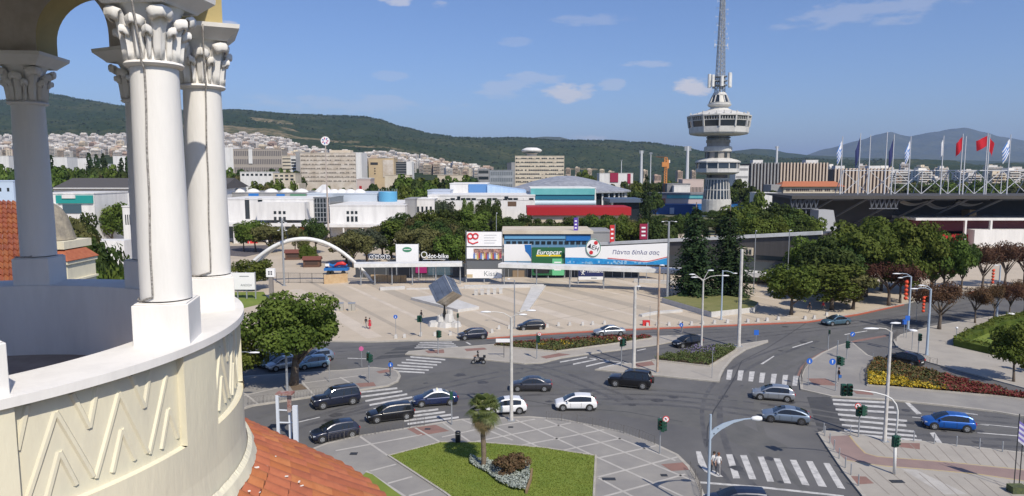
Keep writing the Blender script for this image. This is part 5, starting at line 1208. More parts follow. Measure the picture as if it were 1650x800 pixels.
for i in range(36):   # suburb on the far side, behind the stadium
    px_ = rr.choice([rr.uniform(1478, 1655), rr.uniform(1478, 1655), rr.uniform(1336, 1480)]); Y = rr.uniform(900, 1500); x = (px_ - 825) / F * Y * cs
    zt_ = atY(px_, rr.uniform(268, 280), Y).z; blk(rr.randrange(0, 10), (x, Y, max(hillz(x, Y, False), zt_ - 24)), rr.uniform(-.4, .4), rr.uniform(.9, 1.3), 'pale block of the distant suburb behind the truss, near ' + min(LMK, key=lambda q: abs(q[0] - px_))[1], 'apartment blocks behind the stadium')
for (px_, py_, Y) in [(930, 266, 1300), (950, 266, 1310), (970, 267, 1290), (985, 268, 1300), (1040, 271, 1150), (1060, 274, 1100), (1096, 271, 1150), (1118, 272, 1180), (915, 265, 1320)]:
    x = (px_ - 825) / F * Y * cs; blk(rr.randrange(8, 20), (x, Y, atY(px_, py_ + 7, Y).z - 9), rr.uniform(-.3, .3), .55, 'small house at the foot of the wooded ridge, near ' + min(LMK, key=lambda q: abs(q[0] - px_))[1], 'houses at the foot of the ridge')
# ================= TREES =================
bark = mat('bark', (.10, .075, .055), .95, col2=(.16, .13, .10), scale=3, bump=.5, bscale=12)
def leafm(n_, c1, c2, sc=.35, tr=.30): return mat(n_, c1, .75, col2=c2, scale=sc, detail=4, lo=.4, hi=.6, coord='obj', trans=tr, rnd=.35, spec=.15)
LM = {'green': leafm('leaves_mid_green', (.068, .102, .018), (.135, .175, .034)), 'dark': leafm('leaves_dark_green', (.038, .064, .017), (.080, .112, .028)),
      'bright': leafm('leaves_bright_green', (.072, .115, .018), (.145, .19, .036)), 'olive': leafm('leaves_olive', (.098, .10, .034), (.165, .16, .062)),
      'brown': leafm('dry_brown_seed_pods', (.085, .045, .028), (.16, .085, .05)), 'conifer': leafm('conifer_needles', (.020, .040, .016), (.050, .076, .028)),
      'grey': leafm('leaves_grey_green', (.055, .075, .045), (.10, .12, .075))}
def leafquad(mb, c, n, s_, rr, asp=1.0):
    u = n.orthogonal().normalized(); v = n.cross(u); a = rr.uniform(0, 6.28); u2 = u * math.cos(a) + v * math.sin(a); v2 = n.cross(u2)
    a_, b_ = u2 * s_ * .5, v2 * s_ * .5 * asp
    mb.add([c - a_ - b_ * .4, c + b_ * -1.0 , c + a_ - b_ * .3, c + b_ * 1.0 + a_ * .1], [(0, 1, 2, 3)])
def rdir(rr):
    while True:
        v = Vector((rr.uniform(-1, 1), rr.uniform(-1, 1), rr.uniform(-1, 1)))
        if .05 < v.length < 1: return v.normalized()
def crown(kind, W, Hc, z0, n, ls, seed, nb=30):
    """leaf-sized faces spread through many uneven clumps"""
    rr = random.Random(seed); mb = MB(); bl = []
    if kind == 'conifer':
        lv = 36
        for i in range(lv):
            t_ = i / (lv - 1); zc = z0 + Hc * t_; rad = W / 2 * ((1 - t_) ** .62) * rr.uniform(.78, 1.12) + .12
            if t_ < .12: rad *= .7 + 2.4 * t_
            nbr = max(4, int(13 * (1 - t_) + 4))
            for k in range(nbr):
                a = rr.uniform(0, 6.283); L = rad * rr.uniform(.7, 1.12)
                steps = max(2, int(L / (.42 * ls / .35)))
                for s_ in range(steps):
                    q = (s_ + 1) / steps
                    for e in range(max(2, int(n / 1500))):
                        c = Vector((math.cos(a) * L * q, math.sin(a) * L * q, zc - .35 * L * q * q + rr.uniform(-.2, .15))) + rdir(rr) * ls * .8
                        nn = (Vector((math.cos(a) * .5, math.sin(a) * .5, .9)) + rdir(rr) * .6).normalized(); leafquad(mb, c, nn, ls * rr.uniform(.7, 1.5), rr, .6)
        return mb
    for i in range(nb):
        d = rdir(rr); q = rr.uniform(.3, .86); 
        if kind == 'umbrella': d.z = abs(d.z) * .35; c = Vector((d.x * W / 2 * q * 1.15, d.y * W / 2 * q * 1.15, z0 + Hc * (.35 + .5 * rr.random() * (1 - q * .5)))); r_ = Vector((W * .16, W * .16, Hc * .20)) * rr.uniform(.7, 1.25)
        elif kind == 'tall': c = Vector((d.x * W / 2 * q * .9, d.y * W / 2 * q * .9, z0 + Hc * rr.uniform(.12, .86))); r_ = Vector((W * .2, W * .2, Hc * .15)) * rr.uniform(.7, 1.25)
        else: c = Vector((d.x * W / 2 * q, d.y * W / 2 * q, z0 + Hc * .5 + d.z * Hc * .5 * q * .95)); r_ = Vector((W * .165, W * .165, Hc * .14)) * rr.uniform(.55, 1.35)
        bl.append((c, r_))
    tot = sum(r_.x ** 2 for _, r_ in bl)
    for c, r_ in bl:
        k = int(n * r_.x ** 2 / tot)
        for j in range(k):
            d = rdir(rr); rad = rr.uniform(.45, 1.0) ** .5; 
            if rr.random() < .07: rad *= rr.uniform(1.0, 1.35)
            p = c + Vector((d.x * r_.x, d.y * r_.y, d.z * r_.z)) * rad; nn = (d + rdir(rr) * .8 + Vector((0, 0, .25))).normalized()
            leafquad(mb, p, nn, ls * rr.uniform(.6, 1.5), rr)
    return mb
def trunk(Ht, rad, W, lean=0, nlimb=5, seed=1, lz=.55, up=.95):
    rr = random.Random(seed); mb = MB(); p = [Vector((0, 0, -.1)), Vector((lean * .3, 0, Ht * .35)), Vector((lean * .7, lean * .2, Ht * .7)), Vector((lean, 0, Ht * 1.0)), Vector((lean, 0, Ht * 1.25))]
    mb.tube(p, [rad * 1.35, rad, rad * .85, rad * .6, rad * .25], 9)
    for i in range(nlimb):
        a = 6.283 * i / nlimb + rr.uniform(-.4, .4); zs = Ht * rr.uniform(lz, up); L = W * rr.uniform(.22, .4)
        s_ = Vector((lean * .7, 0, zs)); mb.tube([s_, s_ + Vector((math.cos(a) * L * .45, math.sin(a) * L * .45, L * .45)), s_ + Vector((math.cos(a) * L, math.sin(a) * L, L * .95))], [rad * .55, rad * .38, rad * .14], 6)
    return mb
TP = {}
def proto(key, kind, mk, W, Hc, z0, n, ls, seed, trk, nb=30):
    TP[key] = (crown(kind, W, Hc, z0, n, ls, seed, nb), trunk(*trk), LM[mk], W, z0 + Hc)
# unit prototypes ~ 8 m wide, 9 m tall
proto('round_a', 'round', 'green', 8, 6.6, 2.2, 5200, .36, 1, (3.2, .22, 8, 0, 5, 1)); proto('round_b', 'round', 'dark', 8, 7, 2.0, 5200, .38, 2, (3.2, .24, 8, .3, 5, 2)); proto('round_c', 'round', 'bright', 8, 6.8, 2.2, 5200, .36, 3, (3.2, .2, 8, -.2, 5, 3))
proto('olive', 'round', 'olive', 8, 6.5, 1.9, 4800, .36, 4, (3, .25, 8, .2, 6, 4)); proto('tall', 'tall', 'green', 5.5, 10, 1.6, 5000, .36, 5, (5, .2, 5, 0, 5, 5)); proto('grey', 'round', 'grey', 8, 6.5, 1.6, 4500, .36, 6, (3, .25, 8, .2, 6, 6))
proto('far_a', 'round', 'green', 8, 7, 1.2, 1500, .62, 7, (3, .25, 8, 0, 3, 7), 16); proto('far_b', 'round', 'dark', 8, 7, 1.2, 1500, .62, 8, (3, .25, 8, 0, 3, 8), 16); proto('far_c', 'round', 'olive', 8, 6.4, 1.2, 1400, .62, 9, (3, .25, 8, 0, 3, 9), 14)
proto('cypress', 'tall', 'conifer', 3.0, 12, .6, 1300, .5, 10, (4, .2, 2, 0, 2, 10), 16)
proto('conifer', 'conifer', 'conifer', 8.4, 15.2, 1.0, 10500, .50, 11, (14, .28, 1, 0, 2, 11)); proto('brown', 'umbrella', 'brown', 8.5, 4.2, 2.6, 5200, .20, 12, (2.6, .24, 8, .15, 8, 12, .75, 1.0), 30)
CM = {}
def tree(key, loc, W, Ht, label, cat='tree', group=None, name=None, rz=None, lean=0):
    cb, tb, lm, pw, ph = TP[key]
    if key not in CM: CM[key] = [None, None]
    sx2 = W / pw; sz2 = Ht / ph; rr_ = random.Random(int(abs(loc[0] * 31 + loc[1] * 17)) + 1)
    nm = name or {'conifer': 'conifer_tree', 'cypress': 'cypress_tree', 'brown': 'bare_locust_tree', 'olive': 'olive_tree'}.get(key, 'broadleaf_tree')
    r_ = empty(nm, (loc[0], loc[1], loc[2] if len(loc) > 2 else 0), rr_.uniform(0, 6.28) if rz is None else rz, label, cat, group); r_.scale = (sx2, sx2, sz2)
    if CM[key][0] is None:
        a = tb.build('trunk', bark, r_, None, True); b_ = cb.build('crown', lm, r_); CM[key] = [a.data, b_.data]
    else:
        for nm_, d in (('trunk', CM[key][0]), ('crown', CM[key][1])): o = bpy.data.objects.new(nm_, d); C.objects.link(o); o.parent = r_
    return r_
def tpx(key, bx, by, cxl, cxr, ty, label, **kw):
    """tree rooted at ground pixel (bx,by) whose crown spans cxl..cxr and tops at ty"""
    g = G(bx, by); W = (cxr - cxl) / F * (g.y * cs + CH * sn); return tree(key, (g.x, g.y), W, HT(bx, by, ty), label, **kw)
# the big trees near the road
bigc = crown('round', 10.6, 8.6, 2.4, 15000, .30, 31, 34); bigt = trunk(3.8, .42, 10, .9, 7, 31)
g = G(473, 622); wd = (540 - 388) / F * (g.y * cs + CH * sn); r_ = empty('broadleaf_tree', (g.x, g.y, .1), 1.1, 'large leafy green tree shading the parked cars beside the lamp', 'tree'); s_ = wd / 10.2; r_.scale = (s_, s_, HT(473, 622, 461) / 11.0)
bigt.build('trunk', bark, r_, None, True); bigc.build('crown', LM['green'], r_)
tpx('round_c', 392, 628, 348, 432, 520, 'bright green bushy tree at the edge of the gallery wall')
tpx('round_a', 1275, 509, 1231, 1321, 420, 'rounded green street tree on the plaza edge nearest the dark hall entrance', group='street trees by the avenue')
tpx('tall', 1340, 501, 1308, 1388, 424, 'green street tree next in line after the rounded one', group='street trees by the avenue')
tpx('olive', 1374, 500, 1350, 1430, 432, 'dull olive-brown tree with a thick leaning dark trunk', group='street trees by the avenue')
tpx('round_c', 1633, 617, 1597, 1672, 515, 'young light green tree with a pale trunk on the far pavement')
tpx('conifer', 1118, 483, 1076, 1160, 338, 'tall dark conifer at the corner of the plaza planter, left of its twin', cat='conifer'); tpx('conifer', 1172, 480, 1131, 1217, 341, 'tall dark conifer at the corner of the plaza planter, right of its twin', cat='conifer')
g = G(1040, 452); tree('conifer', (atY(1040, 380, 200).x, 200), 30 / F * 200 * 1.2, atY(1040, 285, 200).z, 'slender dark conifer rising behind the white advertising banner', cat='conifer')
tpx('round_a', 410, 470, 378, 442, 414, 'round bushy tree in front of the left foot of the white arch')
for (bx, by, l_, r2, ty, lb) in [(1432, 494, 1388, 1478, 418, 'bare brown locust tree behind the red lantern banner'), (1513, 532, 1478, 1568, 450, 'wide bare brown locust tree standing closest to the slip road'), (1571, 522, 1548, 1596, 458, 'bare brown locust tree next along the pavement beyond the widest one'),
                                 (1601, 517, 1580, 1624, 452, 'slim bare brown locust tree in the middle of the far pavement row'), (1626, 513, 1606, 1648, 450, 'bare brown locust tree last but one in the far pavement row'), (1650, 510, 1632, 1680, 446, 'bare brown locust tree at the end of the far pavement row'),
                                 (1582, 470, 1548, 1612, 388, 'bare brown locust tree in front of the white stadium wall'), (1618, 466, 1590, 1650, 384, 'second bare brown locust tree against the white stadium wall'), (1650, 462, 1622, 1690, 386, 'bare brown locust tree against the stadium wall at the picture edge'), (1500, 476, 1470, 1540, 412, 'dark brown locust tree beyond the avenue behind the bus lane')]:
    tpx('brown', bx, by, l_, r2, ty, lb, group='bare brown locust trees along the avenue')
# wooded belt to the right, behind the plaza
rr = random.Random(4)
belt = [(1330, 488, 1290, 1378, 376, 'dark'), (1300, 470, 1262, 1345, 378, 'green'), (1395, 480, 1350, 1440, 360, 'green'), (1420, 470, 1382, 1470, 346, 'bright'), (1470, 478, 1430, 1520, 352, 'bright'), (1380, 462, 1335, 1428, 344, 'green'), (1520, 478, 1490, 1560, 380, 'green'), (1548, 476, 1525, 1570, 372, 'dark'),
        (1345, 470, 1310, 1390, 372, 'bright'), (1450, 490, 1420, 1490, 392, 'bright'), (1500, 470, 1470, 1530, 362, 'green'), (1360, 486, 1330, 1400, 392, 'dark')]
KB = {'dark': 'round_b', 'green': 'round_a', 'bright': 'round_c'}
bl_ = ['dark green tree leaning over the end of the dark hall', 'mid green tree right behind the roof end of the dark hall', 'mid green tree in the thick of the park belt', 'bright green treetop, highest of the park belt', 'bright green broad tree below the stadium screen', 'mid green treetop touching the stadium eave line', 'mid green tree in front of the white stadium column', 'dark narrow tree beside the bare brown trees', 'bright green tree deep in the park belt', 'bright green lower tree behind the first bare brown tree', 'mid green tree under the dark stadium terrace', 'dark low tree at the front of the park belt']
for (bx, by, l_, r2, ty, k_), lb in zip(belt, bl_): tpx(KB[k_], bx, by, l_, r2, ty, lb, group='park trees behind the avenue')
def at_top(key, px, ptop, Y, W, lab, grp, hmin=5, base=0.0):
    p = atY(px, ptop, Y); return tree(key, (p.x, Y, base), W, max(hmin, p.z - base), lab, group=grp)
def row(spec, lab, grp, seed):
    rr = random.Random(seed)
    adj = {'round_a': 'mid green', 'round_b': 'dark green', 'round_c': 'bright green', 'olive': 'dull olive', 'grey': 'grey-green', 'tall': 'tall green', 'far_a': 'mid green', 'far_b': 'dark green', 'far_c': 'dull olive', 'cypress': 'slim dark'}
    for si, (p0, p1, t0, t1, Y0, Y1, n, keys, Wd) in enumerate(spec):
        for i in range(n):
            t_ = (i + rr.uniform(.2, .8)) / n; Y = rr.uniform(Y0, Y1); px = p0 + (p1 - p0) * t_; ky = rr.choice(keys)
            near_ = min(LMK, key=lambda q: abs(q[0] - px)); side = 'just left of' if px < near_[0] - 6 else 'just right of' if px > near_[0] + 6 else 'in line with'
            sz = ['nearer', 'middle', 'farther'][min(2, int((Y - Y0) / (Y1 - Y0 + .01) * 3))] if Y1 - Y0 > 8 else ORD[min(i, 7)]
            at_top(ky, px, rr.uniform(t0, t1), Y, Wd * rr.uniform(.8, 1.25), '%s %s %s, %s %s' % (sz, adj[ky], lab, side, near_[1]), grp)
# trees right behind the canopy and billboards
spec = [(548, 578, 366, 374, 168, 176, 2, ['olive', 'round_b'], 9), (585, 600, 360, 366, 170, 180, 1, ['grey'], 11), (610, 640, 352, 362, 180, 190, 2, ['tall', 'olive'], 7), (640, 770, 330, 342, 195, 215, 6, ['round_b', 'round_a', 'olive'], 12), (650, 760, 348, 362, 172, 185, 6, ['olive', 'round_b', 'round_a'], 9), (690, 760, 370, 378, 160, 165, 3, ['olive', 'round_a'], 7)]
row(spec, 'tree behind the plaza canopy', 'trees behind the plaza canopy', 5)
row([(770, 860, 340, 350, 205, 220, 3, ['tall', 'grey', 'round_a'], 6), (815, 1015, 341, 352, 200, 216, 12, ['round_a', 'olive', 'round_b'], 8), (960, 1070, 345, 360, 180, 200, 6, ['round_b', 'round_a'], 8)], 'tree below the red fascia', 'trees in front of the red fascia', 6)
row([(1185, 1300, 322, 338, 200, 235, 9, ['round_b', 'olive', 'round_a'], 11), (1200, 1320, 340, 356, 180, 200, 7, ['round_b', 'round_a'], 9), (1090, 1130, 335, 345, 220, 240, 3, ['cypress', 'far_b'], 4), (1100, 1180, 348, 356, 210, 220, 3, ['cypress'], 3), (1050, 1132, 346, 351, 250, 310, 7, ['round_b', 'olive'], 9), (1128, 1180, 350, 354, 250, 290, 5, ['round_b'], 8), (1172, 1225, 340, 348, 260, 320, 5, ['round_b', 'round_a'], 9), (1136, 1172, 335, 341, 320, 350, 3, ['round_b'], 9)], 'tree beyond the tower foot', 'trees right of the tower foot', 7)
row([(384, 445, 352, 360, 196, 205, 3, ['round_a', 'olive', 'round_c'], 9), (498, 520, 346, 350, 196, 200, 1, ['round_b'], 8), (480, 496, 372, 376, 185, 190, 1, ['olive'], 5), (480, 512, 392, 398, 172, 174, 2, ['round_c'], 4.0), (466, 500, 352, 362, 198, 202, 1, ['olive'], 6)], 'tree before the white halls', 'trees in front of the exhibition halls', 8)
# behind the gallery on the left
tpx('round_a', 182, 402, 146, 206, 318, 'tall round green tree between the shaded inner column and the teal-fronted shop')
row([(88, 150, 362, 385, 60, 75, 3, ['round_b', 'olive'], 7), (112, 210, 396, 412, 48, 56, 4, ['round_b', 'round_a'], 5), (92, 128, 335, 350, 85, 95, 2, ['olive', 'round_b'], 7), (70, 140, 330, 345, 150, 165, 3, ['olive', 'round_b'], 8), (0, 20, 315, 322, 180, 190, 1, ['olive'], 9)], 'garden tree below the gallery', 'garden trees below the gallery', 9)
# campus belts in the middle distance
L1 = 'campus tree'; G1 = 'campus trees below the suburb'
row([(-10, 210, 259, 269, 330, 420, 26, ['far_a', 'far_b', 'far_c'], 14), (60, 210, 276, 296, 270, 330, 16, ['far_a', 'far_c', 'far_b'], 11), (350, 480, 264, 273, 450, 500, 15, ['far_a', 'far_b', 'far_c'], 13), (350, 480, 283, 296, 280, 320, 15, ['far_a', 'far_c'], 10), (480, 600, 296, 302, 300, 340, 6, ['far_a', 'far_b'], 9), (596, 640, 286, 302, 300, 340, 5, ['far_b', 'far_a'], 11), (640, 760, 274, 286, 300, 380, 13, ['far_b', 'far_a', 'far_b'], 14), (640, 700, 288, 300, 280, 300, 4, ['far_a'], 10), (730, 800, 288, 300, 300, 340, 5, ['far_b', 'far_a'], 10)], L1, G1, 10)
row([(104, 140, 290, 292, 262, 268, 1, ['grey'], 11), (124, 134, 290, 292, 262, 268, 1, ['grey'], 11)], 'ball-shaped tree', 'pair of round trees', 3)
row([(140, 210, 236, 252, 380, 420, 5, ['cypress'], 5), (70, 80, 240, 250, 380, 400, 2, ['cypress'], 5), (700, 712, 284, 290, 300, 310, 2, ['cypress'], 5)], 'cypress', 'cypresses above the campus trees', 11)
row([(905, 1010, 270, 284, 520, 640, 10, ['far_a', 'far_b', 'far_c'], 16), (990, 1110, 286, 300, 452, 500, 12, ['far_a', 'far_b', 'far_c'], 13), (1010, 1060, 300, 316, 340, 360, 6, ['far_b'], 10), (1178, 1212, 282, 300, 380, 420, 5, ['far_b'], 12), (1206, 1262, 300, 318, 320, 360, 7, ['far_b', 'far_a'], 10), (1300, 1345, 300, 305, 520, 560, 3, ['far_b'], 10)], 'grove tree', 'grove around the tower', 12)
row([(1450, 1660, 284, 296, 420, 560, 18, ['far_b', 'far_a', 'far_c'], 17)], 'tree seen through the truss', 'trees seen through the truss', 13)
row([(585, 600, 318, 322, 262, 264, 1, ['round_b'], 5), (528, 560, 318, 322, 256, 260, 3, ['far_c'], 4), (708, 730, 314, 320, 248, 252, 2, ['grey'], 7), (775, 805, 316, 320, 248, 252, 3, ['round_b'], 6), (740, 760, 316, 322, 246, 250, 1, ['round_a'], 5)], 'small tree over the hall roofs', 'small trees among the halls', 14)
# faraway wood filling the plain between campus and suburb: countless crowns
rr = random.Random(8); mb = MB()
cnt = 0
while cnt < 1500:
    Y = rr.uniform(640, 1150); px_ = rr.uniform(-60, 1700); x = (px_ - 825) / F * Y * cs
    if 330 < px_ < 480 and Y < 700: continue
    z = hillz(x, Y, False); h = rr.uniform(6, 12); w_ = rr.uniform(5, 9); cnt += 1
    for k in range(26):
        d = rdir(rr); d.z = abs(d.z); p = Vector((x + d.x * w_ * .7, Y + d.y * w_ * .5, z + h * (.35 + .6 * d.z))); leafquad(mb, p, (d + rdir(rr) * .5).normalized(), rr.uniform(2.2, 4.0), rr)
tag(mb.build('wood', LM['dark']), 'dark far-off woodland between the campus and the foot of the hills', 'wood', kind='stuff')
mb = MB(); cnt = 0   # tree cover on the lower slopes and ridge tops of the hills
while cnt < 5200:
    Y = rr.uniform(2250, 3920) if cnt % 3 else rr.uniform(3780, 3910); px_ = rr.uniform(-60, 1420); x = (px_ - 825) / F * Y * cs; z = hillz(x, Y); cnt += 1
    if 350 < px_ < 520 and Y < 2850: continue
    w_ = rr.uniform(5, 9)
    for k in range(8):
        d = rdir(rr); d.z = abs(d.z); p = Vector((x + d.x * w_ * .6, Y + d.y * w_ * .6, z + w_ * (.1 + .7 * d.z))); leafquad(mb, p, (d + rdir(rr) * .4).normalized(), rr.uniform(3.5, 6), rr)
tag(mb.build('wood', mat('pine_cover', (.028, .046, .018), .95, col2=(.045, .065, .024), scale=.02, spec=.1)), 'pine trees covering the slopes and ridge of the long hill', 'wood', kind='stuff')
# ---- palm ----
g = G(779, 757); Hp = HT(779, 757, 664); pm = empty('palm_tree', (g.x, g.y, .15), 0, 'single fan palm with a shaggy crown on the near lawn', 'palm tree')
m = MB(); pts = [(0, 0, -.1)] + [(.03 * math.sin(i * .5), 0, Hp * i / 14) for i in range(1, 15)]; m.tube(pts, [.26] + [.19 + .02 * (i % 2) + (.06 if i > 9 else 0) for i in range(14)], 12); m.build('trunk', mat('palm_fibre', (.13, .095, .065), .95, col2=(.22, .17, .12), scale=9, bump=.6, bscale=30), pm)
rr = random.Random(3); gm = mat('palm_green', (.075, .11, .022), .6, col2=(.13, .15, .04), scale=1.5, coord='obj', trans=.2); dm = mat('palm_dry', (.26, .20, .09), .8, col2=(.17, .13, .06), scale=3, coord='obj', trans=.15)
def frond(mb, base, d, L, fan, n, droop):
    d = d.normalized(); tip = base + d * L * .45; mb.tube([base, tip], [.018, .01], 4); side = d.cross(Vector((0, 0, 1))); side = side.normalized() if side.length > .1 else Vector((1, 0, 0)); upv = side.cross(d)
    for k in range(n):
        a = -fan + 2 * fan * k / (n - 1); e = (d * math.cos(a) + side * math.sin(a)).normalized(); l_ = L * .62 * (1 - .25 * abs(a) / fan)
        q1 = tip + e * l_ * .6 + upv * .04; q2 = tip + e * l_ + Vector((0, 0, -droop * l_)); wv = upv.cross(e).normalized() * .036
        mb.add([tip - wv * .3, tip + wv * .3, q1 + wv, q1 - wv, q2], [(0, 1, 2, 3), (3, 2, 4)])
ctr = Vector((0, 0, Hp)); m = MB(); m2 = MB()
for k in range(54):
    el = rr.uniform(-.55, 1.25); a = rr.uniform(0, 6.283); frond(m, ctr + Vector((0, 0, rr.uniform(-.1, .25))), Vector((math.cos(a) * math.cos(el), math.sin(a) * math.cos(el), math.sin(el))), rr.uniform(1.3, 1.75), 1.25, 17, .35)
for k in range(34):
    el = rr.uniform(-1.35, -.5); a = rr.uniform(0, 6.283); frond(m2, ctr + Vector((0, 0, rr.uniform(-.35, -.05))), Vector((math.cos(a) * math.cos(el), math.sin(a) * math.cos(el), math.sin(el))), rr.uniform(1.1, 1.5), 1.0, 13, .5)
m.build('crown', gm, pm); m2.build('dead_fronds', dm, pm)
# ---- flower beds, hedges and shrubs ----
def inpoly(q, x, y):
    c = False; j = len(q) - 1
    for i in range(len(q)):
        if (q[i].y > y) != (q[j].y > y) and x < (q[j].x - q[i].x) * (y - q[i].y) / (q[j].y - q[i].y) + q[i].x: c = not c
        j = i
    return c
def bed(px, n, hgt, ls, mt, name, label, cat='flower bed', seed=1, z=.15, kind='stuff', world=None, parent=None, colour=None, blades=False):
    q = world or gp(px); rr = random.Random(seed); mb = MB(); k = 0; x0, x1 = min(p.x for p in q), max(p.x for p in q); y0, y1 = min(p.y for p in q), max(p.y for p in q)
    while k < n:
        x, y = rr.uniform(x0, x1), rr.uniform(y0, y1)
        if not inpoly(q, x, y): continue
        k += 1; lump = .6 + .55 * mnoise.noise(Vector((x * .9, y * .9, seed))) + .25 * rr.random(); h = hgt * max(.15, lump) 
        if blades: a = rr.uniform(0, 6.28); mb.add([(x - ls * .3 * math.cos(a), y - ls * .3 * math.sin(a), z), (x + ls * .3 * math.cos(a), y + ls * .3 * math.sin(a), z), (x + rr.uniform(-.1, .1), y + rr.uniform(-.1, .1), z + h * rr.uniform(.6, 1.3))], [(0, 1, 2)], 0)
        else: leafquad(mb, Vector((x, y, z + h * rr.uniform(.55, 1.0))), (Vector((0, 0, 1)) + rdir(rr) * .9).normalized(), ls * rr.uniform(.6, 1.4), rr)
        if not blades: mb.m[-1] = 0
        if colour: mb.m[-1] = colour(x, y, rr)
    mts = mt if isinstance(mt, list) else [mt]
    o = mb.build(name, mts, parent)
    if parent is None: tag(o, label, cat, kind=kind)
    return o
pet = {k: mat('petals_' + k, c, .7, trans=.2) for k, c in dict(red=(.19, .028, .024), yellow=(.50, .36, .02), orange=(.22, .10, .02), lilac=(.20, .17, .30), silver=(.36, .40, .36)).items()}
greenl = mat('bed_foliage', (.055, .085, .02), .8, col2=(.10, .12, .03), scale=1.2, trans=.15); bronze = mat('bronze_foliage', (.12, .065, .025), .8, col2=(.08, .09, .025), scale=1.5, trans=.15)
def bedbase(px, lab, mt=soil):
    m = MB(); q = gp(px); m.prism([(p.x, p.y) for p in q], .1, .17, 0); m.strip(q, .2, .1, .28, 1, True); return tag(m.build('flower_bed', [mt, kerbm]), lab, 'flower bed')
b1 = [(1408, 582), (1398, 600), (1398, 624), (1450, 628), (1520, 634), (1600, 641), (1700, 653), (1700, 660), (1650, 642), (1600, 629), (1530, 611), (1480, 599), (1440, 589), (1415, 582)]
bedbase(b1, 'kerbed soil bed of the long flower planting on the grey traffic island')
def col1(x, y, rr):
    p = Vector((x, y, 0)); d = p.y * cs + CH * sn; px_ = 825 + F * x / d; py_ = 400 - F * (y * sn - CH * cs) / d
    if px_ > 1508 + rr.uniform(-10, 10) + (py_ - 600) * .4: return 0 if rr.random() < .7 else 3
    if py_ > 604 + (px_ - 1398) * .22 + rr.uniform(-3, 3): return 1 if rr.random() < .75 else 2
    return 3 if rr.random() < .6 else (2 if rr.random() < .6 else 4)
bed(b1, 17000, .6, .20, [pet['red'], pet['yellow'], greenl, bronze, pet['orange']], 'flowers', 'dense yellow, bronze and dark red flowers filling the long bed on the grey traffic island', seed=4, colour=col1)
b2 = [(796, 560), (896, 569), (992, 556), (1050, 547.5), (1047, 545), (990, 546), (890, 551), (800, 557)]
bedbase(b2, 'kerbed soil bed on the long narrow median')
def col2f(x, y, rr):
    n_ = mnoise.noise(Vector((x * .5, y * .5, 2)))
    d = y * cs + CH * sn; py_ = 400 - F * (y * sn - CH * cs) / d; px_ = 825 + F * x / d
    if py_ < 559 - (px_ - 800) * .045 + rr.uniform(-2, 2): return 0 if rr.random() < .65 else 3
    return (1 if n_ > .25 and rr.random() < .5 else 2) if rr.random() < .55 else 3
bed(b2, 8000, .5, .2, [pet['red'], pet['yellow'], greenl, bronze], 'flowers', 'red and yellow-green flowers filling the bed on the long narrow median', seed=5, colour=col2f)
b3 = [(1052, 583), (1143, 593), (1160, 583), (1187, 566), (1170, 562), (1120, 565), (1085, 575)]
bedbase(b3, 'kerbed soil bed on the triangular island')
def col3(x, y, rr):
    d = y * cs + CH * sn; py_ = 400 - F * (y * sn - CH * cs) / d; px_ = 825 + F * x / d
    return 1 if py_ < 575 + rr.uniform(-3, 3) and px_ < 1152 and rr.random() < .6 else 0
bed(b3, 7000, .75, .16, [greenl, pet['lilac']], 'flowers', 'green plants and lilac lavender filling the bed on the triangular island', seed=6, colour=col3)
# silver hedge around the brown shrub on the lawn
hs = [(757, 744), (785, 748), (800, 756), (818, 768), (840, 771), (845, 760), (848, 750), (854, 752), (853, 775), (846, 797), (830, 796), (805, 785), (785, 768), (757, 752)]
q = gp(hs); bed(None, 5200, .5, .12, pet['silver'], 'silver_hedge', 'silvery white low hedge curving around the brown shrub on the near lawn', 'hedge', seed=7, z=.15, kind='', world=q)
m = MB(); g = G(820, 768); mb = crown('round', 2.9, 1.9, 0, 5200, .11, 41, 22); o = mb.build('shrub', mat('bronze_shrub', (.085, .06, .025), .8, col2=(.15, .085, .04), scale=2.5, coord='obj', trans=.15), None, (g.x, g.y, .15)); tag(o, 'rounded bronze-brown shrub inside the silver hedge', 'shrub')
m = MB(); m.strip(gp([(857, 764), (855, 780), (848, 800)]), .15, .18, .45); tag(m.build('wooden_edging', mat('wood_edge', (.22, .15, .08), .9)), 'short wooden edging board beside the silver hedge', 'edging')
# clipped green hedge on the far pavement
hp = gp([(1536, 553), (1606, 521), (1650, 512), (1720, 506), (1720, 512), (1655, 521), (1615, 530), (1552, 556), (1600, 567), (1680, 577), (1680, 585), (1600, 574), (1536, 559)])
m = MB(); m.prism([(p.x, p.y) for p in hp], .1, 1.0); hb = m.build('hedge', LM['green']); tag(hb, 'low clipped green hedge around the lawn on the far pavement', 'hedge')
bed(None, 9000, 1.35, .2, LM['bright'], 'leaves', '', parent=hb, world=hp, seed=9, z=.1)
for (bx, by, w2, h2, lb) in [(1652, 600, 3.0, 2.2, 'leafy shrub under the young light green tree'), (1618, 552, 2.6, 2.0, 'spreading green shrub rising out of the lawn behind the hedge'), (1648, 545, 3.4, 2.6, 'broad green shrub at the picture edge behind the hedge')]:
    g = G(bx, by); tag(crown('round', w2, h2, 0, 900, .22, int(bx), 9).build('shrub', LM['bright'], None, (g.x, g.y, .1)), lb, 'shrub')
# lawn patch with board on the upper left of the plaza
sheetpx = [(300, 505), (300, 474), (425, 472), (432, 484), (418, 492), (385, 500)]
m = MB(); q = gp(sheetpx); m.prism([(p.x, p.y) for p in q], .12, .2); struct(m.build('lawn', grassm), 'small bright lawn under the white notice board', 'lawn')
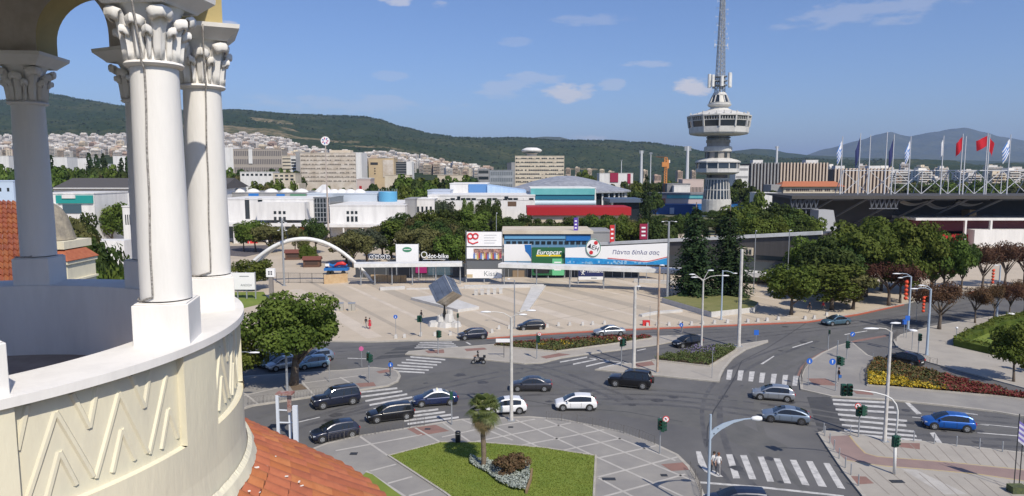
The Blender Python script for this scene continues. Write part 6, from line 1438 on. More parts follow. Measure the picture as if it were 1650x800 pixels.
# ================= CARS =================
tyre = mat('tyre_rubber', (.018, .018, .018), .85); rimm = mat('wheel_alloy', (.42, .43, .44), .35, .6); tail = mat('tail_lamp', (.35, .01, .01), .25); headm = mat('head_lamp', (.55, .58, .60), .1, spec=.8)
plate = mat('number_plate', (.65, .65, .62), .5); carglass = mat('car_glass', (.012, .015, .018), .06, spec=.7); under = mat('car_underside', (.012, .012, .012), .8)
def paint(n_, c, metal_=.25): return mat('car_paint_' + n_, c, .32, metal_, coat=.6)
SPEC = {   # L, W, H, rear deck x, roof rear x, roof front x, cowl x, belt z, hood front z, wheel r
 'hatch': (4.1, 1.74, 1.47, -.485, -.40, .07, .235, .93, .72, .325), 'sedan': (4.5, 1.75, 1.43, -.34, -.20, .08, .235, .92, .71, .325), 'coupe': (4.2, 1.74, 1.38, -.47, -.26, .06, .22, .92, .68, .32),
 'wagon': (4.4, 1.74, 1.50, -.49, -.43, .08, .235, .94, .73, .325), 'suv': (4.7, 1.88, 1.82, -.49, -.45, .06, .19, 1.12, .98, .38), 'mini': (3.7, 1.64, 1.44, -.485, -.38, .10, .27, .92, .72, .29)}
GH = {'hatch': [(.29, 0), (.20, .45), (.10, .80), (.02, .95), (-.10, 1), (-.24, .97), (-.36, .88), (-.43, .62), (-.48, .08)], 'sedan': [(.27, 0), (.19, .42), (.11, .76), (.04, .94), (-.07, 1), (-.16, .94), (-.24, .72), (-.31, .40), (-.37, .06)],
      'coupe': [(.26, 0), (.17, .45), (.09, .80), (.01, .97), (-.09, 1), (-.20, .90), (-.31, .68), (-.40, .40), (-.46, .10)], 'wagon': [(.28, 0), (.19, .45), (.10, .80), (.03, .95), (-.10, 1), (-.28, .98), (-.41, .90), (-.45, .60), (-.485, .06)],
      'suv': [(.215, 0), (.16, .42), (.11, .78), (.05, .96), (-.08, 1), (-.28, .99), (-.43, .95), (-.465, .60), (-.485, .06)], 'mini': [(.31, 0), (.22, .45), (.13, .80), (.05, .96), (-.10, 1), (-.24, .97), (-.36, .88), (-.43, .60), (-.475, .08)]}
RF = {'hatch': (3, 6, 6), 'sedan': (3, 5, 7), 'coupe': (3, 5, 7), 'wagon': (3, 6, 6), 'suv': (3, 6, 6), 'mini': (3, 6, 6)}
def make_car(kind, pm, label, rimmat=None, roofmat=None, seed=0, spare=False, rails=False, group=None, taxi=False):
    L, W, H, xd, xr, xf, xc, zb, zh, wr = SPEC[kind]; t = empty('car', (0, 0, 0), 0, label, 'car', group); w2 = W / 2; gc = .20 if kind != 'suv' else .26
    # lower body: rounded loft
    st_ = [(-.5, .70, .80, .86), (-.49, .34 if 0 else gc + .12, zb - .02 if xd < -.45 else zb - .02, .93), (-.44, gc, zb, .985), (-.30, gc, zb, 1.0), (-.10, gc, zb - .01, 1.0), (xc - .06, gc, zb - .02, 1.0), (xc + .04, gc, zb - .04, .995), (.36, gc, (zb + zh) / 2 + .02, .985), (.455, gc + .03, zh + .04, .93), (.49, gc + .12, zh - .08, .82), (.5, gc + .2, zh - .2, .74)]
    st_[0] = (-.5, gc + .2, zb - .16, .84)
    m = MB(); sec = []
    for (x, za, zt, k) in st_:
        hw = w2 * k; zm = za + (zt - za) * .5; pts = [(0, za), (hw * .86, za), (hw * .985, za + .07), (hw, zm), (hw * .985, zt - .14), (hw * .93, zt - .02), (hw * .80, zt + .015), (0, zt + .045)]
        ring = [(y, z) for y, z in pts] + [(-y, z) for y, z in pts[-2:0:-1]]; sec.append([(x * L, y, z) for y, z in ring])
    n = len(sec[0])
    for s_ in sec: m.v += s_
    for i in range(len(sec) - 1):
        for k in range(n): m.f.append((i * n + k, (i + 1) * n + k, (i + 1) * n + (k + 1) % n, i * n + (k + 1) % n)); m.m.append(0)
    m.f.append(tuple(range(n))); m.f.append(tuple((len(sec) - 1) * n + k for k in range(n - 1, -1, -1))); m.m += [0, 0]
    body = m.build('body', pm, t, None, True); sb = body.modifiers.new('s', 'SUBSURF'); sb.levels = 2; sb.render_levels = 2
    # glass house: side glass below a painted rail that runs down the pillars
    wb, wt = w2 * .90, w2 * .66; zt = H - .02; GS = GH[kind]; secs = []
    for (x, f) in GS:
        z = zb - .03 + (zt - zb + .03) * f; wq = wb + (wt - wb) * f; q = min(.075, (z - zb + .03) * .5); fq = max(0, (z - q - zb + .03) / (zt - zb + .03)); w1 = wb + (wt - wb) * fq
        secs.append([(x * L, wb * (.97 if x < -.42 else 1), zb - .03), (x * L, w1 + .004, z - q), (x * L, wq - .02, z), (x * L, max(.1, wq - .10), z + .018), (x * L, 0, z + .035)])
    def flip(p): return (p[0], -p[1], p[2])
    wl_, wr_, ws_, rw_, pt_ = MB(), MB(), MB(), MB(), MB(); ns = len(secs); fi = RF[kind]
    for i in range(ns - 1):
        A, Bq = secs[i], secs[i + 1]
        for sg, tgt in ((1, wl_), (-1, wr_)):
            g_ = (lambda p: p) if sg > 0 else flip; fc = (0, 1, 2, 3) if sg > 0 else (3, 2, 1, 0)
            (pt_ if i >= fi[2] else tgt).add([g_(A[0]), g_(Bq[0]), g_(Bq[1]), g_(A[1])], [fc[::-1]])
            for k in (1, 2): pt_.add([g_(A[k]), g_(Bq[k]), g_(Bq[k + 1]), g_(A[k + 1])], [fc[::-1]])
            top = ws_ if i < fi[0] else (rw_ if i >= fi[1] else pt_); top.add([g_(A[3]), g_(Bq[3]), g_(Bq[4]), g_(A[4])], [fc[::-1]])
    for q, nm_ in ((ws_, 'windscreen'), (rw_, 'rear_window'), (wl_, 'side_window'), (wr_, 'side_window')): q.build(nm_, carglass, t)
    ro_ = pt_.build('roof', roofmat or pm, t); autosmooth(ro_, 40)
    Bb, Cc = GS[fi[1]][0] * L, GS[fi[0]][0] * L
    m = MB()
    for xx in ([.46] if kind in ('coupe', 'mini') else [.40, .74]):
        x = Cc + (Bb - Cc) * xx
        for sg in (-1, 1): m.bar((x + .05, sg * (wb + .004), zb - .02), (x - .02, sg * (wt + .012), zt - .10), .06, 0, .03)
    m.build('pillar', under, t)
    if spare or rails:
        m = MB()
        for s_ in (-1, 1): m.bar((Bb + .1, s_ * wt * .88, zt + .05), (Cc - .25, s_ * wt * .88, zt + .05), .045)
        m.build('roof_rail', darkm, t)
    # wheels
    for xw in (-.315, .315):
        for s_ in (-1, 1):
            y0 = s_ * (w2 * .99 - .20); y1 = s_ * (w2 + .012)
            a = MB(); a.tube([(xw * L, s_ * (w2 * .72), wr + .02), (xw * L, s_ * (w2 + .004), wr + .02)], wr + .055, 20); a.build('wheel_arch', under, t)
            wh = MB(); wh.tube([(0, -.11, 0), (0, -.10, 0), (0, .10, 0), (0, .11, 0)], [wr * .93, wr, wr, wr * .93], 22); wo = wh.build('wheel', tyre, t, (xw * L, s_ * (w2 - .09), wr), False); autosmooth(wo, 40)
            r_ = MB(); r_.tube([(0, s_ * .08, 0), (0, s_ * .118, 0)], [wr * .66, wr * .62], 18); 
            ro = r_.build('rim', rimmat or rimm, wo)
            sp = MB()
            for k in range(5): a_ = 2 * math.pi * k / 5; sp.obox((math.cos(a_ + .63) * wr * .40, s_ * .1195, math.sin(a_ + .63) * wr * .40), (wr * .26, .006, wr * .17), 0, 0, Matrix.Rotation(-(a_ + .63), 3, 'Y'))
            sp.build('rim_gap', under, wo)
    for s_ in (-1, 1):
        m = MB(); m.obox((L * .452, s_ * w2 * .66, zh - .075), (.20, .34, .10), -s_ * .45); m.build('headlight', headm, t); m = MB(); m.obox((-L * .478, s_ * w2 * .70, zb - .14), (.16, .26, .22 if kind != 'suv' else .3), s_ * .3); m.build('tail_light', tail, t)
        m = MB(); m.obox((xc * L - .12, s_ * (w2 * .97 + .07), zb + .04), (.14, .19, .12)); m.build('mirror', pm, t); m = MB()
        m.box(-.12 * L, s_ * w2 * 1.001 - .004, .38, -.115 * L, s_ * w2 * 1.001 + .004, zb - .12) ; m.box(.13 * L, s_ * w2 * 1.001 - .004, .38, .135 * L, s_ * w2 * 1.001 + .004, zb - .14); m.build('door_seam', under, t)
    m = MB(); m.box(L * .492, -w2 * .55, gc + .18, L * .503, w2 * .55, zh - .20); m.build('grille', under, t); m = MB(); m.box(L * .504, -.26, gc + .22, L * .508, .26, gc + .33); m.build('number_plate', plate, t); m = MB(); m.box(-L * .508, -.26, zb - .40, -L * .500, .26, zb - .29); m.build('number_plate', plate, t)
    m = MB(); m.box(-L * .47, -w2 * .92, gc - .06, L * .47, w2 * .92, gc + .05); m.build('underbody', under, t)
    if spare: m = MB(); m.tube([(-L * .5, 0, .9), (-L * .5 - .2, 0, .9)], .34, 18); m.build('spare_wheel', tyre, t)
    if taxi:
        m = MB(); m.obox((-.2, 0, zt + .10), (.18, .42, .14)); m.build('roof_sign', mat('taxi_sign', (.75, .72, .55), .5), t)
    return t
def place(t, fpx, rpx, dl=0):
    """put the near-side wheels on two ground pixels (front, rear)"""
    a, b = G(*fpx), G(*rpx); d = (a - b).normalized(); c = (a + b) / 2; nrm = Vector((-d.y, d.x, 0))
    if nrm.y < 0: nrm = -nrm
    c = c + nrm * .82; t.location = (c.x, c.y, .012); t.rotation_euler = (0, 0, math.atan2(d.y, d.x)); return t
navy = paint('navy', (.012, .016, .035)); blk_ = paint('black', (.008, .008, .010)); taxib = paint('taxi_blue', (.012, .022, .075)); wh_ = paint('white', (.72, .72, .72), 0); silv = paint('silver', (.36, .38, .40), .6); ltb = paint('pale_blue', (.20, .25, .32), .5)
brt = paint('bright_blue', (.004, .085, .36), .3); gry = paint('dark_grey', (.055, .055, .065), .5); ltc = paint('light_sky_blue', (.20, .33, .42), .2); tealg = paint('teal_grey', (.08, .15, .20), .4); darkrim = mat('dark_rim', (.12, .12, .13), .4, .5)
cars = [('suv', navy, 'dark navy off-road car with roof rails approaching the left crossing', (523, 660), (566, 653), dict(rails=True)), ('wagon', blk_, 'black estate hatchback waiting just past the crossing stripes', (608, 683), (655, 677), {}),
 ('sedan', taxib, 'dark blue taxi sedan with a white roof', (681, 657), (724, 654), dict(roofmat=wh_, taxi=True)), ('hatch', navy, 'dark navy hatchback nearest the tiled roof', (519, 715), (568, 706), {}), ('hatch', wh_, 'white hatchback half hidden by the palm crown', (795, 670), (836, 668), {}),
 ('hatch', wh_, 'white hatchback in the clear middle of the junction', (906, 663), (951, 663), {}), ('sedan', gry, 'dark grey saloon passing behind the tall lamp column', (835, 632), (876, 632), {}), ('suv', blk_, 'black compact off-road car with a spare wheel', (993, 624), (1034, 628), dict(spare=True)),
 ('hatch', silv, 'silver hatchback farther of the two silver cars side by side', (1223, 645), (1270, 649), {}), ('coupe', ltb, 'pale blue-grey three-door coupe nearer of the two cars side by side', (1240, 681), (1293, 686), dict(rimmat=darkrim)), ('hatch', brt, 'bright blue hatchback driving on the right avenue', (1503, 693), (1560, 698), {}),
 ('hatch', navy, 'dark hatchback with a pale roof glint at the plaza crossing', (749, 549), (778, 547), {}), ('hatch', blk_, 'black hatchback beside the first plaza bollards', (844, 534), (871, 533), {}), ('sedan', silv, 'silver saloon beside the red and yellow median flowers', (971, 543), (998, 542), {}),
 ('hatch', blk_, 'black car partly hidden by the lavender bed', (1099, 562), (1127, 559), {}), ('sedan', tealg, 'teal-grey taxi with roof sign by the orange-red road edge', (1341, 526), (1365, 524), dict(taxi=True)), ('hatch', blk_, 'black hatchback on the slip road seen from behind', (1441, 585), (1463, 590), {}),
 ('mini', ltc, 'light sky-blue small hatchback parked by the big tree trunk', (491, 597), (523, 593), {})]
for k, (kd, pm_, lb, f_, r2, kw) in enumerate(cars): place(make_car(kd, pm_, lb, **kw), f_, r2)
for k, (kd, pm_, lb, f_, r2) in enumerate([('hatch', silv, 'silver parked car under the big tree', (448, 599), (476, 594)), ('hatch', tealg, 'blue-grey parked car deep in the tree shade', (436, 594), (463, 588)), ('sedan', navy, 'dark parked saloon farthest into the shade of the big tree', (415, 592), (444, 585)), ('hatch', ltb, 'pale car parked behind the light sky-blue one', (500, 588), (528, 583))]):
    place(make_car(kd, pm_, lb), f_, r2)
t = make_car('wagon', navy, 'dark car cut by the lower picture edge before the zebra crossing'); g = G(1187, 822); t.location = (g.x, g.y, .012); t.rotation_euler = (0, 0, R(176))
# ---------- people ----------
skin = mat('skin', (.42, .24, .16), .6); hairm = mat('dark_hair', (.03, .02, .015), .8)
def person(loc, rz, label, shirt, trous, shoe, pose='walk', hair=hairm, hgt=1.72, bag=None, stride=.24, skirt=False, arms=None, sit=False):
    s_ = hgt / 1.72; J = {}
    def j(n_, x, y, z, r_): J[n_] = (Vector((x, y, z)) * s_, r_ * s_)
    st2 = stride if pose == 'walk' else .05
    if sit:
        j('pel', 0, 0, .80, .125); hipz = .78
        legs = {'l': [(.02, .10, .76, .085), (.42, .15, .70, .06), (.34, .16, .32, .045), (.45, .16, .28, .04)], 'r': [(.02, -.10, .76, .085), (.42, -.15, .70, .06), (.34, -.16, .32, .045), (.45, -.16, .28, .04)]}
        tx = .06
    else:
        j('pel', 0, 0, .93, .125); legs = {'l': [(st2 * .15, .09, .88, .088), (st2 * .75, .095, .50, .058), (st2 * .9, .095, .09, .040), (st2 * .9 + .15, .10, .045, .035)], 'r': [(-st2 * .15, -.09, .88, .088), (-st2 * .35, -.095, .49, .058), (-st2 * 1.2, -.095, .12, .040), (-st2 * 1.2 + .14, -.10, .045, .035)]}; tx = 0
    dz = -.13 if sit else 0
    j('wai', tx * .5, 0, 1.07 + dz, .105); j('che', tx, 0, 1.27 + dz, .135); j('nec', tx, 0, 1.45 + dz, .055); j('hd0', tx + .01, 0, 1.54 + dz, .075); j('hd1', tx + .015, 0, 1.63 + dz, .098); j('hd2', tx + .01, 0, 1.69 + dz, .07)
    E_ = [('pel', 'wai', 's'), ('wai', 'che', 's'), ('che', 'nec', 's'), ('nec', 'hd0', 'k'), ('hd0', 'hd1', 'k'), ('hd1', 'hd2', 'k')]
    for sd_, L_ in legs.items():
        for i, q in enumerate(L_): j('g%s%d' % (sd_, i), *q)
        E_ += [('pel', 'g%s0' % sd_, 't'), ('g%s0' % sd_, 'g%s1' % sd_, 't'), ('g%s1' % sd_, 'g%s2' % sd_, 't'), ('g%s2' % sd_, 'g%s3' % sd_, 'h')]
    for sd_, sg, sw in (('l', 1, -.16), ('r', -1, .16)):
        if sit or arms == 'fwd': A_ = [(tx, sg * .17, 1.38 + dz, .055), (tx + .14, sg * .21, 1.16 + dz, .042), (tx + .38, sg * .20, 1.10 + dz, .030), (tx + .45, sg * .20, 1.09 + dz, .034), (tx + .50, sg * .195, 1.07 + dz, .02)]
        else: A_ = [(0, sg * .17, 1.38, .055), (sw * .3, sg * .22, 1.12, .042), (sw, sg * .22, .89, .028), (sw * 1.2, sg * .22, .81, .034), (sw * 1.3, sg * .215, .755, .02)]
        for i, q in enumerate(A_): j('a%s%d' % (sd_, i), *q)
        E_ += [('che', 'a%s0' % sd_, 's'), ('a%s0' % sd_, 'a%s1' % sd_, 's'), ('a%s1' % sd_, 'a%s2' % sd_, 'k'), ('a%s2' % sd_, 'a%s3' % sd_, 'k'), ('a%s3' % sd_, 'a%s4' % sd_, 'k')]
        b0, b1 = J['a%s3' % sd_][0], J['a%s4' % sd_][0]
    names_ = list(J); me = bpy.data.meshes.new('person'); me.from_pydata([J[n_][0] for n_ in names_], [(names_.index(a), names_.index(b)) for a, b, _ in E_], [])
    o = bpy.data.objects.new('person', me); C.objects.link(o); sk = o.modifiers.new('skin', 'SKIN'); 
    for i, n_ in enumerate(names_):
        v = me.skin_vertices[0].data[i]; v.radius = (J[n_][1], J[n_][1] * (.78 if n_ in ('wai', 'che', 'pel') else 1)); v.use_root = (n_ == 'pel')
        if n_ in ('wai', 'che', 'pel'): v.radius = (J[n_][1] * .8, J[n_][1] * 1.15)
    sb = o.modifiers.new('s', 'SUBSURF'); sb.levels = 2; sb.render_levels = 2
    dg = bpy.context.evaluated_depsgraph_get(); m2 = bpy.data.meshes.new_from_object(o.evaluated_get(dg)); bpy.data.objects.remove(o)
    m2.materials.clear()
    for q in (skin, shirt, trous, shoe): m2.materials.append(q)
    mi = {'k': 0, 's': 1, 't': 2, 'h': 3}
    for pg in m2.polygons:
        c = pg.center; best = 9; bi = 1
        for a, b, k in E_:
            pa, pb = J[a][0], J[b][0]; d = pb - pa; t_ = max(0, min(1, (c - pa).dot(d) / d.length_squared)); ds = (c - pa - d * t_).length - (J[a][1] * (1 - t_) + J[b][1] * t_) * .9
            if ds < best: best = ds; bi = mi[k]
        pg.material_index = bi; pg.use_smooth = True
    # fingers, thumb, nose and ears join the same mesh
    ex = MB(); 
    for sd_, sg in (('l', 1), ('r', -1)):
        p3, p4 = J['a%s3' % sd_][0], J['a%s4' % sd_][0]; d = (p4 - p3).normalized(); sdv = d.cross(Vector((0, 1, 0))).normalized()
        for k in range(4): off = sdv * (k - 1.5) * .017 * s_; l_ = (.055, .065, .06, .048)[k] * s_; ex.tube([p4 + off * .8, p4 + off + d * l_ * .55, p4 + off + d * l_ + Vector((0, -sg, 0)) * .015], [.0085 * s_, .008 * s_, .006 * s_], 5)
        ex.tube([p3 + sdv * .03, p3 + sdv * .05 + d * .03, p3 + sdv * .048 + d * .06], [.011, .010, .007], 5)
    hd = J['hd1'][0]; ex.tube([hd + Vector((.085, 0, -.01)), hd + Vector((.115, 0, -.035))], [.012, .016], 5)
    for sg in (-1, 1): ex.obox(hd + Vector((0, sg * .093, -.02)), (.035, .02, .055))
    bm2 = bpy.data.meshes.new('x'); bm2.from_pydata(ex.v, [], ex.f); bm2.materials.append(skin)
    import bmesh
    bm = bmesh.new(); bm.from_mesh(m2); bm.from_mesh(bm2); bm.to_mesh(m2); bm.free()
    p = bpy.data.objects.new('person', m2); C.objects.link(p); p.location = loc; p.rotation_euler = (0, 0, rz); tag(p, label, 'person')
    h_ = MB(); o_ = hd + Vector((-.018, 0, .025)) * s_; prof = []
    for i in range(7): a = math.pi / 2 * i / 6 * 1.25 - .4; prof.append((.108 * s_ * math.cos(a), .108 * s_ * math.sin(a)))
    h_.lathe([(max(.004, r_), z) for r_, z in prof], 14, capb=True); h_.build('hair', hair, p, o_, True)
    for sg in (-1, 1): e = MB(); e.obox(hd + Vector((.088, sg * .034, .0)) * s_, (.012, .022, .012)); e.build('eye', black, p)
    if skirt: k = MB(); k.lathe([(.25, .50), (.16, .98)], 14, capb=True, capt=False); k.build('skirt', trous, p)
    if bag: b_ = MB(); b_.obox((-.05, .27, .80), (.30, .12, .32)); b_.tube([(-.05, .26, .95), (-.02, .16, 1.42), (0, -.02, 1.46)], .012, 5); b_.build('bag', bag, p)
    return p
cloth_w = mat('white_shirt', (.65, .64, .63), .8); jeans = mat('dark_trousers', (.03, .035, .05), .8); blackc = mat('black_clothes', (.02, .02, .022), .8); redc = mat('red_top', (.45, .02, .04), .8); greyc = mat('grey_clothes', (.25, .24, .24), .8); shoe = mat('shoe', (.06, .05, .05), .7); wshoe = mat('pale_shoe', (.55, .53, .5), .7); bluec = mat('blue_clothes', (.03, .12, .35), .8)
brh = mat('reddish_hair', (.16, .05, .02), .8)
def pg_(px, py): g = G(px, py); return (g.x, g.y, 0)
person((*pg_(1150, 763)[:2], 0.01), R(95), 'pedestrian in a pale shirt and dark trousers on the zebra crossing, behind the mast', cloth_w, jeans, shoe)
person((*pg_(1157, 765)[:2], 0.01), R(80), 'red-haired pedestrian in white shirt and light trousers on the zebra crossing', cloth_w, greyc, shoe, hair=brh)
person((*pg_(590, 531)[:2], .13), R(60), 'pedestrian in black with pale legs walking across the plaza', blackc, greyc, wshoe, hgt=1.75); person((*pg_(596, 532)[:2], .13), R(65), 'pedestrian in a red dress walking across the plaza', redc, redc, wshoe, skirt=True, hgt=1.68)
person((*pg_(1351, 619)[:2], .13), R(170), 'pedestrian with dark jacket and blue bag waiting at the signal mast', blackc, greyc, wshoe, pose='stand', bag=bluec)
person((*pg_(629, 608)[:2], .13), R(200), 'pedestrian in dark clothes waiting at the island tip below the blue sign', blackc, jeans, shoe, pose='stand')
person((*pg_(1099, 538)[:2], .01), R(150), 'pedestrian in blue standing at the road edge near the median', bluec, greyc, shoe, pose='stand')
person((*pg_(1304, 505)[:2], .13), R(20), 'pedestrian in dark clothes in the shade of the street trees', blackc, jeans, shoe); person((*pg_(1326, 503)[:2], .13), R(20), 'pedestrian in a red top among the street trees', redc, jeans, shoe)
person((*pg_(679, 519)[:2], .13), R(40), 'distant pedestrian in dark clothes beside the cube sculpture', blackc, jeans, shoe)
# scooter with rider
g = G(771, 587); sc_ = empty('motor_scooter', (g.x, g.y, .01), R(178), 'black motor scooter crossing the junction', 'scooter')
for x in (-.62, .62):
    m = MB(); m.tube([(x, -.06, .26), (x, .06, .26)], .26, 18); w_ = m.build('wheel', tyre, sc_); m = MB(); m.tube([(x, -.065, .26), (x, .065, .26)], .14, 12); m.build('rim', rimm, w_)
m = MB(); m.tube([(-.75, 0, .62), (-.5, 0, .66), (-.2, 0, .52), (.0, 0, .30), (.30, 0, .28)], [.10, .17, .17, .13, .12], 10); m.tube([(.30, 0, .28), (.48, 0, .62), (.42, 0, .92)], [.12, .14, .10], 10); m.build('body', blk_, sc_, None, True)
m = MB(); m.obox((-.28, 0, .76), (.72, .27, .10)); m.build('seat', black, sc_); m = MB(); m.tube([(.42, -.33, 1.0), (.45, 0, .97), (.42, .33, 1.0)], .02, 8); m.build('handlebar', darkm, sc_)
m = MB(); m.tube([(.62, 0, .26), (.46, 0, .85)], .035, 8); m.build('fork', metal, sc_); m = MB(); m.obox((.53, 0, .80), (.08, .16, .12)); m.build('headlight', headm, sc_); m = MB(); m.obox((-.72, 0, .95), (.30, .32, .28)); m.build('top_box', black, sc_)
rd = person((g.x, g.y, .02), R(178), 'scooter rider in dark clothes seated with both hands on the handlebar', blackc, greyc, shoe, sit=True)
hl = MB(); hl.lathe([(.13, -.09), (.145, 0), (.12, .09), (.06, .135), (.004, .145)], 16, capb=True); hl.build('helmet', blk_, rd, (.06, 0, 1.52), True)
# ================= SCULPTURE, ARCH, CANOPY, BILLBOARDS =================
g = G(717, 527); Ys_ = g.y; pxm = F / (g.y * cs + CH * sn)
scu = empty('cube_sculpture', (g.x, g.y, .13), 0, 'mirror-like steel cube balanced on its corner above a dark twisted stem and white rocks', 'sculpture')
rr = random.Random(9); m = MB(); 
import bmesh
def rocks(name, pts, mt, par):
    m = MB()
    for (x, y, z, r_, h) in pts:
        n = 9; base = [(x + r_ * math.cos(6.283 * k / n) * rr.uniform(.8, 1.1), y + r_ * math.sin(6.283 * k / n) * rr.uniform(.8, 1.1)) for k in range(n)]
        o = len(m.v); m.v += [(a, b, z) for a, b in base] + [(x + (a - x) * .75, y + (b - y) * .75, z + h * rr.uniform(.75, 1.0)) for a, b in base]
        for k in range(n): q = (k + 1) % n; m.f.append((o + k, o + q, o + n + q, o + n + k)); m.m.append(0)
        m.f.append(tuple(o + n + k for k in range(n))); m.m.append(0)
    return m.build(name, mt, par)
rocks('rock_base', [(-1.6, .2, 0, 1.2, .75), (0, 0, 0, 1.6, .85), (1.5, -.1, 0, 1.1, .7), (.8, .9, 0, 1.2, .8), (-.6, .3, .7, .8, .9), (.55, .2, .7, .9, 1.3), (.75, .3, 1.7, .55, .8), (-.35, .35, 1.3, .4, .6)], stone, scu)
m = MB(); zc_ = HT(717, 527, 493); pts = [(.35, 0, .3), (.15, 0, 1.1), (-.05, 0, 2.0), (-.05, 0, zc_ - .1)]; m.tube(pts, [.42, .38, .30, .12], 4); m.build('stem', mat('dark_bronze', (.03, .03, .03), .4, .6), scu)
top = atY(695 + 22, 445, Ys_).z; cz_ = atY(717, 469, Ys_).z; cxo = atY(717.5, 469, Ys_).x - g.x; e_ = 3.3
corner = Vector((cxo + .1, 0, zc_ - .25)); M3 = Matrix.Rotation(R(-12), 3, 'Z') @ Matrix.Rotation(R(40), 3, 'X') @ Matrix.Rotation(R(0), 3, 'Z')
M3 = Matrix.Rotation(R(34), 3, 'Y').inverted() @ Matrix.Rotation(R(-30), 3, 'X').inverted() @ Matrix.Rotation(R(38), 3, 'Z')
steel = mat('mirror_steel_panels', (.60, .56, .50), .42, 1.0, col2=(.40, .38, .35), scale=.9, coord='obj', bump=.2, bscale=1.5, musg=.05)
e_ = 3.1; vx = Vector((.8125, .4375, .39)).normalized(); vu = Vector((.548, -.742, -.387)); vu = (vu - vx * vx.dot(vu)).normalized(); vd = vu.cross(vx); M3 = Matrix((vx, vd, vu))
cb = MB(); h = e_ / 2; low = min(((M3 @ Vector((a, b, c))) for a in (-h, h) for b in (-h, h) for c in (-h, h)), key=lambda v: v.z)
cc_ = Vector((cxo, 0, atY(718, 469, Ys_).z - .13)); M3 = M3
cb.obox((0, 0, 0), (e_, e_, e_)); cbo = cb.build('cube', steel, scu, cc_); cbo.rotation_euler = M3.to_euler(); bv = cbo.modifiers.new('b', 'BEVEL'); bv.width = .03; bv.segments = 1
sm = MB()
for s_ in (-1, 1):
    for ax in range(3):
        for k in (-.33, .0, .33):
            a = [0, 0, 0]; dsz = [.02, .02, .02]; a[ax] = s_ * (h + .004); a[(ax + 1) % 3] = k * e_; dsz[(ax + 2) % 3] = e_ * .98; dsz[ax] = .012; dsz[(ax + 1) % 3] = .03; sm.obox(a, dsz)
sm.build('panel_seam', darkm, cbo)
# arch
fa = G(603, 456); fb = G(372, 462); arc = empty('arch', (0, 0, 0), 0, 'slender white steel arch with paired ribs over the exhibition gate', 'arch'); za = atY(480, 383, (fa.y + fb.y) / 2).z
for off, nm_ in ((0, 'rib'), (3.2, 'rib')):
    m = MB(); pts = []; n = 40
    for i in range(n + 1):
        t_ = i / n; p = fa.lerp(fb, t_); z = za * (1 - abs(2 * t_ - 1) ** 2.05); p = Vector((p.x - (off * .35) * (1 - 2 * t_), p.y + off * (4 * t_ * (1 - t_) * 0 + (1 - math.sin(math.pi * t_) * .93)), z - .3)); pts.append(p)
    m.tube(pts, [.30 + .12 * math.sin(math.pi * i / n) for i in range(n + 1)], 10); m.build(nm_, white, arc, None, True)
# long thin canopy on posts
def canopy(p0, p1, zt_, label, posts):
    a, b = p0, p1; d = (b - a).normalized(); c_ = empty('entrance_canopy', (0, 0, 0), 0, label, 'canopy'); m = MB()
    nrm = Vector((-d.y, d.x, 0)); q = [a - nrm * 1.6, b - nrm * 1.6, b + nrm * 1.6, a + nrm * 1.6]; m.prism([(p.x, p.y) for p in q], zt_ - .75, zt_, 0, bottom=True); m.build('roof', white, c_)
    for t_ in posts: p = a.lerp(b, t_); m = MB(); m.tube([(p.x, p.y, .1), (p.x, p.y, zt_ - .7)], .14, 10); m.build('post', metal, c_)
    return c_
ca, cb2 = G(573, 461), G(745, 459); zc1 = atY(600, 424, ca.y).z
canopy(ca, cb2, zc1, 'left half of the thin white entrance canopy, ending at the tall banner frame', [.05, .18, .34, .53, .75, .98])
cc1, cd1 = G(806, 461), G(1152, 475); zc2 = atY(900, 424, cc1.y).z
canopy(cc1, cd1, zc2, 'right half of the thin white entrance canopy, running to the conifers', [.02, .18, .34, .50, .66, .80, .93])
bbl = mat('board_white', (.78, .78, .78), .6); txg = mat('lettering_green', (.05, .22, .12), .6); txk = mat('lettering_dark', (.03, .03, .05), .6); txr = mat('lettering_red', (.55, .02, .03), .6); txb = mat('lettering_navy', (.03, .04, .18), .6); txw = mat('lettering_white', (.80, .80, .80), .6); txgy = mat('lettering_grey', (.25, .27, .28), .6); yl = mat('bright_yellow', (.75, .55, .02), .6)
def board(px0, px1, py0, py1, Y, label, mt=bbl, name='billboard', cat='billboard', th=.25, posts=2, zg=.1, ph=None):
    a = atY(px0, (py0 + py1) / 2, Y); b = atY(px1, (py0 + py1) / 2, Y); z0, z1 = atY(px0, py1, Y).z, atY(px0, py0, Y).z
    o = empty(name, ((a.x + b.x) / 2, Y, 0), 0, label, cat); W = b.x - a.x; m = MB(); m.box(-W / 2, 0, max(z0, .15), W / 2, th, z1); m.build('panel', mt, o)
    for k in range(posts):
        x = -W / 2 + W * (k + .0) / max(1, posts - 1) if posts > 1 else 0; m = MB(); m.box(x - .1, .02 + th, 0, x + .1, .2 + th, z1 + (.1 if ph is None else ph)); m.build('post', metal, o)
    S = lambda px, py: (atY(px, py, Y).x - o.location.x, atY(px, py, Y).z)
    return o, W, z0, z1, S
def rect(o, S, nm, mt, px0, py0, px1, py1, y=-.02, th=.02):
    x0, z1 = S(px0, py0); x1, z0 = S(px1, py1); m = MB(); m.box(x0, y, z0, x1, y + th - .002, z1); return m.build(nm, mt, o)
BY = 147.0
b, W, z0, z1, S = board(751, 809, 373, 449, BY - 2, 'tall three-part banner frame with a red emblem on top and a photo strip', mat('frame_dark', (.05, .05, .055), .6), th=.12, posts=3)
rect(b, S, 'poster', bbl, 752, 374, 808.5, 397); rect(b, S, 'poster', bbl, 752, 399, 808.5, 417); rect(b, S, 'poster', bbl, 752, 434, 808.5, 448.6); rect(b, S, 'glass_strip', mat('banner_gap', (.12, .13, .14), .3), 752, 421, 808.5, 433.5)
x, z = S(762, 381); 
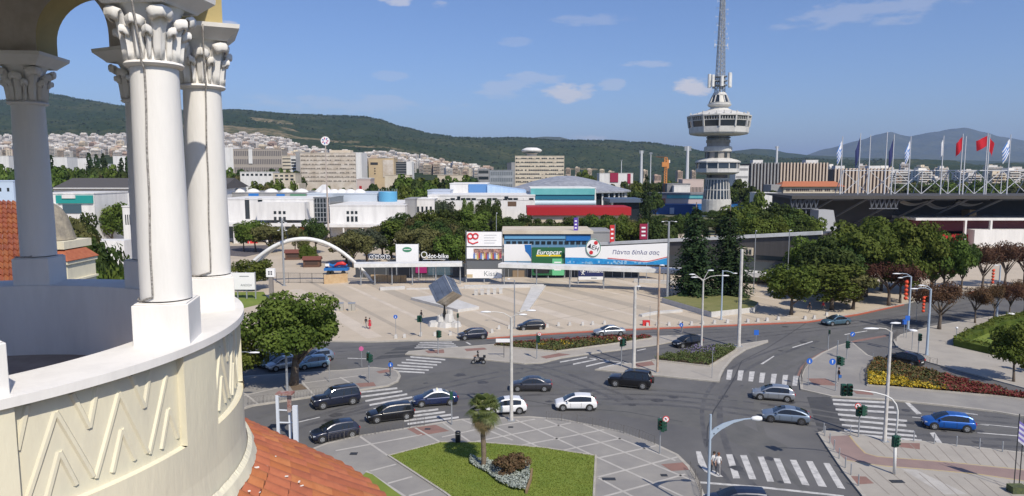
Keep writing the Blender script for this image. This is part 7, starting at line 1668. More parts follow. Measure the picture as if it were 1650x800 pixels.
for dx in (-.55, .55): m = MB(); m.tube([Vector((x + dx + .55 * math.cos(a_ * .5), -.04, z + .55 * math.sin(a_ * .5))) for a_ in range(0, 13)], .16, 6); m.build('emblem_loop', txr, b)
m = MB(); m.tube([(x - 1.1, -.04, z - .2), (x - .9, -.04, z - 1.2), (x, -.04, z - 1.6), (x + 1.1, -.04, z - 1.2)], .14, 6); m.build('emblem_loop', txr, b)
rr = random.Random(6)
rect(b, S, 'photo_strip', mat('photo_pink', (.45, .25, .2), .7, col2=(.10, .06, .06), scale=2.5, lo=.4, hi=.6), 763, 401, 808.5, 416.5, -.03)
for k in range(16):
    px_ = 764 + k * 2.8; x, z = S(px_, 412 + (k % 3)); m = MB(); m.box(x - .18, -.06, z - .6, x + .18, -.035, z + .3); m.obox((x, -.05, z + .5), (.22, .03, .28)); m.build('photo_figure', [mat('figure_%d' % (k % 4), [(.1, .18, .45), (.6, .6, .55), (.5, .35, .1), (.35, .05, .08)][k % 4], .7)], b)
x, z = S(790, 441.5); text('Kissi', 1.5, txgy, b, (x, -.03, z)); x, z = S(778, 387); 
for k in range(4): x0, zz_ = S(780, 379 + k * 4.2); m = MB(); m.box(x0, -.04, zz_ - .12, x0 + 2.6 - .4 * (k % 2), -.02, zz_ + .05); m.build('fine_print', mat('faint_print', (.50, .50, .52), .7), b)
m = MB(); x, z = S(757, 445); m.obox((x, -.03, z), (1.2, .02, .7)); m.build('sketch', mat('sketch_tan', (.50, .40, .25), .7), b)
# grey-white board with green oval
b, W, z0, z1, S = board(638, 674, 394, 422, BY + 1, 'plain pale square board with a small green oval, standing on the canopy', bbl, posts=2)
x, z = S(656, 402.5); m = MB(); m.lathe([(1.0, 0), (1.0, .04)], 28); o = m.build('oval_emblem', txg, b, (x, -.0, z)); o.rotation_euler = (R(90), 0, 0); o.scale = (1, .55, 1)
m = MB(); m.box(x - .7, -.07, z - .05, x + .7, -.045, z + .09); m.build('emblem_bar', txw, b)
# bike shop letters on the canopy roof
g_ = atY(700, 413, BY); e = empty('rooftop_sign', (g_.x, BY, zc1), 0, 'white cut-out bike sign letters standing on the thin canopy', 'sign')
text('dot-bike', 1.35, txw, e, (.75, 0, .75), ext=.05, bold=.01); m = MB(); m.box(-2.4, -.05, 0, 2.3, .05, .12); m.build('rail', white, e)
m = MB(); m.tube([Vector((-2.2 + .6 * math.cos(a_ * .524), 0, 1.05 + .6 * math.sin(a_ * .524))) for a_ in range(13)], .09, 6); m.build('wheel_ring', txw, e)
g_ = atY(612, 416, BY); e = empty('rooftop_sign', (g_.x, BY, zc1), 0, 'row of white bicycle outlines standing on the canopy near the arch', 'sign')
m = MB()
for k in range(4): m.tube([Vector((-1.8 + k * 1.2 + .42 * math.cos(a_ * .524), 0, .5 + .42 * math.sin(a_ * .524))) for a_ in range(13)], .06, 6)
for k in range(3): m.bar((-1.8 + k * 1.2, 0, .5), (-1.2 + k * 1.2, 0, 1.2), .08); m.bar((-.6 + k * 1.2, 0, .5), (-1.2 + k * 1.2, 0, 1.2), .08)
m.build('bicycle_outline', txw, e)
# car rental hoarding
b, W, z0, z1, S = board(857, 910, 399, 444, BY + 4, 'dark green car rental hoarding with white lettering and yellow underline', mat('hoarding_green', (.012, .10, .035), .6), posts=3)
x, z = S(884, 407); text('Europcar', 1.45, txw, b, (x, -.03, z), shear=.25, bold=.02); rect(b, S, 'yellow_underline', yl, 864, 411, 904, 413.5)
m = MB(); x, z = S(872, 437); m.tube([(x - 1.5, -.05, z), (x - 1.2, -.05, z + .9), (x - .5, -.05, z + 1.3), (x + .7, -.05, z + 1.3), (x + 1.5, -.05, z + .7), (x + 1.7, -.05, z)], .2, 5); m.build('car_picture', black, b); m = MB(); m.box(x - 1.5, -.06, z - .5, x + 1.7, -.03, z + .8); m.build('car_picture', black, b)
rect(b, S, 'light_green_panel', mat('mint_panel', (.12, .45, .22), .6), 890, 417, 909, 444); 
for k in range(3): x, z = S(893, 424 + 6 * k); m = MB(); m.box(x, -.05, z, x + 1.5, -.03, z + .25); m.build('print_line', txw, b)
x, z = S(900, 420.5); text('RENT', .55, txw, b, (x, -.03, z)) if 0 else None
# long power company banner
YB0, YB1 = BY + 3, BY - 1
pA_ = atY(911, 400, YB0); pB_ = atY(1076, 400, YB1 + 2); d_ = (pB_ - pA_); rz = math.atan2(d_.y, d_.x); Lb = Vector((d_.x, d_.y)).length
bn = empty('billboard', (pA_.x, pA_.y, 0), rz, 'long white banner with Greek slogan, round emblem and blue wave along its foot', 'billboard')
zl0, zl1 = atY(911, 426, YB0).z, atY(911, 400, YB0).z; zr0, zr1 = atY(1076, 427, YB1 + 2).z, atY(1076, 392, YB1 + 2).z
def bq(name, pts, mt, y0=-.0, th=.1):
    m = MB(); n = len(pts); m.v = [(p[0], y0, p[1]) for p in pts] + [(p[0], y0 - th, p[1]) for p in pts]; m.f = [tuple(range(n)), tuple(range(2 * n - 1, n - 1, -1))] + [((i + 1) % n, i, n + i, n + (i + 1) % n) for i in range(n)]; m.m = [0] * len(m.f); return m.build(name, mt, bn)
bq('panel', [(0, zl0), (Lb, zr0), (Lb, zr1), (0, zl1)], bbl, .1, .2)
zf = lambda t_, k: (zl0 + (zl1 - zl0) * k) * (1 - t_) + (zr0 + (zr1 - zr0) * k) * t_
up = [(Lb * t_, zf(t_, .42 - .30 * math.sin(min(1, t_ / .9) * 1.7) * t_ - .10 * t_ + (.30 * max(0, t_ - .8) / .2))) for t_ in [i / 24 for i in range(25)]]
bq('blue_wave', [(0, zl0 + .02)] + [(Lb, zr0 + .02)] + up[::-1], mat('banner_blue', (.01, .16, .45), .6, col2=(.02, .30, .62), scale=.8, coord='obj'), -.103, .01)
m = MB(); 
for i in range(10, 24): m.bar((up[i][0], -.125, up[i][1] + .22), (up[i + 1][0], -.125, up[i + 1][1] + .22), .12)
m.build('red_line', txr, bn)
text('Πάντα δί\u043fλα σας', 1.22, txb, bn, (Lb * .69, -.13, zf(.7, .60)), shear=.15)
rg = random.Random(3); m = MB()
for k in range(34): x = rg.uniform(.3, Lb * .82); m.obox((x, -.125, zf(x / Lb, rg.uniform(.06, .16))), (rg.uniform(.2, .6), .01, rg.uniform(.15, .5)))
m.build('skyline_print', mat('banner_pale_blue', (.25, .48, .70), .6), bn)
xe, ze_ = Lb * .275, zf(.275, .95)
m = MB(); m.lathe([(1.75, 0), (1.75, .12), (1.6, .16)], 32); o = m.build('round_emblem', bbl, bn, (xe, -.12, ze_)); o.rotation_euler = (R(90), 0, 0); o.scale = (.92, 1.12, 1)
m = MB(); m.tube([Vector((1.68 * .92 * math.cos(a_ * .2094), 0, 1.68 * 1.12 * math.sin(a_ * .2094))) for a_ in range(31)], .07, 6); m.build('emblem_ring', txg, bn, (xe, -.30, ze_))
text('ΔΕΗ', 1.25, txk, bn, (xe, -.30, ze_), rot=(R(90), R(22), 0), bold=.02)
for dx, dz in ((.55, 1.05), (-.45, -1.05)): m = MB(); m.lathe([(.42, 0), (.42, .04)], 16); o = m.build('emblem_dot', txr, bn, (xe + dx, -.29, ze_ + dz)); o.rotation_euler = (R(90), 0, 0)
for t_ in (.06, .35, .58, .80, .97): m = MB(); m.box(Lb * t_ - .08, .12, 0, Lb * t_ + .08, .3, zf(t_, .9)); m.build('post', metal, bn)
# car maker sign board
b, W, z0, z1, S = board(932, 972, 430, 451, BY - 4, 'navy and white low board with a white heraldic lion and dealer name', mat('board_navy', (.012, .02, .10), .6), posts=2, ph=0)
rect(b, S, 'white_foot', bbl, 932, 446, 972, 451); x, z = S(959.5, 438); text('ΓΙΑΝΝΙΔΗΣ', .62, txw, b, (x, -.03, z), bold=.01)
x, z = S(940.5, 437); m = MB()
for p, q, w_ in [((-.1, -.5), (.0, .1), .24), ((.0, .1), (.25, .5), .26), ((.25, .5), (.5, .55), .18), ((.1, .2), (.5, .15), .1), ((.05, -.05), (.45, -.15), .1), ((-.1, -.5), (-.35, -.8), .12), ((-.05, -.45), (.25, -.8), .12), ((-.15, -.4), (-.5, -.1), .08), ((-.5, -.1), (-.45, .3), .07)]: m.bar((x + p[0] - .1, -.04, z + p[1]), (x + q[0] - .1, -.04, z + q[1]), w_, 0, w_)
m.build('lion_emblem', txw, b); x, z = S(957, 448.5); text('www', .35, txgy, b, (x, -.03, z)) if 0 else None
m = MB(); x, z = S(957, 448.5); m.box(x - .6, -.04, z - .1, x + .6, -.02, z + .1); m.build('print_line', txgy, b)
# blue and white hoardings behind, and showroom glass between
b, W, z0, z1, S = board(812, 856, 394, 421, BY + 8, 'white hoarding with a bright blue curved corner behind the canopy', bbl, posts=3)
x0, zt_ = S(845, 394.5); x1, zb_ = S(856, 418); bq2 = MB(); bq2.v = [(x0, -.02, zt_), (x1, -.02, zt_), (x1, -.02, zb_), (x0 + .9, -.02, zt_ - 2.2), (x0 + .2, -.02, zt_ - 1.5)]; bq2.f = [(0, 4, 3, 2, 1)]; bq2.m = [0]; bq2.build('blue_corner', bblue, b)
s1 = bld('low long building with blue glass front and beige roof behind the hoardings', 'building', 812, 952, 377, 395, 172, 14, mat('steel_blue_wall', (.10, .22, .35), .5), z0=0, top=False)
m = MB(); m.box(s1.x0 - .5, -.8, s1.z1, s1.x1 + .5, 14, s1.z1 + .8); m.build('roof', bwarm, s1.o); ppart(s1, 'blue_fascia', bblue, 912, 380, 951, 388, -.3); ppart(s1, 'blue_band', mat('sky_blue_band', (.12, .32, .52), .5), 813, 380, 911, 385, -.3)
for k in range(14): part(s1, 'window', glass, s1.x0 + .6 + k * 1.45, s1.pz(394), s1.x0 + 1.6 + k * 1.45, s1.pz(389))
s2_ = bld('grey stepped shed corner behind the round emblem of the long banner', 'shed', 950, 985, 375, 390, 175, 12, bgrey, z0=0)
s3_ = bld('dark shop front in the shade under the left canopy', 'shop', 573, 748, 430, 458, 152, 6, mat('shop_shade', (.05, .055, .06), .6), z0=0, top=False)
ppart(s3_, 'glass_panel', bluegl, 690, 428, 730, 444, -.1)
ppart(s3_, 'magenta_sign', mat('magenta', (.30, .01, .12), .6), 670, 427, 688, 440, -.3)
for k in range(8): part(s3_, 'door_frame', metal, s3_.x0 + 1.5 + k * 2.6, 0, s3_.x0 + 1.6 + k * 2.6, s3_.z1 - .3)
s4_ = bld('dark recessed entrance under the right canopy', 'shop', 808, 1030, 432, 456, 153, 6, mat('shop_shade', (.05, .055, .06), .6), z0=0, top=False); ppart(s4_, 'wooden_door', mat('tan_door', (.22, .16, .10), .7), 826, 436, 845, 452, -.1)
for k in range(14): part(s4_, 'door_frame', metal, s4_.x0 + 1.5 + k * 2.1, 0, s4_.x0 + 1.6 + k * 2.1, s4_.z1 - .3)
# vertical banners
def vban(px, bt, by_, Y, wpx, label, mt, marks=None):
    a = atY(px, by_, Y); z1 = atY(px, bt, Y).z; z0 = a.z; w_ = wpx / F * Y; o = empty('banner', (a.x, Y, 0), 0, label, 'banner'); m = MB(); m.tube([(w_ / 2, 0, 0), (w_ / 2, 0, z1 + .3)], .08, 8); m.build('pole', metal, o)
    m = MB(); m.box(-w_ / 2, -.03, z0, w_ / 2 - .1, .03, z1); m.build('panel', mt, o)
    m = MB()
    for k in range(3): m.obox((-.05, -.05, z0 + (z1 - z0) * (.25 + .25 * k)), (w_ * .5, .02, (z1 - z0) * .10))
    m.build('print', marks or txw, o); return o
vban(986.5, 363, 391, 165, 8, 'narrow bright red vertical banner above the long white banner', sred); vban(1037, 361, 386, 168, 13, 'wider crimson vertical banner with pale figures left of the conifer', mat('crimson', (.28, .01, .05), .6)); vban(928, 351, 373, 172, 7, 'violet and white vertical banner behind the long white banner', mat('violet', (.10, .05, .35), .6))
# notice board on the small lawn
b, W, z0, z1, S = board(352, 410, 440, 467, G(400, 484).y, 'white notice board with grey lettering standing on the small lawn', bbl, name='notice_board', cat='notice board', posts=5)
x, z = S(397, 460); text('ΑΝΟΙΞΗ', .55, txgy, b, (x, -.03, z)); x, z = S(393, 446); m = MB(); m.box(x - .8, -.04, z, x + .9, -.02, z + .12); m.build('print_line', txgy, b)
# small square sign box on thick post beside
g_ = G(438, 484); o = empty('kiosk_sign', (g_.x, g_.y, .1), 0, 'small white box sign with dark symbol on a thick grey pillar beside the small lawn', 'sign'); zt_ = HT(438, 484, 434)
m = MB(); m.box(-.35, -.3, 0, .35, .3, zt_ - 1.4); m.build('pillar', mat('pillar_stone', (.22, .20, .19), .9), o); m = MB(); m.box(-.75, -.35, zt_ - 1.5, .75, .35, zt_); m.build('box', bbl, o); m = MB()
for dx in (-.22, .22):
    for dz in (-.2, .2): m.obox((dx, -.37, zt_ - .75 + dz), (.28, .03, .26))
m.build('symbol', txk, o)
# wooden kiosks, fairground trailer and gate fence
def kiosk(px0, px1, pt, pb, Y, label):
    a = atY(px0, pb, Y); b_ = atY(px1, pb, Y); h_ = atY(px0, pt, Y).z; W = b_.x - a.x; o = empty('wooden_kiosk', ((a.x + b_.x) / 2, Y, 0), R(6), label, 'kiosk'); wd = mat('dark_wood', (.09, .045, .03), .8, col2=(.13, .07, .045), scale=1.5, stretch=(1, 1, 6), coord='obj')
    m = MB(); m.box(-W / 2, 0, 0, W / 2, 2.6, h_ * .72); m.build('wall', wd, o); m = MB(); m.add([(-W / 2 - .3, -.4, h_ * .70), (W / 2 + .3, -.4, h_ * .70), (W / 2 + .3, 1.3, h_), (-W / 2 - .3, 1.3, h_), (W / 2 + .3, 3.0, h_ * .70), (-W / 2 - .3, 3.0, h_ * .70)], [(0, 1, 2, 3), (3, 2, 4, 5), (1, 4, 2), (5, 0, 3), (0, 5, 4, 1)]); m.build('roof', mat('red_brown_roof', (.15, .05, .035), .8), o)
    m = MB(); m.box(-W * .38, -.05, h_ * .3, W * .38, .0, h_ * .62); m.build('shutter', mat('kiosk_shutter', (.06, .035, .025), .7), o)
Yk = lambda px, py: G(px, py).y
kiosk(460, 484, 403, 420, Yk(472, 420), 'dark wooden kiosk with red-brown roof farther under the white arch'); kiosk(489, 515, 414, 432, Yk(502, 432), 'dark wooden kiosk with red-brown roof nearer under the white arch')
g_ = G(543, 443); o = empty('fairground_trailer', (g_.x, g_.y, .12), 0, 'bright blue fairground trailer with red and white load under the arch', 'trailer')
m = MB(); m.box(-2.7, -1, .9, 2.7, 1, 1.5); m.build('bed', bblue, o); m = MB(); m.tube([(-2.6, 0, 1.6), (-1.8, .2, 2.2), (-.8, 0, 1.9), (.6, 0, 2.3), (2.4, 0, 2.0)], [.25, .4, .35, .5, .3], 8); m.build('blue_rider', bblue, o, None, True)
m = MB(); m.tube([(-.4, -.4, 1.9), (.4, -.2, 2.4), (1.4, -.2, 2.5), (2.2, -.2, 2.2)], [.2, .4, .5, .25], 8); m.build('red_rider', sred, o, None, True); m = MB(); m.obox((-2.0, -.6, 2.2), (.9, .3, .6)); m.build('white_cab', bbl, o)
for x in (-1.6, -.9, 1.7): m = MB(); m.tube([(x, -1.05, .5), (x, -.8, .5)], .5, 16); m.build('wheel', tyre, o)
for (px_, py_, lb) in [(412, 408, 'red folded parasol stall on the open ground behind the arch'), ]:
    g_ = G(407, 393); o = empty('stall', (g_.x, g_.y, .12), R(20), lb, 'stall'); m = MB(); m.add([(-2, -1, 1.9), (2, -1, 1.9), (0, 0, 3.2), (2, 1.4, 1.9), (-2, 1.4, 1.9)], [(0, 1, 2), (1, 3, 2), (3, 4, 2), (4, 0, 2)]); m.build('canopy', sred, o)
    m = MB(); m.bar((0, 0, 0), (0, 0, 3), .1); m.box(-1.5, -.6, 0, 1.5, .6, 1.0); m.build('counter', sred, o)
g_ = G(387, 393); o = empty('stall', (g_.x, g_.y, .12), 0, 'small white service hut behind the arch', 'hut'); m = MB(); m.box(-1.8, 0, 0, 1.8, 2, 1.6); m.build('wall', bw, o); m = MB(); m.box(-1.9, -.1, 1.6, 1.9, 2.1, 1.8); m.build('roof', bgrey, o)
sheetq = gp([(352, 398), (430, 396), (440, 405), (395, 415), (352, 412)]); m = MB(); m.add([(p.x, p.y, .136) for p in sheetq], [(0, 1, 2, 3, 4)]); o = m.build('car_park', mat('dark_asphalt', (.10, .09, .095), .9)); fixn(o); struct(o, 'dark asphalt patch inside the exhibition grounds', 'road')
def fence(p0, p1, label, h=1.6, step=2.5, bars=.28, mt=darkm, name='metal_fence', cat='fence', z=.12, nb=None):
    d = (p1 - p0); L = d.length; o = empty(name, (p0.x, p0.y, z), math.atan2(d.y, d.x), label, cat); m = MB(); k = 0
    n = max(1, round(L / step))
    for i in range(n + 1): mm = MB(); mm.box(L * i / n - .03, -.03, 0, L * i / n + .03, .03, h); mm.build('post', mt, o)
    m = MB(); m.box(0, -.018, h - .1, L, .018, h - .05); m.box(0, -.018, .12, L, .018, .17); x = bars
    while x < L: m.box(x - .01, -.008, .15, x + .01, .008, h - .08); x += bars
    m.build('rail_panel', mt, o); return o
fence(G(446, 457), G(522, 458), 'thin dark gate fence left of the pale stone wall', 2.2); fence(G(604, 458), G(748, 457), 'thin dark fence in front of the left canopy', 1.7, bars=.5)
m = MB(); q0, q1 = G(522, 459), G(668, 455); m.strip([q0, G(560, 456)], .4, .1, 2.0); tag(m.build('stone_wall', mat('tan_stone_wall', (.42, .28, .15), .9, col2=(.50, .37, .22), scale=1.2)), 'low tan stone wall under the foot of the white arch', 'wall')
m = MB(); m.strip([G(598, 455), G(655, 456)], .4, .1, 1.6); tag(m.build('stone_wall', mat('tan_stone_wall', (.42, .28, .15), .9)), 'low tan stone wall right of the foot of the white arch', 'wall')
for px_, lb in ((548, 'left'), (567, 'right')):
    g_ = G(px_, 502); o = empty('stone_block', (g_.x, g_.y, .12), R(10), 'square pale utility cabinet on the plaza, the %s' % ('one nearer the big tree' if lb == 'left' else 'one farther from the big tree'), 'cabinet'); m = MB(); m.box(-.55, -.5, 0, .55, .5, 1.25); m.build('body', mat('cabinet_grey', (.36, .34, .30), .7), o); m = MB(); m.box(-.6, -.55, 1.25, .6, .55, 1.32); m.build('lid', metal, o); m = MB(); m.box(-.03, -.515, .1, .03, -.5, 1.15); m.build('door_seam', darkm, o)
g_ = G(1041, 526); o = empty('barrier_block', (g_.x, g_.y, .13), 0, 'small red and white barrier block at the plaza kerb', 'barrier'); m = MB(); m.prism([(-.55, -.3), (.5, -.35), (.6, .3), (-.5, .35)], 0, .75); m.build('body', sred, o); m = MB(); m.box(-.1, -.40, 0, .3, -.36, .3); m.build('white_patch', bbl, o)
# five low white posts by the wall, plaza bollards, grey bollards
for k, px_ in enumerate([767, 777, 787, 797, 807]):
    g_ = G(px_, 477 - k * .6); m = MB(); m.box(-.3, -.3, 0, .3, .3, 1.0); m.box(-.34, -.34, 1.0, .34, .34, 1.08); tag(m.build('stone_post', stone, None, (g_.x, g_.y, .12)), 'low white stone post in the row of five by the long white wall', 'post', 'five stone posts')
bp_ = [(678, 543), (701, 543), (726, 542), (793, 538), (804, 532), (821, 531), (882, 529), (900, 527), (918, 526), (939, 526), (955, 525), (974, 524), (1043, 527), (1059, 526), (1078, 526), (1096, 525), (1114, 525), (1132, 524), (1151, 523), (1172, 522), (1205, 521), (1221, 520), (1236, 519), (1254, 517), (1297, 516), (638, 547), (652, 546), (1312, 515), (1332, 510)]
bm_ = None
for px_, py_ in bp_:
    g_ = G(px_, py_)
    if bm_ is None: m = MB(); m.add([(-.21, -.21, 0), (.21, -.21, 0), (.21, .21, 0), (-.21, .21, 0), (-.16, -.16, .52), (.16, -.16, .52), (.16, .16, .52), (-.16, .16, .52)], [(0, 1, 5, 4), (1, 2, 6, 5), (2, 3, 7, 6), (3, 0, 4, 7), (4, 5, 6, 7)]); b_ = m.build('stone_bollard', stone, None, (g_.x, g_.y, .13)); bm_ = b_
    else: b_ = bm_.copy(); C.objects.link(b_); b_.location = (g_.x, g_.y, .13)
    tag(b_, 'squat white stone bollard along the plaza kerb', 'bollard', 'stone bollards along the plaza kerb')
bm_ = None
for px_, py_ in [(1329, 705), (1337, 717), (1344, 728), (1352, 742), (1362, 757), (1371, 768), (1383, 786), (1370, 705), (1472, 714), (1505, 718), (1541, 722), (1578, 726), (1615, 731), (1327, 700)]:
    g_ = G(px_, py_)
    if bm_ is None: m = MB(); m.tube([(0, 0, 0), (0, 0, .85), (0, 0, .9)], [.05, .05, .03], 8); b_ = m.build('metal_bollard', metal, None, (g_.x, g_.y, .13)); bm_ = b_
    else: b_ = bm_.copy(); C.objects.link(b_); b_.location = (g_.x, g_.y, .13)
    tag(b_, 'slim grey metal bollard along the kerb of the pavement with the pink path', 'bollard', 'slim metal bollards')
# pedestrian guard rails with looped bars
railm = mat('weathered_rail', (.13, .12, .11), .7)
def guard(px, label):
    pts = gp(px); o = empty('guard_rail', (pts[0].x, pts[0].y, .13), 0, label, 'railing'); base = pts[0].copy(); L = [(p - base) for p in pts]; m = MB(); posts = []
    for a, b_ in zip(L[:-1], L[1:]):
        d = (b_ - a).length; n = max(1, int(d / .30)); 
        for i in range(n):
            p = a.lerp(b_, i / n); q = a.lerp(b_, (i + .75) / n); mid = (p + q) / 2
            m.tube([p, p + Vector((0, 0, .55)), mid + Vector((0, 0, .72)), q + Vector((0, 0, .55)), q], .008, 4, cap=False)
        m.bar(a + Vector((0, 0, .78)), b_ + Vector((0, 0, .74)), .016); m.bar(a + Vector((0, 0, .12)), b_ + Vector((0, 0, .12)), .014); posts.append(a)
    m.build('rail_panel', railm, o)
    for p in posts + [L[-1]]: mm = MB(); mm.tube([p, p + Vector((0, 0, .78))], .022, 6); mm.build('post', railm, o)
guard([(530, 716), (555, 711), (580, 706), (605, 702), (630, 697), (650, 694)], 'dark looped guard rail along the kerb beside the navy hatchback'); guard([(660, 692), (672, 690), (684, 688)], 'short looped guard rail beside the black estate hatchback')
guard([(880, 678), (905, 681), (930, 684), (955, 689), (980, 694), (1005, 701), (1030, 709), (1055, 719)], 'long curved looped guard rail round the junction corner'); guard([(1112, 762), (1120, 775), (1126, 790), (1130, 806)], 'looped guard rail beside the zebra crossing mast')
guard([(400, 655), (425, 651), (450, 648), (475, 644), (500, 640), (530, 636), (560, 632)], 'looped guard rail along the pavement under the big tree')
guard([(1292, 622), (1291, 610), (1296, 597), (1304, 587)], 'short looped guard rail at the rounded tip of the island with blue signs'); guard([(1396, 622), (1394, 608), (1398, 596)], 'dark curved guard rail at the head of the long flower bed'); guard([(1487, 583), (1498, 588), (1510, 590)], 'red-brown short rail by the slip road')
guard([(1444, 552), (1440, 546), (1446, 541), (1456, 538)], 'curved railing at the corner where the slip road starts')
# ================= LAMPS, SIGNALS, SIGNS =================
lampw = mat('lamp_head_white', (.72, .73, .74), .4)
def pole(bx, by, ty, label, arms=(), r_=.09, mt=poleW, name='street_lamp', cat='street lamp', z=.13, r2=None, group=None, Hm=None):
    """arms: list of (dx px, dy px at the pole's distance, head length)"""
    g_ = G(bx, by); H_ = Hm or HT(bx, by, ty); o = empty(name, (g_.x, g_.y, 0), 0, label, cat, group); m = MB(); m.tube([(0, 0, 0), (0, 0, .9), (0, 0, H_)], [r_ * 1.6, r_ * 1.3, (r2 or r_)], 10); m.build('pole', mt, o)
    m = MB(); m.box(-r_ * 2.4, -r_ * 2.4, z - .02, r_ * 2.4, r_ * 2.4, z + .06); m.build('base_plate', metal, o); k_ = (g_.y * cs + (CH - H_) * sn) / F
    for (dx, dy, hl_, z_) in arms:
        zt = z_ * H_; ex, ez = dx * k_, -dy * k_; m = MB(); st = Vector((0, 0, zt)); en = Vector((ex, -abs(ex) * .15, zt + ez)); m.tube([st, st.lerp(en, .35) + Vector((0, 0, .12 * abs(ex))), st.lerp(en, .75) + Vector((0, 0, .08 * abs(ex))), en], .045, 6); m.build('arm', mt, o)
        hm = MB(); d = 1 if dx >= 0 else -1; hw = hl_
        hm.tube([(-hw * .5, 0, 0), (-hw * .3, 0, .03), (hw * .1, 0, .04), (hw * .45, 0, .02), (hw * .5, 0, 0)], [.03, .13, .17, .10, .02], 8); ho = hm.build('lamp_head', lampw, o, en + Vector((d * hw * .3, 0, 0)), True); ho.scale = (1, 1.2, .55)
    return o
pole(824, 680, 512, 'tall pale lamp column with three spread lamp heads near the palm', [(-36, -10, 1.0, 1), (14, -5, .8, 1), (27, -12, .9, 1)], .13)
pole(829, 531, 452, 'slim grey mast standing on the plaza edge behind the three-headed column', [(-8, -2, .5, 1)], .08, metal)
pole(1021, 598, 462, 'thick pale column without arms on the tip of the triangular island', [(3, 0, .5, 1)], .17); pole(1059, 602, 430, 'tall rusty-footed pole on the triangular island', [(1, -2, .6, 1)], .11, mat('rusty_pole', (.50, .43, .35), .7, col2=(.30, .17, .10), scale=.5, coord='obj'))
pole(1130, 565, 452, 'pale lamp column with four lamp heads in front of the conifers', [(-12, -5, .9, 1), (-16, -12, .8, .98), (30, -8, 1.0, 1), (8, -16, .8, 1)], .11); pole(1162, 517, 436, 'blue-grey lamp pole between the two tall conifers', [(17, 3, .7, .98)], .10, bluem)
pole(1190, 560, 402, 'thick pale column standing right of the conifers', [], .19); pole(1425, 714, 535, 'tall pale lamp column with two heads in front of the flower bed', [(-27, -6, 1.3, 1), (1, -14, .9, 1)], .12)
pole(1493, 574, 466, 'blue-grey lamp pole with bracket arm holding the nearer red lantern strip', [(-26, -3, 1.0, .98), (-14, -6, .8, 1)], .12, bluem); pole(1463, 532, 446, 'blue-grey lamp pole with bracket arm holding the left red lantern strip', [(-22, -5, 1.2, 1), (-17, 1, .7, .99)], .11, bluem)
pole(1606, 512, 428, 'distant lamp pole holding the far red lantern strip', [(-6, 0, .7, 1)], .10, bluem); pole(1506, 470, 405, 'faraway lamp pole among the brown treetops', [(22, 0, .9, 1)], .10, metal); pole(1366, 470, 415, 'faraway lamp pole in front of the dark green trees', [(22, 8, .9, 1)], .10, bluem)
pole(463, 634, 516, 'grey lamp pole in front of the big leafy tree', [(-13, -5, .9, 1)], .10, metal); pole(372, 655, 575, 'lamp pole at the gallery wall with its white head reaching right', [(38, -8, 1.1, 1)], .10, metal)
pole(1075, 486, 357, 'tall grey mast with a crossbar of lamps at the end of the canopy', [(-9, 0, .5, .995), (9, 0, .5, .995)], .17, metal); o = pole(458, 462, 352, 'tall grey floodlight mast with a cluster of lamps left of the arch', [(-4, 4, .5, .97), (5, 4, .5, .97), (-5, 12, .5, .93), (5, 12, .5, .93)], .16, metal)
pole(1315, 470, 374, 'thin park lamp standing above the dark hall roof end', [(0, -2, .6, 1)], .07, metal, Hm=9.5); pole(1268, 472, 338, 'thin park lamp behind the dark hall roof', [(0, -1, .5, 1)], .07, metal, Hm=12); pole(1214, 474, 336, 'thin pole behind the dark hall roof', [(0, -1, .3, 1)], .07, metal, Hm=12)
pole(800, 452, 345, 'slender pole behind the tall banner frame', [(0, -1, .3, 1)], .06, metal)
# gooseneck lamp in front
g_ = G(1140, 835); o = empty('street_lamp', (g_.x, g_.y, 0), 0, 'pale blue lamp mast with a broad curved bracket in front of the junction', 'street lamp'); H_ = HT(1140, 835, 668); k_ = (g_.y * cs + (CH - H_) * sn) / F
m = MB(); m.tube([(0, 0, 0), (0, 0, H_)], [.11, .075], 10); m.build('pole', bluem, o)
def gz(py): return H_ - (py - 668) * k_
up_ = [(0, gz(697)), (8 * k_, gz(690)), (20 * k_, gz(683)), (38 * k_, gz(677.5)), (55 * k_, gz(675)), (66 * k_, gz(674.2))]; lo_ = [(0, gz(712)), (6 * k_, gz(703)), (18 * k_, gz(693)), (37 * k_, gz(682)), (55 * k_, gz(676.5)), (66 * k_, gz(675.6))]
m = MB(); n = len(up_); 
for i in range(n): m.v += [(up_[i][0], -.04, up_[i][1]), (up_[i][0], .04, up_[i][1]), (lo_[i][0], -.04, lo_[i][1]), (lo_[i][0], .04, lo_[i][1])]
for i in range(n - 1): q = 4 * i; m.f += [(q, q + 2, q + 6, q + 4), (q + 1, q + 5, q + 7, q + 3), (q, q + 4, q + 5, q + 1), (q + 2, q + 3, q + 7, q + 6)]; m.m += [0] * 4
m.build('bracket', bluem, o); m = MB(); 
for (x, z, r_) in ((6 * k_, gz(700), .05), (12 * k_, gz(691.5), .035)): m.tube([(x, -.05, z), (x, -.045, z)], r_, 10)
m.build('bracket_hole', darkm, o)
hm = MB(); hm.tube([(-.35, 0, 0), (-.2, 0, .0), (.1, 0, 0), (.38, 0, 0), (.42, 0, 0)], [.05, .15, .19, .13, .03], 10); hm.build('lamp_head', lampw, o, (73 * k_, 0, gz(675)), True)
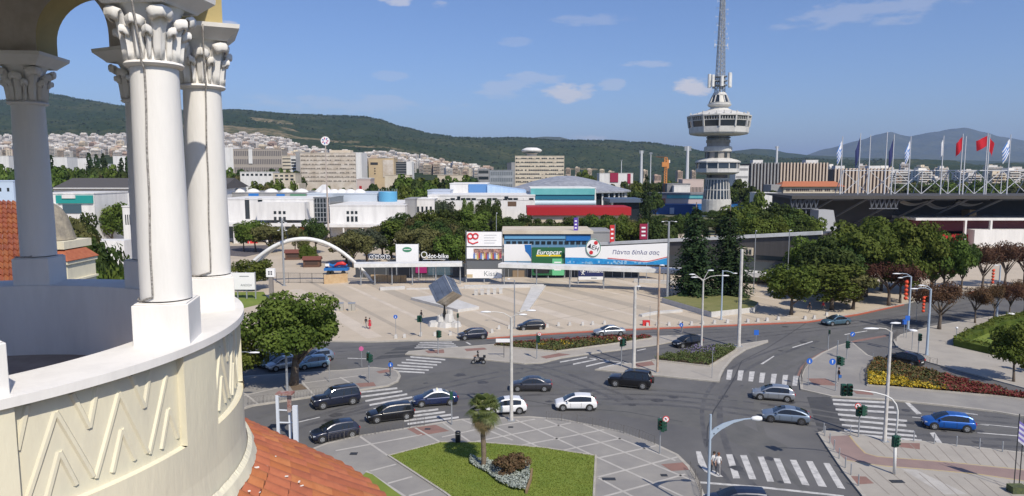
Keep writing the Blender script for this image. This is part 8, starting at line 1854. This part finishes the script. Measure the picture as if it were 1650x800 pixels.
# ---- traffic signals ----
lens_off = [mat('lens_red', (.10, .01, .01), .3), mat('lens_amber', (.12, .06, .01), .3), mat('lens_green', (.01, .10, .05), .3)]
def sig_box(par, x, z, y=0, s=1.0, rz=0, n=3):
    b_ = MB(); b_.box(-.17 * s, -.13 * s, -.45 * s, .17 * s, .13 * s, .45 * s); bo = b_.build('signal_head', sgreen, par, (x, y, z)); bo.rotation_euler = (0, 0, rz)
    for k in range(3):
        v = MB(); zz_ = (.28 - .28 * k) * s; v.tube([(0, -.13 * s, zz_), (0, -.30 * s, zz_ + .02)], [.115 * s, .12 * s], 10, cap=False); v.build('visor', sgreen, bo); l = MB(); l.tube([(0, -.131 * s, zz_), (0, -.145 * s, zz_)], .10 * s, 10); l.build('lens', lens_off[k], bo)
    return bo
def disc(par, x, z, mt, ring=None, r_=.3, y=-.12, name='sign_disc', arrow=None, rz=0):
    m = MB(); m.lathe([(r_, 0), (r_, .03)], 24); o = m.build(name, ring or mt, par, (x, y, z)); o.rotation_euler = (R(90), 0, rz)
    if ring: m = MB(); m.lathe([(r_ * .76, .031), (r_ * .76, .036)], 24); m.build('sign_face', mt, o)
    if arrow is not None:
        a = arrow; m = MB(); dx, dy = math.cos(a), math.sin(a); r = r_
        m.bar((-dx * r * .5, -dy * r * .5, .045), (dx * r * .35, dy * r * .35, .045), r * .2, 0, .008); px, py = -dy, dx
        m.add([(dx * r * .65, dy * r * .65, .05), (dx * r * .2 + px * r * .32, dy * r * .2 + py * r * .32, .05), (dx * r * .2 - px * r * .32, dy * r * .2 - py * r * .32, .05)], [(0, 1, 2)])
        m.build('arrow', txk if ring else txw, o)
        if ring: m = MB(); m.bar((-r * .5, -r * .5, .055), (r * .5, r * .5, .055), r * .13, 0, .006); m.build('slash', sred, o)
    return o
def signal(bx, by, ty, label, heads=((.0, 1, 0),), sign=None, mt=metal, sc=1.0):
    g_ = G(bx, by); H_ = HT(bx, by, ty); o = empty('traffic_signal', (g_.x, g_.y, 0), 0, label, 'traffic signal'); k_ = (g_.y * cs + (CH - H_) * sn) / F; m = MB(); m.tube([(0, 0, 0), (0, 0, H_)], .06, 8); m.build('pole', mt, o)
    for (dx, up, rz) in heads: sig_box(o, dx * k_ + (0 if dx else 0), H_ - .5 * sc * up, -.18, sc, rz)
    if sign: dx, dy, kind, r_ = sign; disc(o, dx * k_, H_ - dy * k_, *( (bbl, sred) if kind == 'ban' else (sblue, None)), r_=r_, y=-.25, arrow={'ban': 2.4, 'blue': -2.2, 'ahead': 1.57}[kind])
    return o
signal(1063, 734, 673, 'traffic signal with a round no-turn sign at the near corner railing', ((-1.5, 1, 0), (3.5, 1.3, 1.2)), (7.5, 1, 'ban', .27))
signal(1383, 707, 650, 'traffic signal with a round no-turn sign beside the striped crossing', ((-4, 1.3, 0), (4, 1.2, 1.4)), (-6, 3, 'ban', .27)); signal(706, 572, 532, 'green traffic signal at the tip of the long median', ((0, 1, 0), (2, 1, 1.3)))
signal(678, 545, 508, 'traffic signal on the plaza kerb near the cube', ((0, 1, 0), (-3, 1, 1.2))); signal(738, 541, 506, 'thin traffic signal pole with a dark head right of the cube', ((0, .6, .6),), sc=.7)
signal(595, 619, 567, 'traffic signal with a black head on the left island', ((0, 1, 0), (2.5, 1.4, 1.4))); signal(865, 580, 536, 'traffic signal with a small red sign on the long median', ((1.5, 1.5, .9),), (4, 2, 'ban', .25)); signal(1001, 592, 544, 'traffic signal with a small red sign at the triangular island tip', ((-1, 1.2, 0), (3, 1.1, 1.4)), (-4, 1, 'ban', .24))
signal(1364, 580, 541, 'traffic signal with a blue arrow sign at the far tip of the grey island', ((-1, 2.2, .7),), (6, -3, 'blue', .30)); signal(1479, 576, 537, 'traffic signal in front of the slip road pavement', ((0, 1, 0),)); signal(1334, 566, 533, 'thin signal pole behind the grey island', ((0, .5, 0),), sc=.6)
signal(1346, 632, 549, 'tall signal mast with a round blue sign and two signal heads on the grey island', ((1.5, 4.2, 0), (6, 4.4, 1.3)), (-9, 34, 'ahead', .34))
signal(728, 687, 630, 'grey signal pole seen from behind beside the taxi crossing', ((0, 1, 3.14),), sc=.8)
# cantilever signal over the right crossing
g_ = G(1441, 767); H_ = HT(1441, 767, 655); o = empty('signal_mast', (g_.x, g_.y, 0), 0, 'white signal mast whose curved arm carries a twin signal over the striped crossing', 'traffic signal'); k_ = (g_.y * cs + (CH - 3) * sn) / F
m = MB(); P2 = lambda px, py: Vector((atY(px, py, g_.y).x - g_.x, 0, atY(px, py, g_.y).z)); m.tube([(0, 0, 0), P2(1443, 705)], [.12, .10], 10); m.tube([P2(1443, 705), P2(1446, 680), P2(1446.5, 662), P2(1444, 652), P2(1437, 643), P2(1427, 637.5), P2(1410, 633), P2(1390, 630), P2(1372, 628.5)], [.075, .07, .065, .06, .055, .05, .05, .045, .04], 8); m.build('pole', white, o, None, True)
for px_ in (1358, 1368): q = P2(px_, 628); sig_box(o, q.x, q.z, -.1, 1.0, 0)
q = P2(1439, 710); sig_box(o, q.x, q.z, -.18, .95, .5); sig_box(o, q.x + .25, q.z, -.05, .9, 1.6)
# blue round signs and others
def sgn(bx, by, ty, label, kind='blue', r_=.32, mt=metal, arrow=-1.57, name='road_sign'):
    g_ = G(bx, by); H_ = HT(bx, by, ty); o = empty(name, (g_.x, g_.y, 0), 0, label, 'road sign'); m = MB(); m.tube([(0, 0, 0), (0, 0, H_)], .035, 8); m.build('post', mt, o)
    if kind == 'blue': disc(o, .0, H_ - r_ * .2, sblue, None, r_, -.06, arrow=arrow)
    elif kind == 'board': m = MB(); m.box(-1.0, -.08, H_ - .45, 1.0, -.03, H_); m.build('panel', bbl, o)
    elif kind == 'square': m = MB(); m.box(-.32, -.08, H_ - .7, .32, -.03, H_); m.build('panel', sblue, o)
    elif kind == 'pink': disc(o, 0, H_ - .3, mat('faded_pink', (.55, .12, .30), .6), None, .28, -.06)
    return o
sgn(1302, 624, 581, 'round blue arrow sign at the rounded tip of the grey island'); sgn(1456, 545, 515, 'square blue sign on the corner of the avenue, the left one of two', 'square', r_=.3); sgn(1460, 547, 509, 'square blue sign on the corner of the avenue, the right one of two', 'square')
sgn(1097, 545, 523, 'round blue sign at the median end beside the plaza road', r_=.28); sgn(1218, 552, 532, 'square blue sign at the far tip of the triangular island', 'square'); sgn(638, 545, 510, 'round blue sign on the plaza kerb left of the cube', r_=.28); sgn(583, 592, 558, 'faded pink round sign at the left road edge', 'pink')
sgn(630, 612, 587, 'round blue sign at the tip of the left island', r_=.28); sgn(812, 578, 546, 'white rectangular board on a dark post on the long median', 'board', mt=darkm); sgn(1147, 611, 560, 'thin grey bare post at the lavender bed corner', 'none'); sgn(1406, 590, 570, 'small dark sign at the head of the long flower bed', 'none'); sgn(1047, 522, 493, 'thin dark pole beside the red barrier block', 'none')
sgn(531, 618, 584, 'thin grey bare post beside the parked cars', 'none')
# litter bin
g_ = G(738, 716); o = empty('litter_bin', (g_.x, g_.y, .13), 0, 'black cylindrical litter bin at the lawn corner', 'bin'); m = MB(); m.lathe([(.20, 0), (.22, .05), (.23, .75), (.24, .78), (.24, .95), (.2, 1.0), (.02, 1.02)], 16); m.build('body', black, o); m = MB(); m.lathe([(.242, .80), (.242, .84)], 16, capt=False); m.build('rim', metal, o)
# globe and hat lamps on the right pavement
for (bx, by, ty, lb, hat) in [(1469, 566, 533, 'short lamp with a broad white hat beside the slip road', 1), (1476, 520, 488, 'small lamp with a white globe on the avenue corner', 0), (1540, 556, 530, 'small grey bracket lamp at the hedge corner', 0), (1628, 518, 506, 'low dark mushroom lamp behind the hedge', 1)]:
    g_ = G(bx, by); H_ = HT(bx, by, ty); o = empty('garden_lamp', (g_.x, g_.y, .1), 0, lb, 'lamp'); m = MB(); m.tube([(0, 0, 0), (0, 0, H_ - .15)], .04, 8); m.build('pole', metal, o); m = MB()
    if hat: m.lathe([(.02, H_ - .15), (.55, H_ - .12), (.45, H_ + .0), (.2, H_ + .06), (.01, H_ + .08)], 16, capb=True)
    else: m.lathe([(.02, H_ - .18), (.12, H_ - .12), (.17, H_), (.12, H_ + .12), (.02, H_ + .17)], 14, capb=True)
    m.build('lamp_shade', lampw if by < 570 else darkm, o, None, True)
# hanging red lantern strips
lant = mat('lantern_orange_red', (.62, .06, .015), .6)
for (px_, py_, t_, b__, lb) in [(1489, 574, 478, 504, 'vertical strip of orange-red lantern shapes on the nearer lamp pole'), (1461, 532, 452, 484, 'vertical strip of orange-red lantern shapes on the left lamp pole'), (1601, 512, 434, 458, 'faraway vertical strip of orange-red lantern shapes')]:
    g_ = G(px_, py_); m = MB(); za_, zb_ = atY(px_, b__, g_.y).z, atY(px_, t_, g_.y).z; n = 5; rr_ = (zb_ - za_) / n / 2; w_ = rr_ * .9
    for k in range(n): zc_ = za_ + rr_ * (2 * k + 1); m.lathe([(w_ * .25, zc_ - rr_ * .95), (w_ * .95, zc_ - rr_ * .5), (w_, zc_), (w_ * .95, zc_ + rr_ * .5), (w_ * .25, zc_ + rr_ * .95)], 12, capb=True)
    m.box(.0, -.02, zb_ - .05, (1494 - px_ if px_ > 1470 and px_ < 1500 else 3) * g_.y / F, .02, zb_ + .02); x = atY(px_, t_, g_.y).x
    tag(m.build('lantern_strip', lant, None, (x, g_.y, 0), True), lb, 'lantern')
# advertising frame by the tiled roof (seen from behind)
g_ = G(466, 712); o = empty('sign_frame', (g_.x, g_.y, 0), 0, 'white painted steel sign frame seen from behind, just beyond the tiled roof', 'sign frame'); k_ = (g_.y * cs + 18 * sn) / F; Hf = HT(466, 712, 637)
xs_f = [(-17 * k_, .0, .12), (-2 * k_, .7, .10), (12 * k_, -.1, .20)]
for (x, y, w_) in xs_f: m = MB(); m.box(x - w_, y - w_ * .7, 0, x + w_, y + w_ * .7, Hf if w_ < .15 else Hf - .9); m.build('upright', mat('white_frame_paint', (.62, .66, .72), .5), o)
m = MB()
for z in (Hf - .1, Hf - 1.3, Hf - 2.4): m.bar((xs_f[0][0], 0, z), (xs_f[1][0] + .2, .7, z - .3), .09)
m.build('brace', mat('white_frame_paint', (.62, .66, .72), .5), o)
m = MB(); m.box(xs_f[0][0] - .15, -.05, Hf - .02, xs_f[1][0] + .5, .8, Hf + .12); m.build('rusty_cap', mat('rusty_red', (.22, .06, .04), .8, col2=(.35, .30, .28), scale=3), o); m = MB(); m.obox((xs_f[1][0] + .1, .4, Hf - .9), (.35, .1, 1.5)); m.build('red_box', mat('rusty_red', (.22, .06, .04), .8), o)
# two flags on thin dark poles at the picture edge, with a planter
for k, (bx, lb) in enumerate([(1633, 'thin dark flagpole with a violet-grey striped flag at the edge of the pink-path pavement'), (1643, 'thin dark bare flagpole beside the striped flag')]):
    g_ = G(bx, 792); o = empty('flagpole', (g_.x, g_.y + k * .1, .13), 0, lb, 'flagpole'); H_ = HT(bx, 792, 670); m = MB(); m.tube([(0, 0, 0), (0, 0, H_)], .035, 8); m.build('pole', darkm, o)
    if k == 0:
        mb = MB(); cloth(mb, 0, H_ - .5, -.0 + .75, 1.5, .35, n=8, m_=lambda i, j: j % 2, wave=.08); mb.build('flag', [mat('flag_violet', (.16, .13, .38), .8), mat('flag_greywhite', (.50, .50, .58), .8)], o)
g_ = G(1635, 796); m = MB(); m.box(-.5, -.35, 0, .6, .35, .5); tag(m.build('planter_box', mat('planter_dark', (.04, .05, .03), .9, col2=(.10, .12, .04), scale=4), None, (g_.x + .1, g_.y, .13)), 'dark planter box at the foot of the two thin flagpoles', 'planter')
# round rotating sign on the very tall pole above the halls
Yp = 215.0; p_ = atY(530, 395, Yp); zt_ = atY(529, 228, Yp).z; o = empty('tall_sign', (p_.x, Yp, .1), 0, 'round white emblem sign with pink and blue pattern on a very tall thin pole', 'sign'); m = MB(); m.tube([(0, 0, 0), (-.2, 0, zt_ - 1.5)], [.35, .16], 8); m.build('pole', mat('rusty_pole2', (.42, .36, .32), .7), o)
m = MB(); m.lathe([(1.35, -.2), (1.35, .2)], 24, capb=True); q = m.build('disc', bbl, o, (-.2, 0, zt_)); q.rotation_euler = (R(90), 0, 0)
for k in range(7): a = k * .9; m = MB(); m.obox((math.cos(a) * .75, math.sin(a) * .75, .22), (.55, .35, .04), a); m.build('emblem_mark', [mat('emblem_pink', (.45, .08, .20), .6), mat('emblem_blue', (.08, .12, .40), .6)][k % 2], q)
# dry-stone kiosk like dark garden gate lamps on the left
signal(138, 468, 444, 'red traffic light seen past the garden trees below the gallery', ((0, 1, 0),)); pole(150, 470, 447, 'small curved pale lamp below the gallery parapet', [(14, -4, .8, 1)], .06, bluem)
# ================= HAZE =================
hz = bpy.data.materials.new('haze_air'); hz.use_nodes = True; t = hz.node_tree
for n_ in list(t.nodes):
    if n_.type == 'BSDF_PRINCIPLED': t.nodes.remove(n_)
v = N(t, 'ShaderNodeVolumePrincipled'); v.inputs['Color'].default_value = (.50, .66, 1.0, 1); v.inputs['Density'].default_value = HAZE_D; v.inputs['Anisotropy'].default_value = 0.1
t.links.new(v.outputs[0], t.nodes['Material Output'].inputs['Volume'])
m = MB(); m.box(-17000, -600, -202, 17000, 31000, 960)
ho = m.build('haze', hz); tag(ho, 'thin blue summer haze over the city and hills', 'haze', kind='stuff')
by_ = {}
for o in C.objects:
    if o.get('label') and o.get('category') in ('apartment block', 'tree'): by_.setdefault(o['label'], []).append(o)
for lb, os_ in by_.items():
    if 1 < len(os_) <= 12:
        for k, o in enumerate(sorted(os_, key=lambda o: o.location.y)): o['label'] = '%s %s' % (['nearer', 'farther'][k] if len(os_) == 2 else ORD[k], lb)
bpy.context.view_layer.update()
print('OBJECTS', len(C.objects))
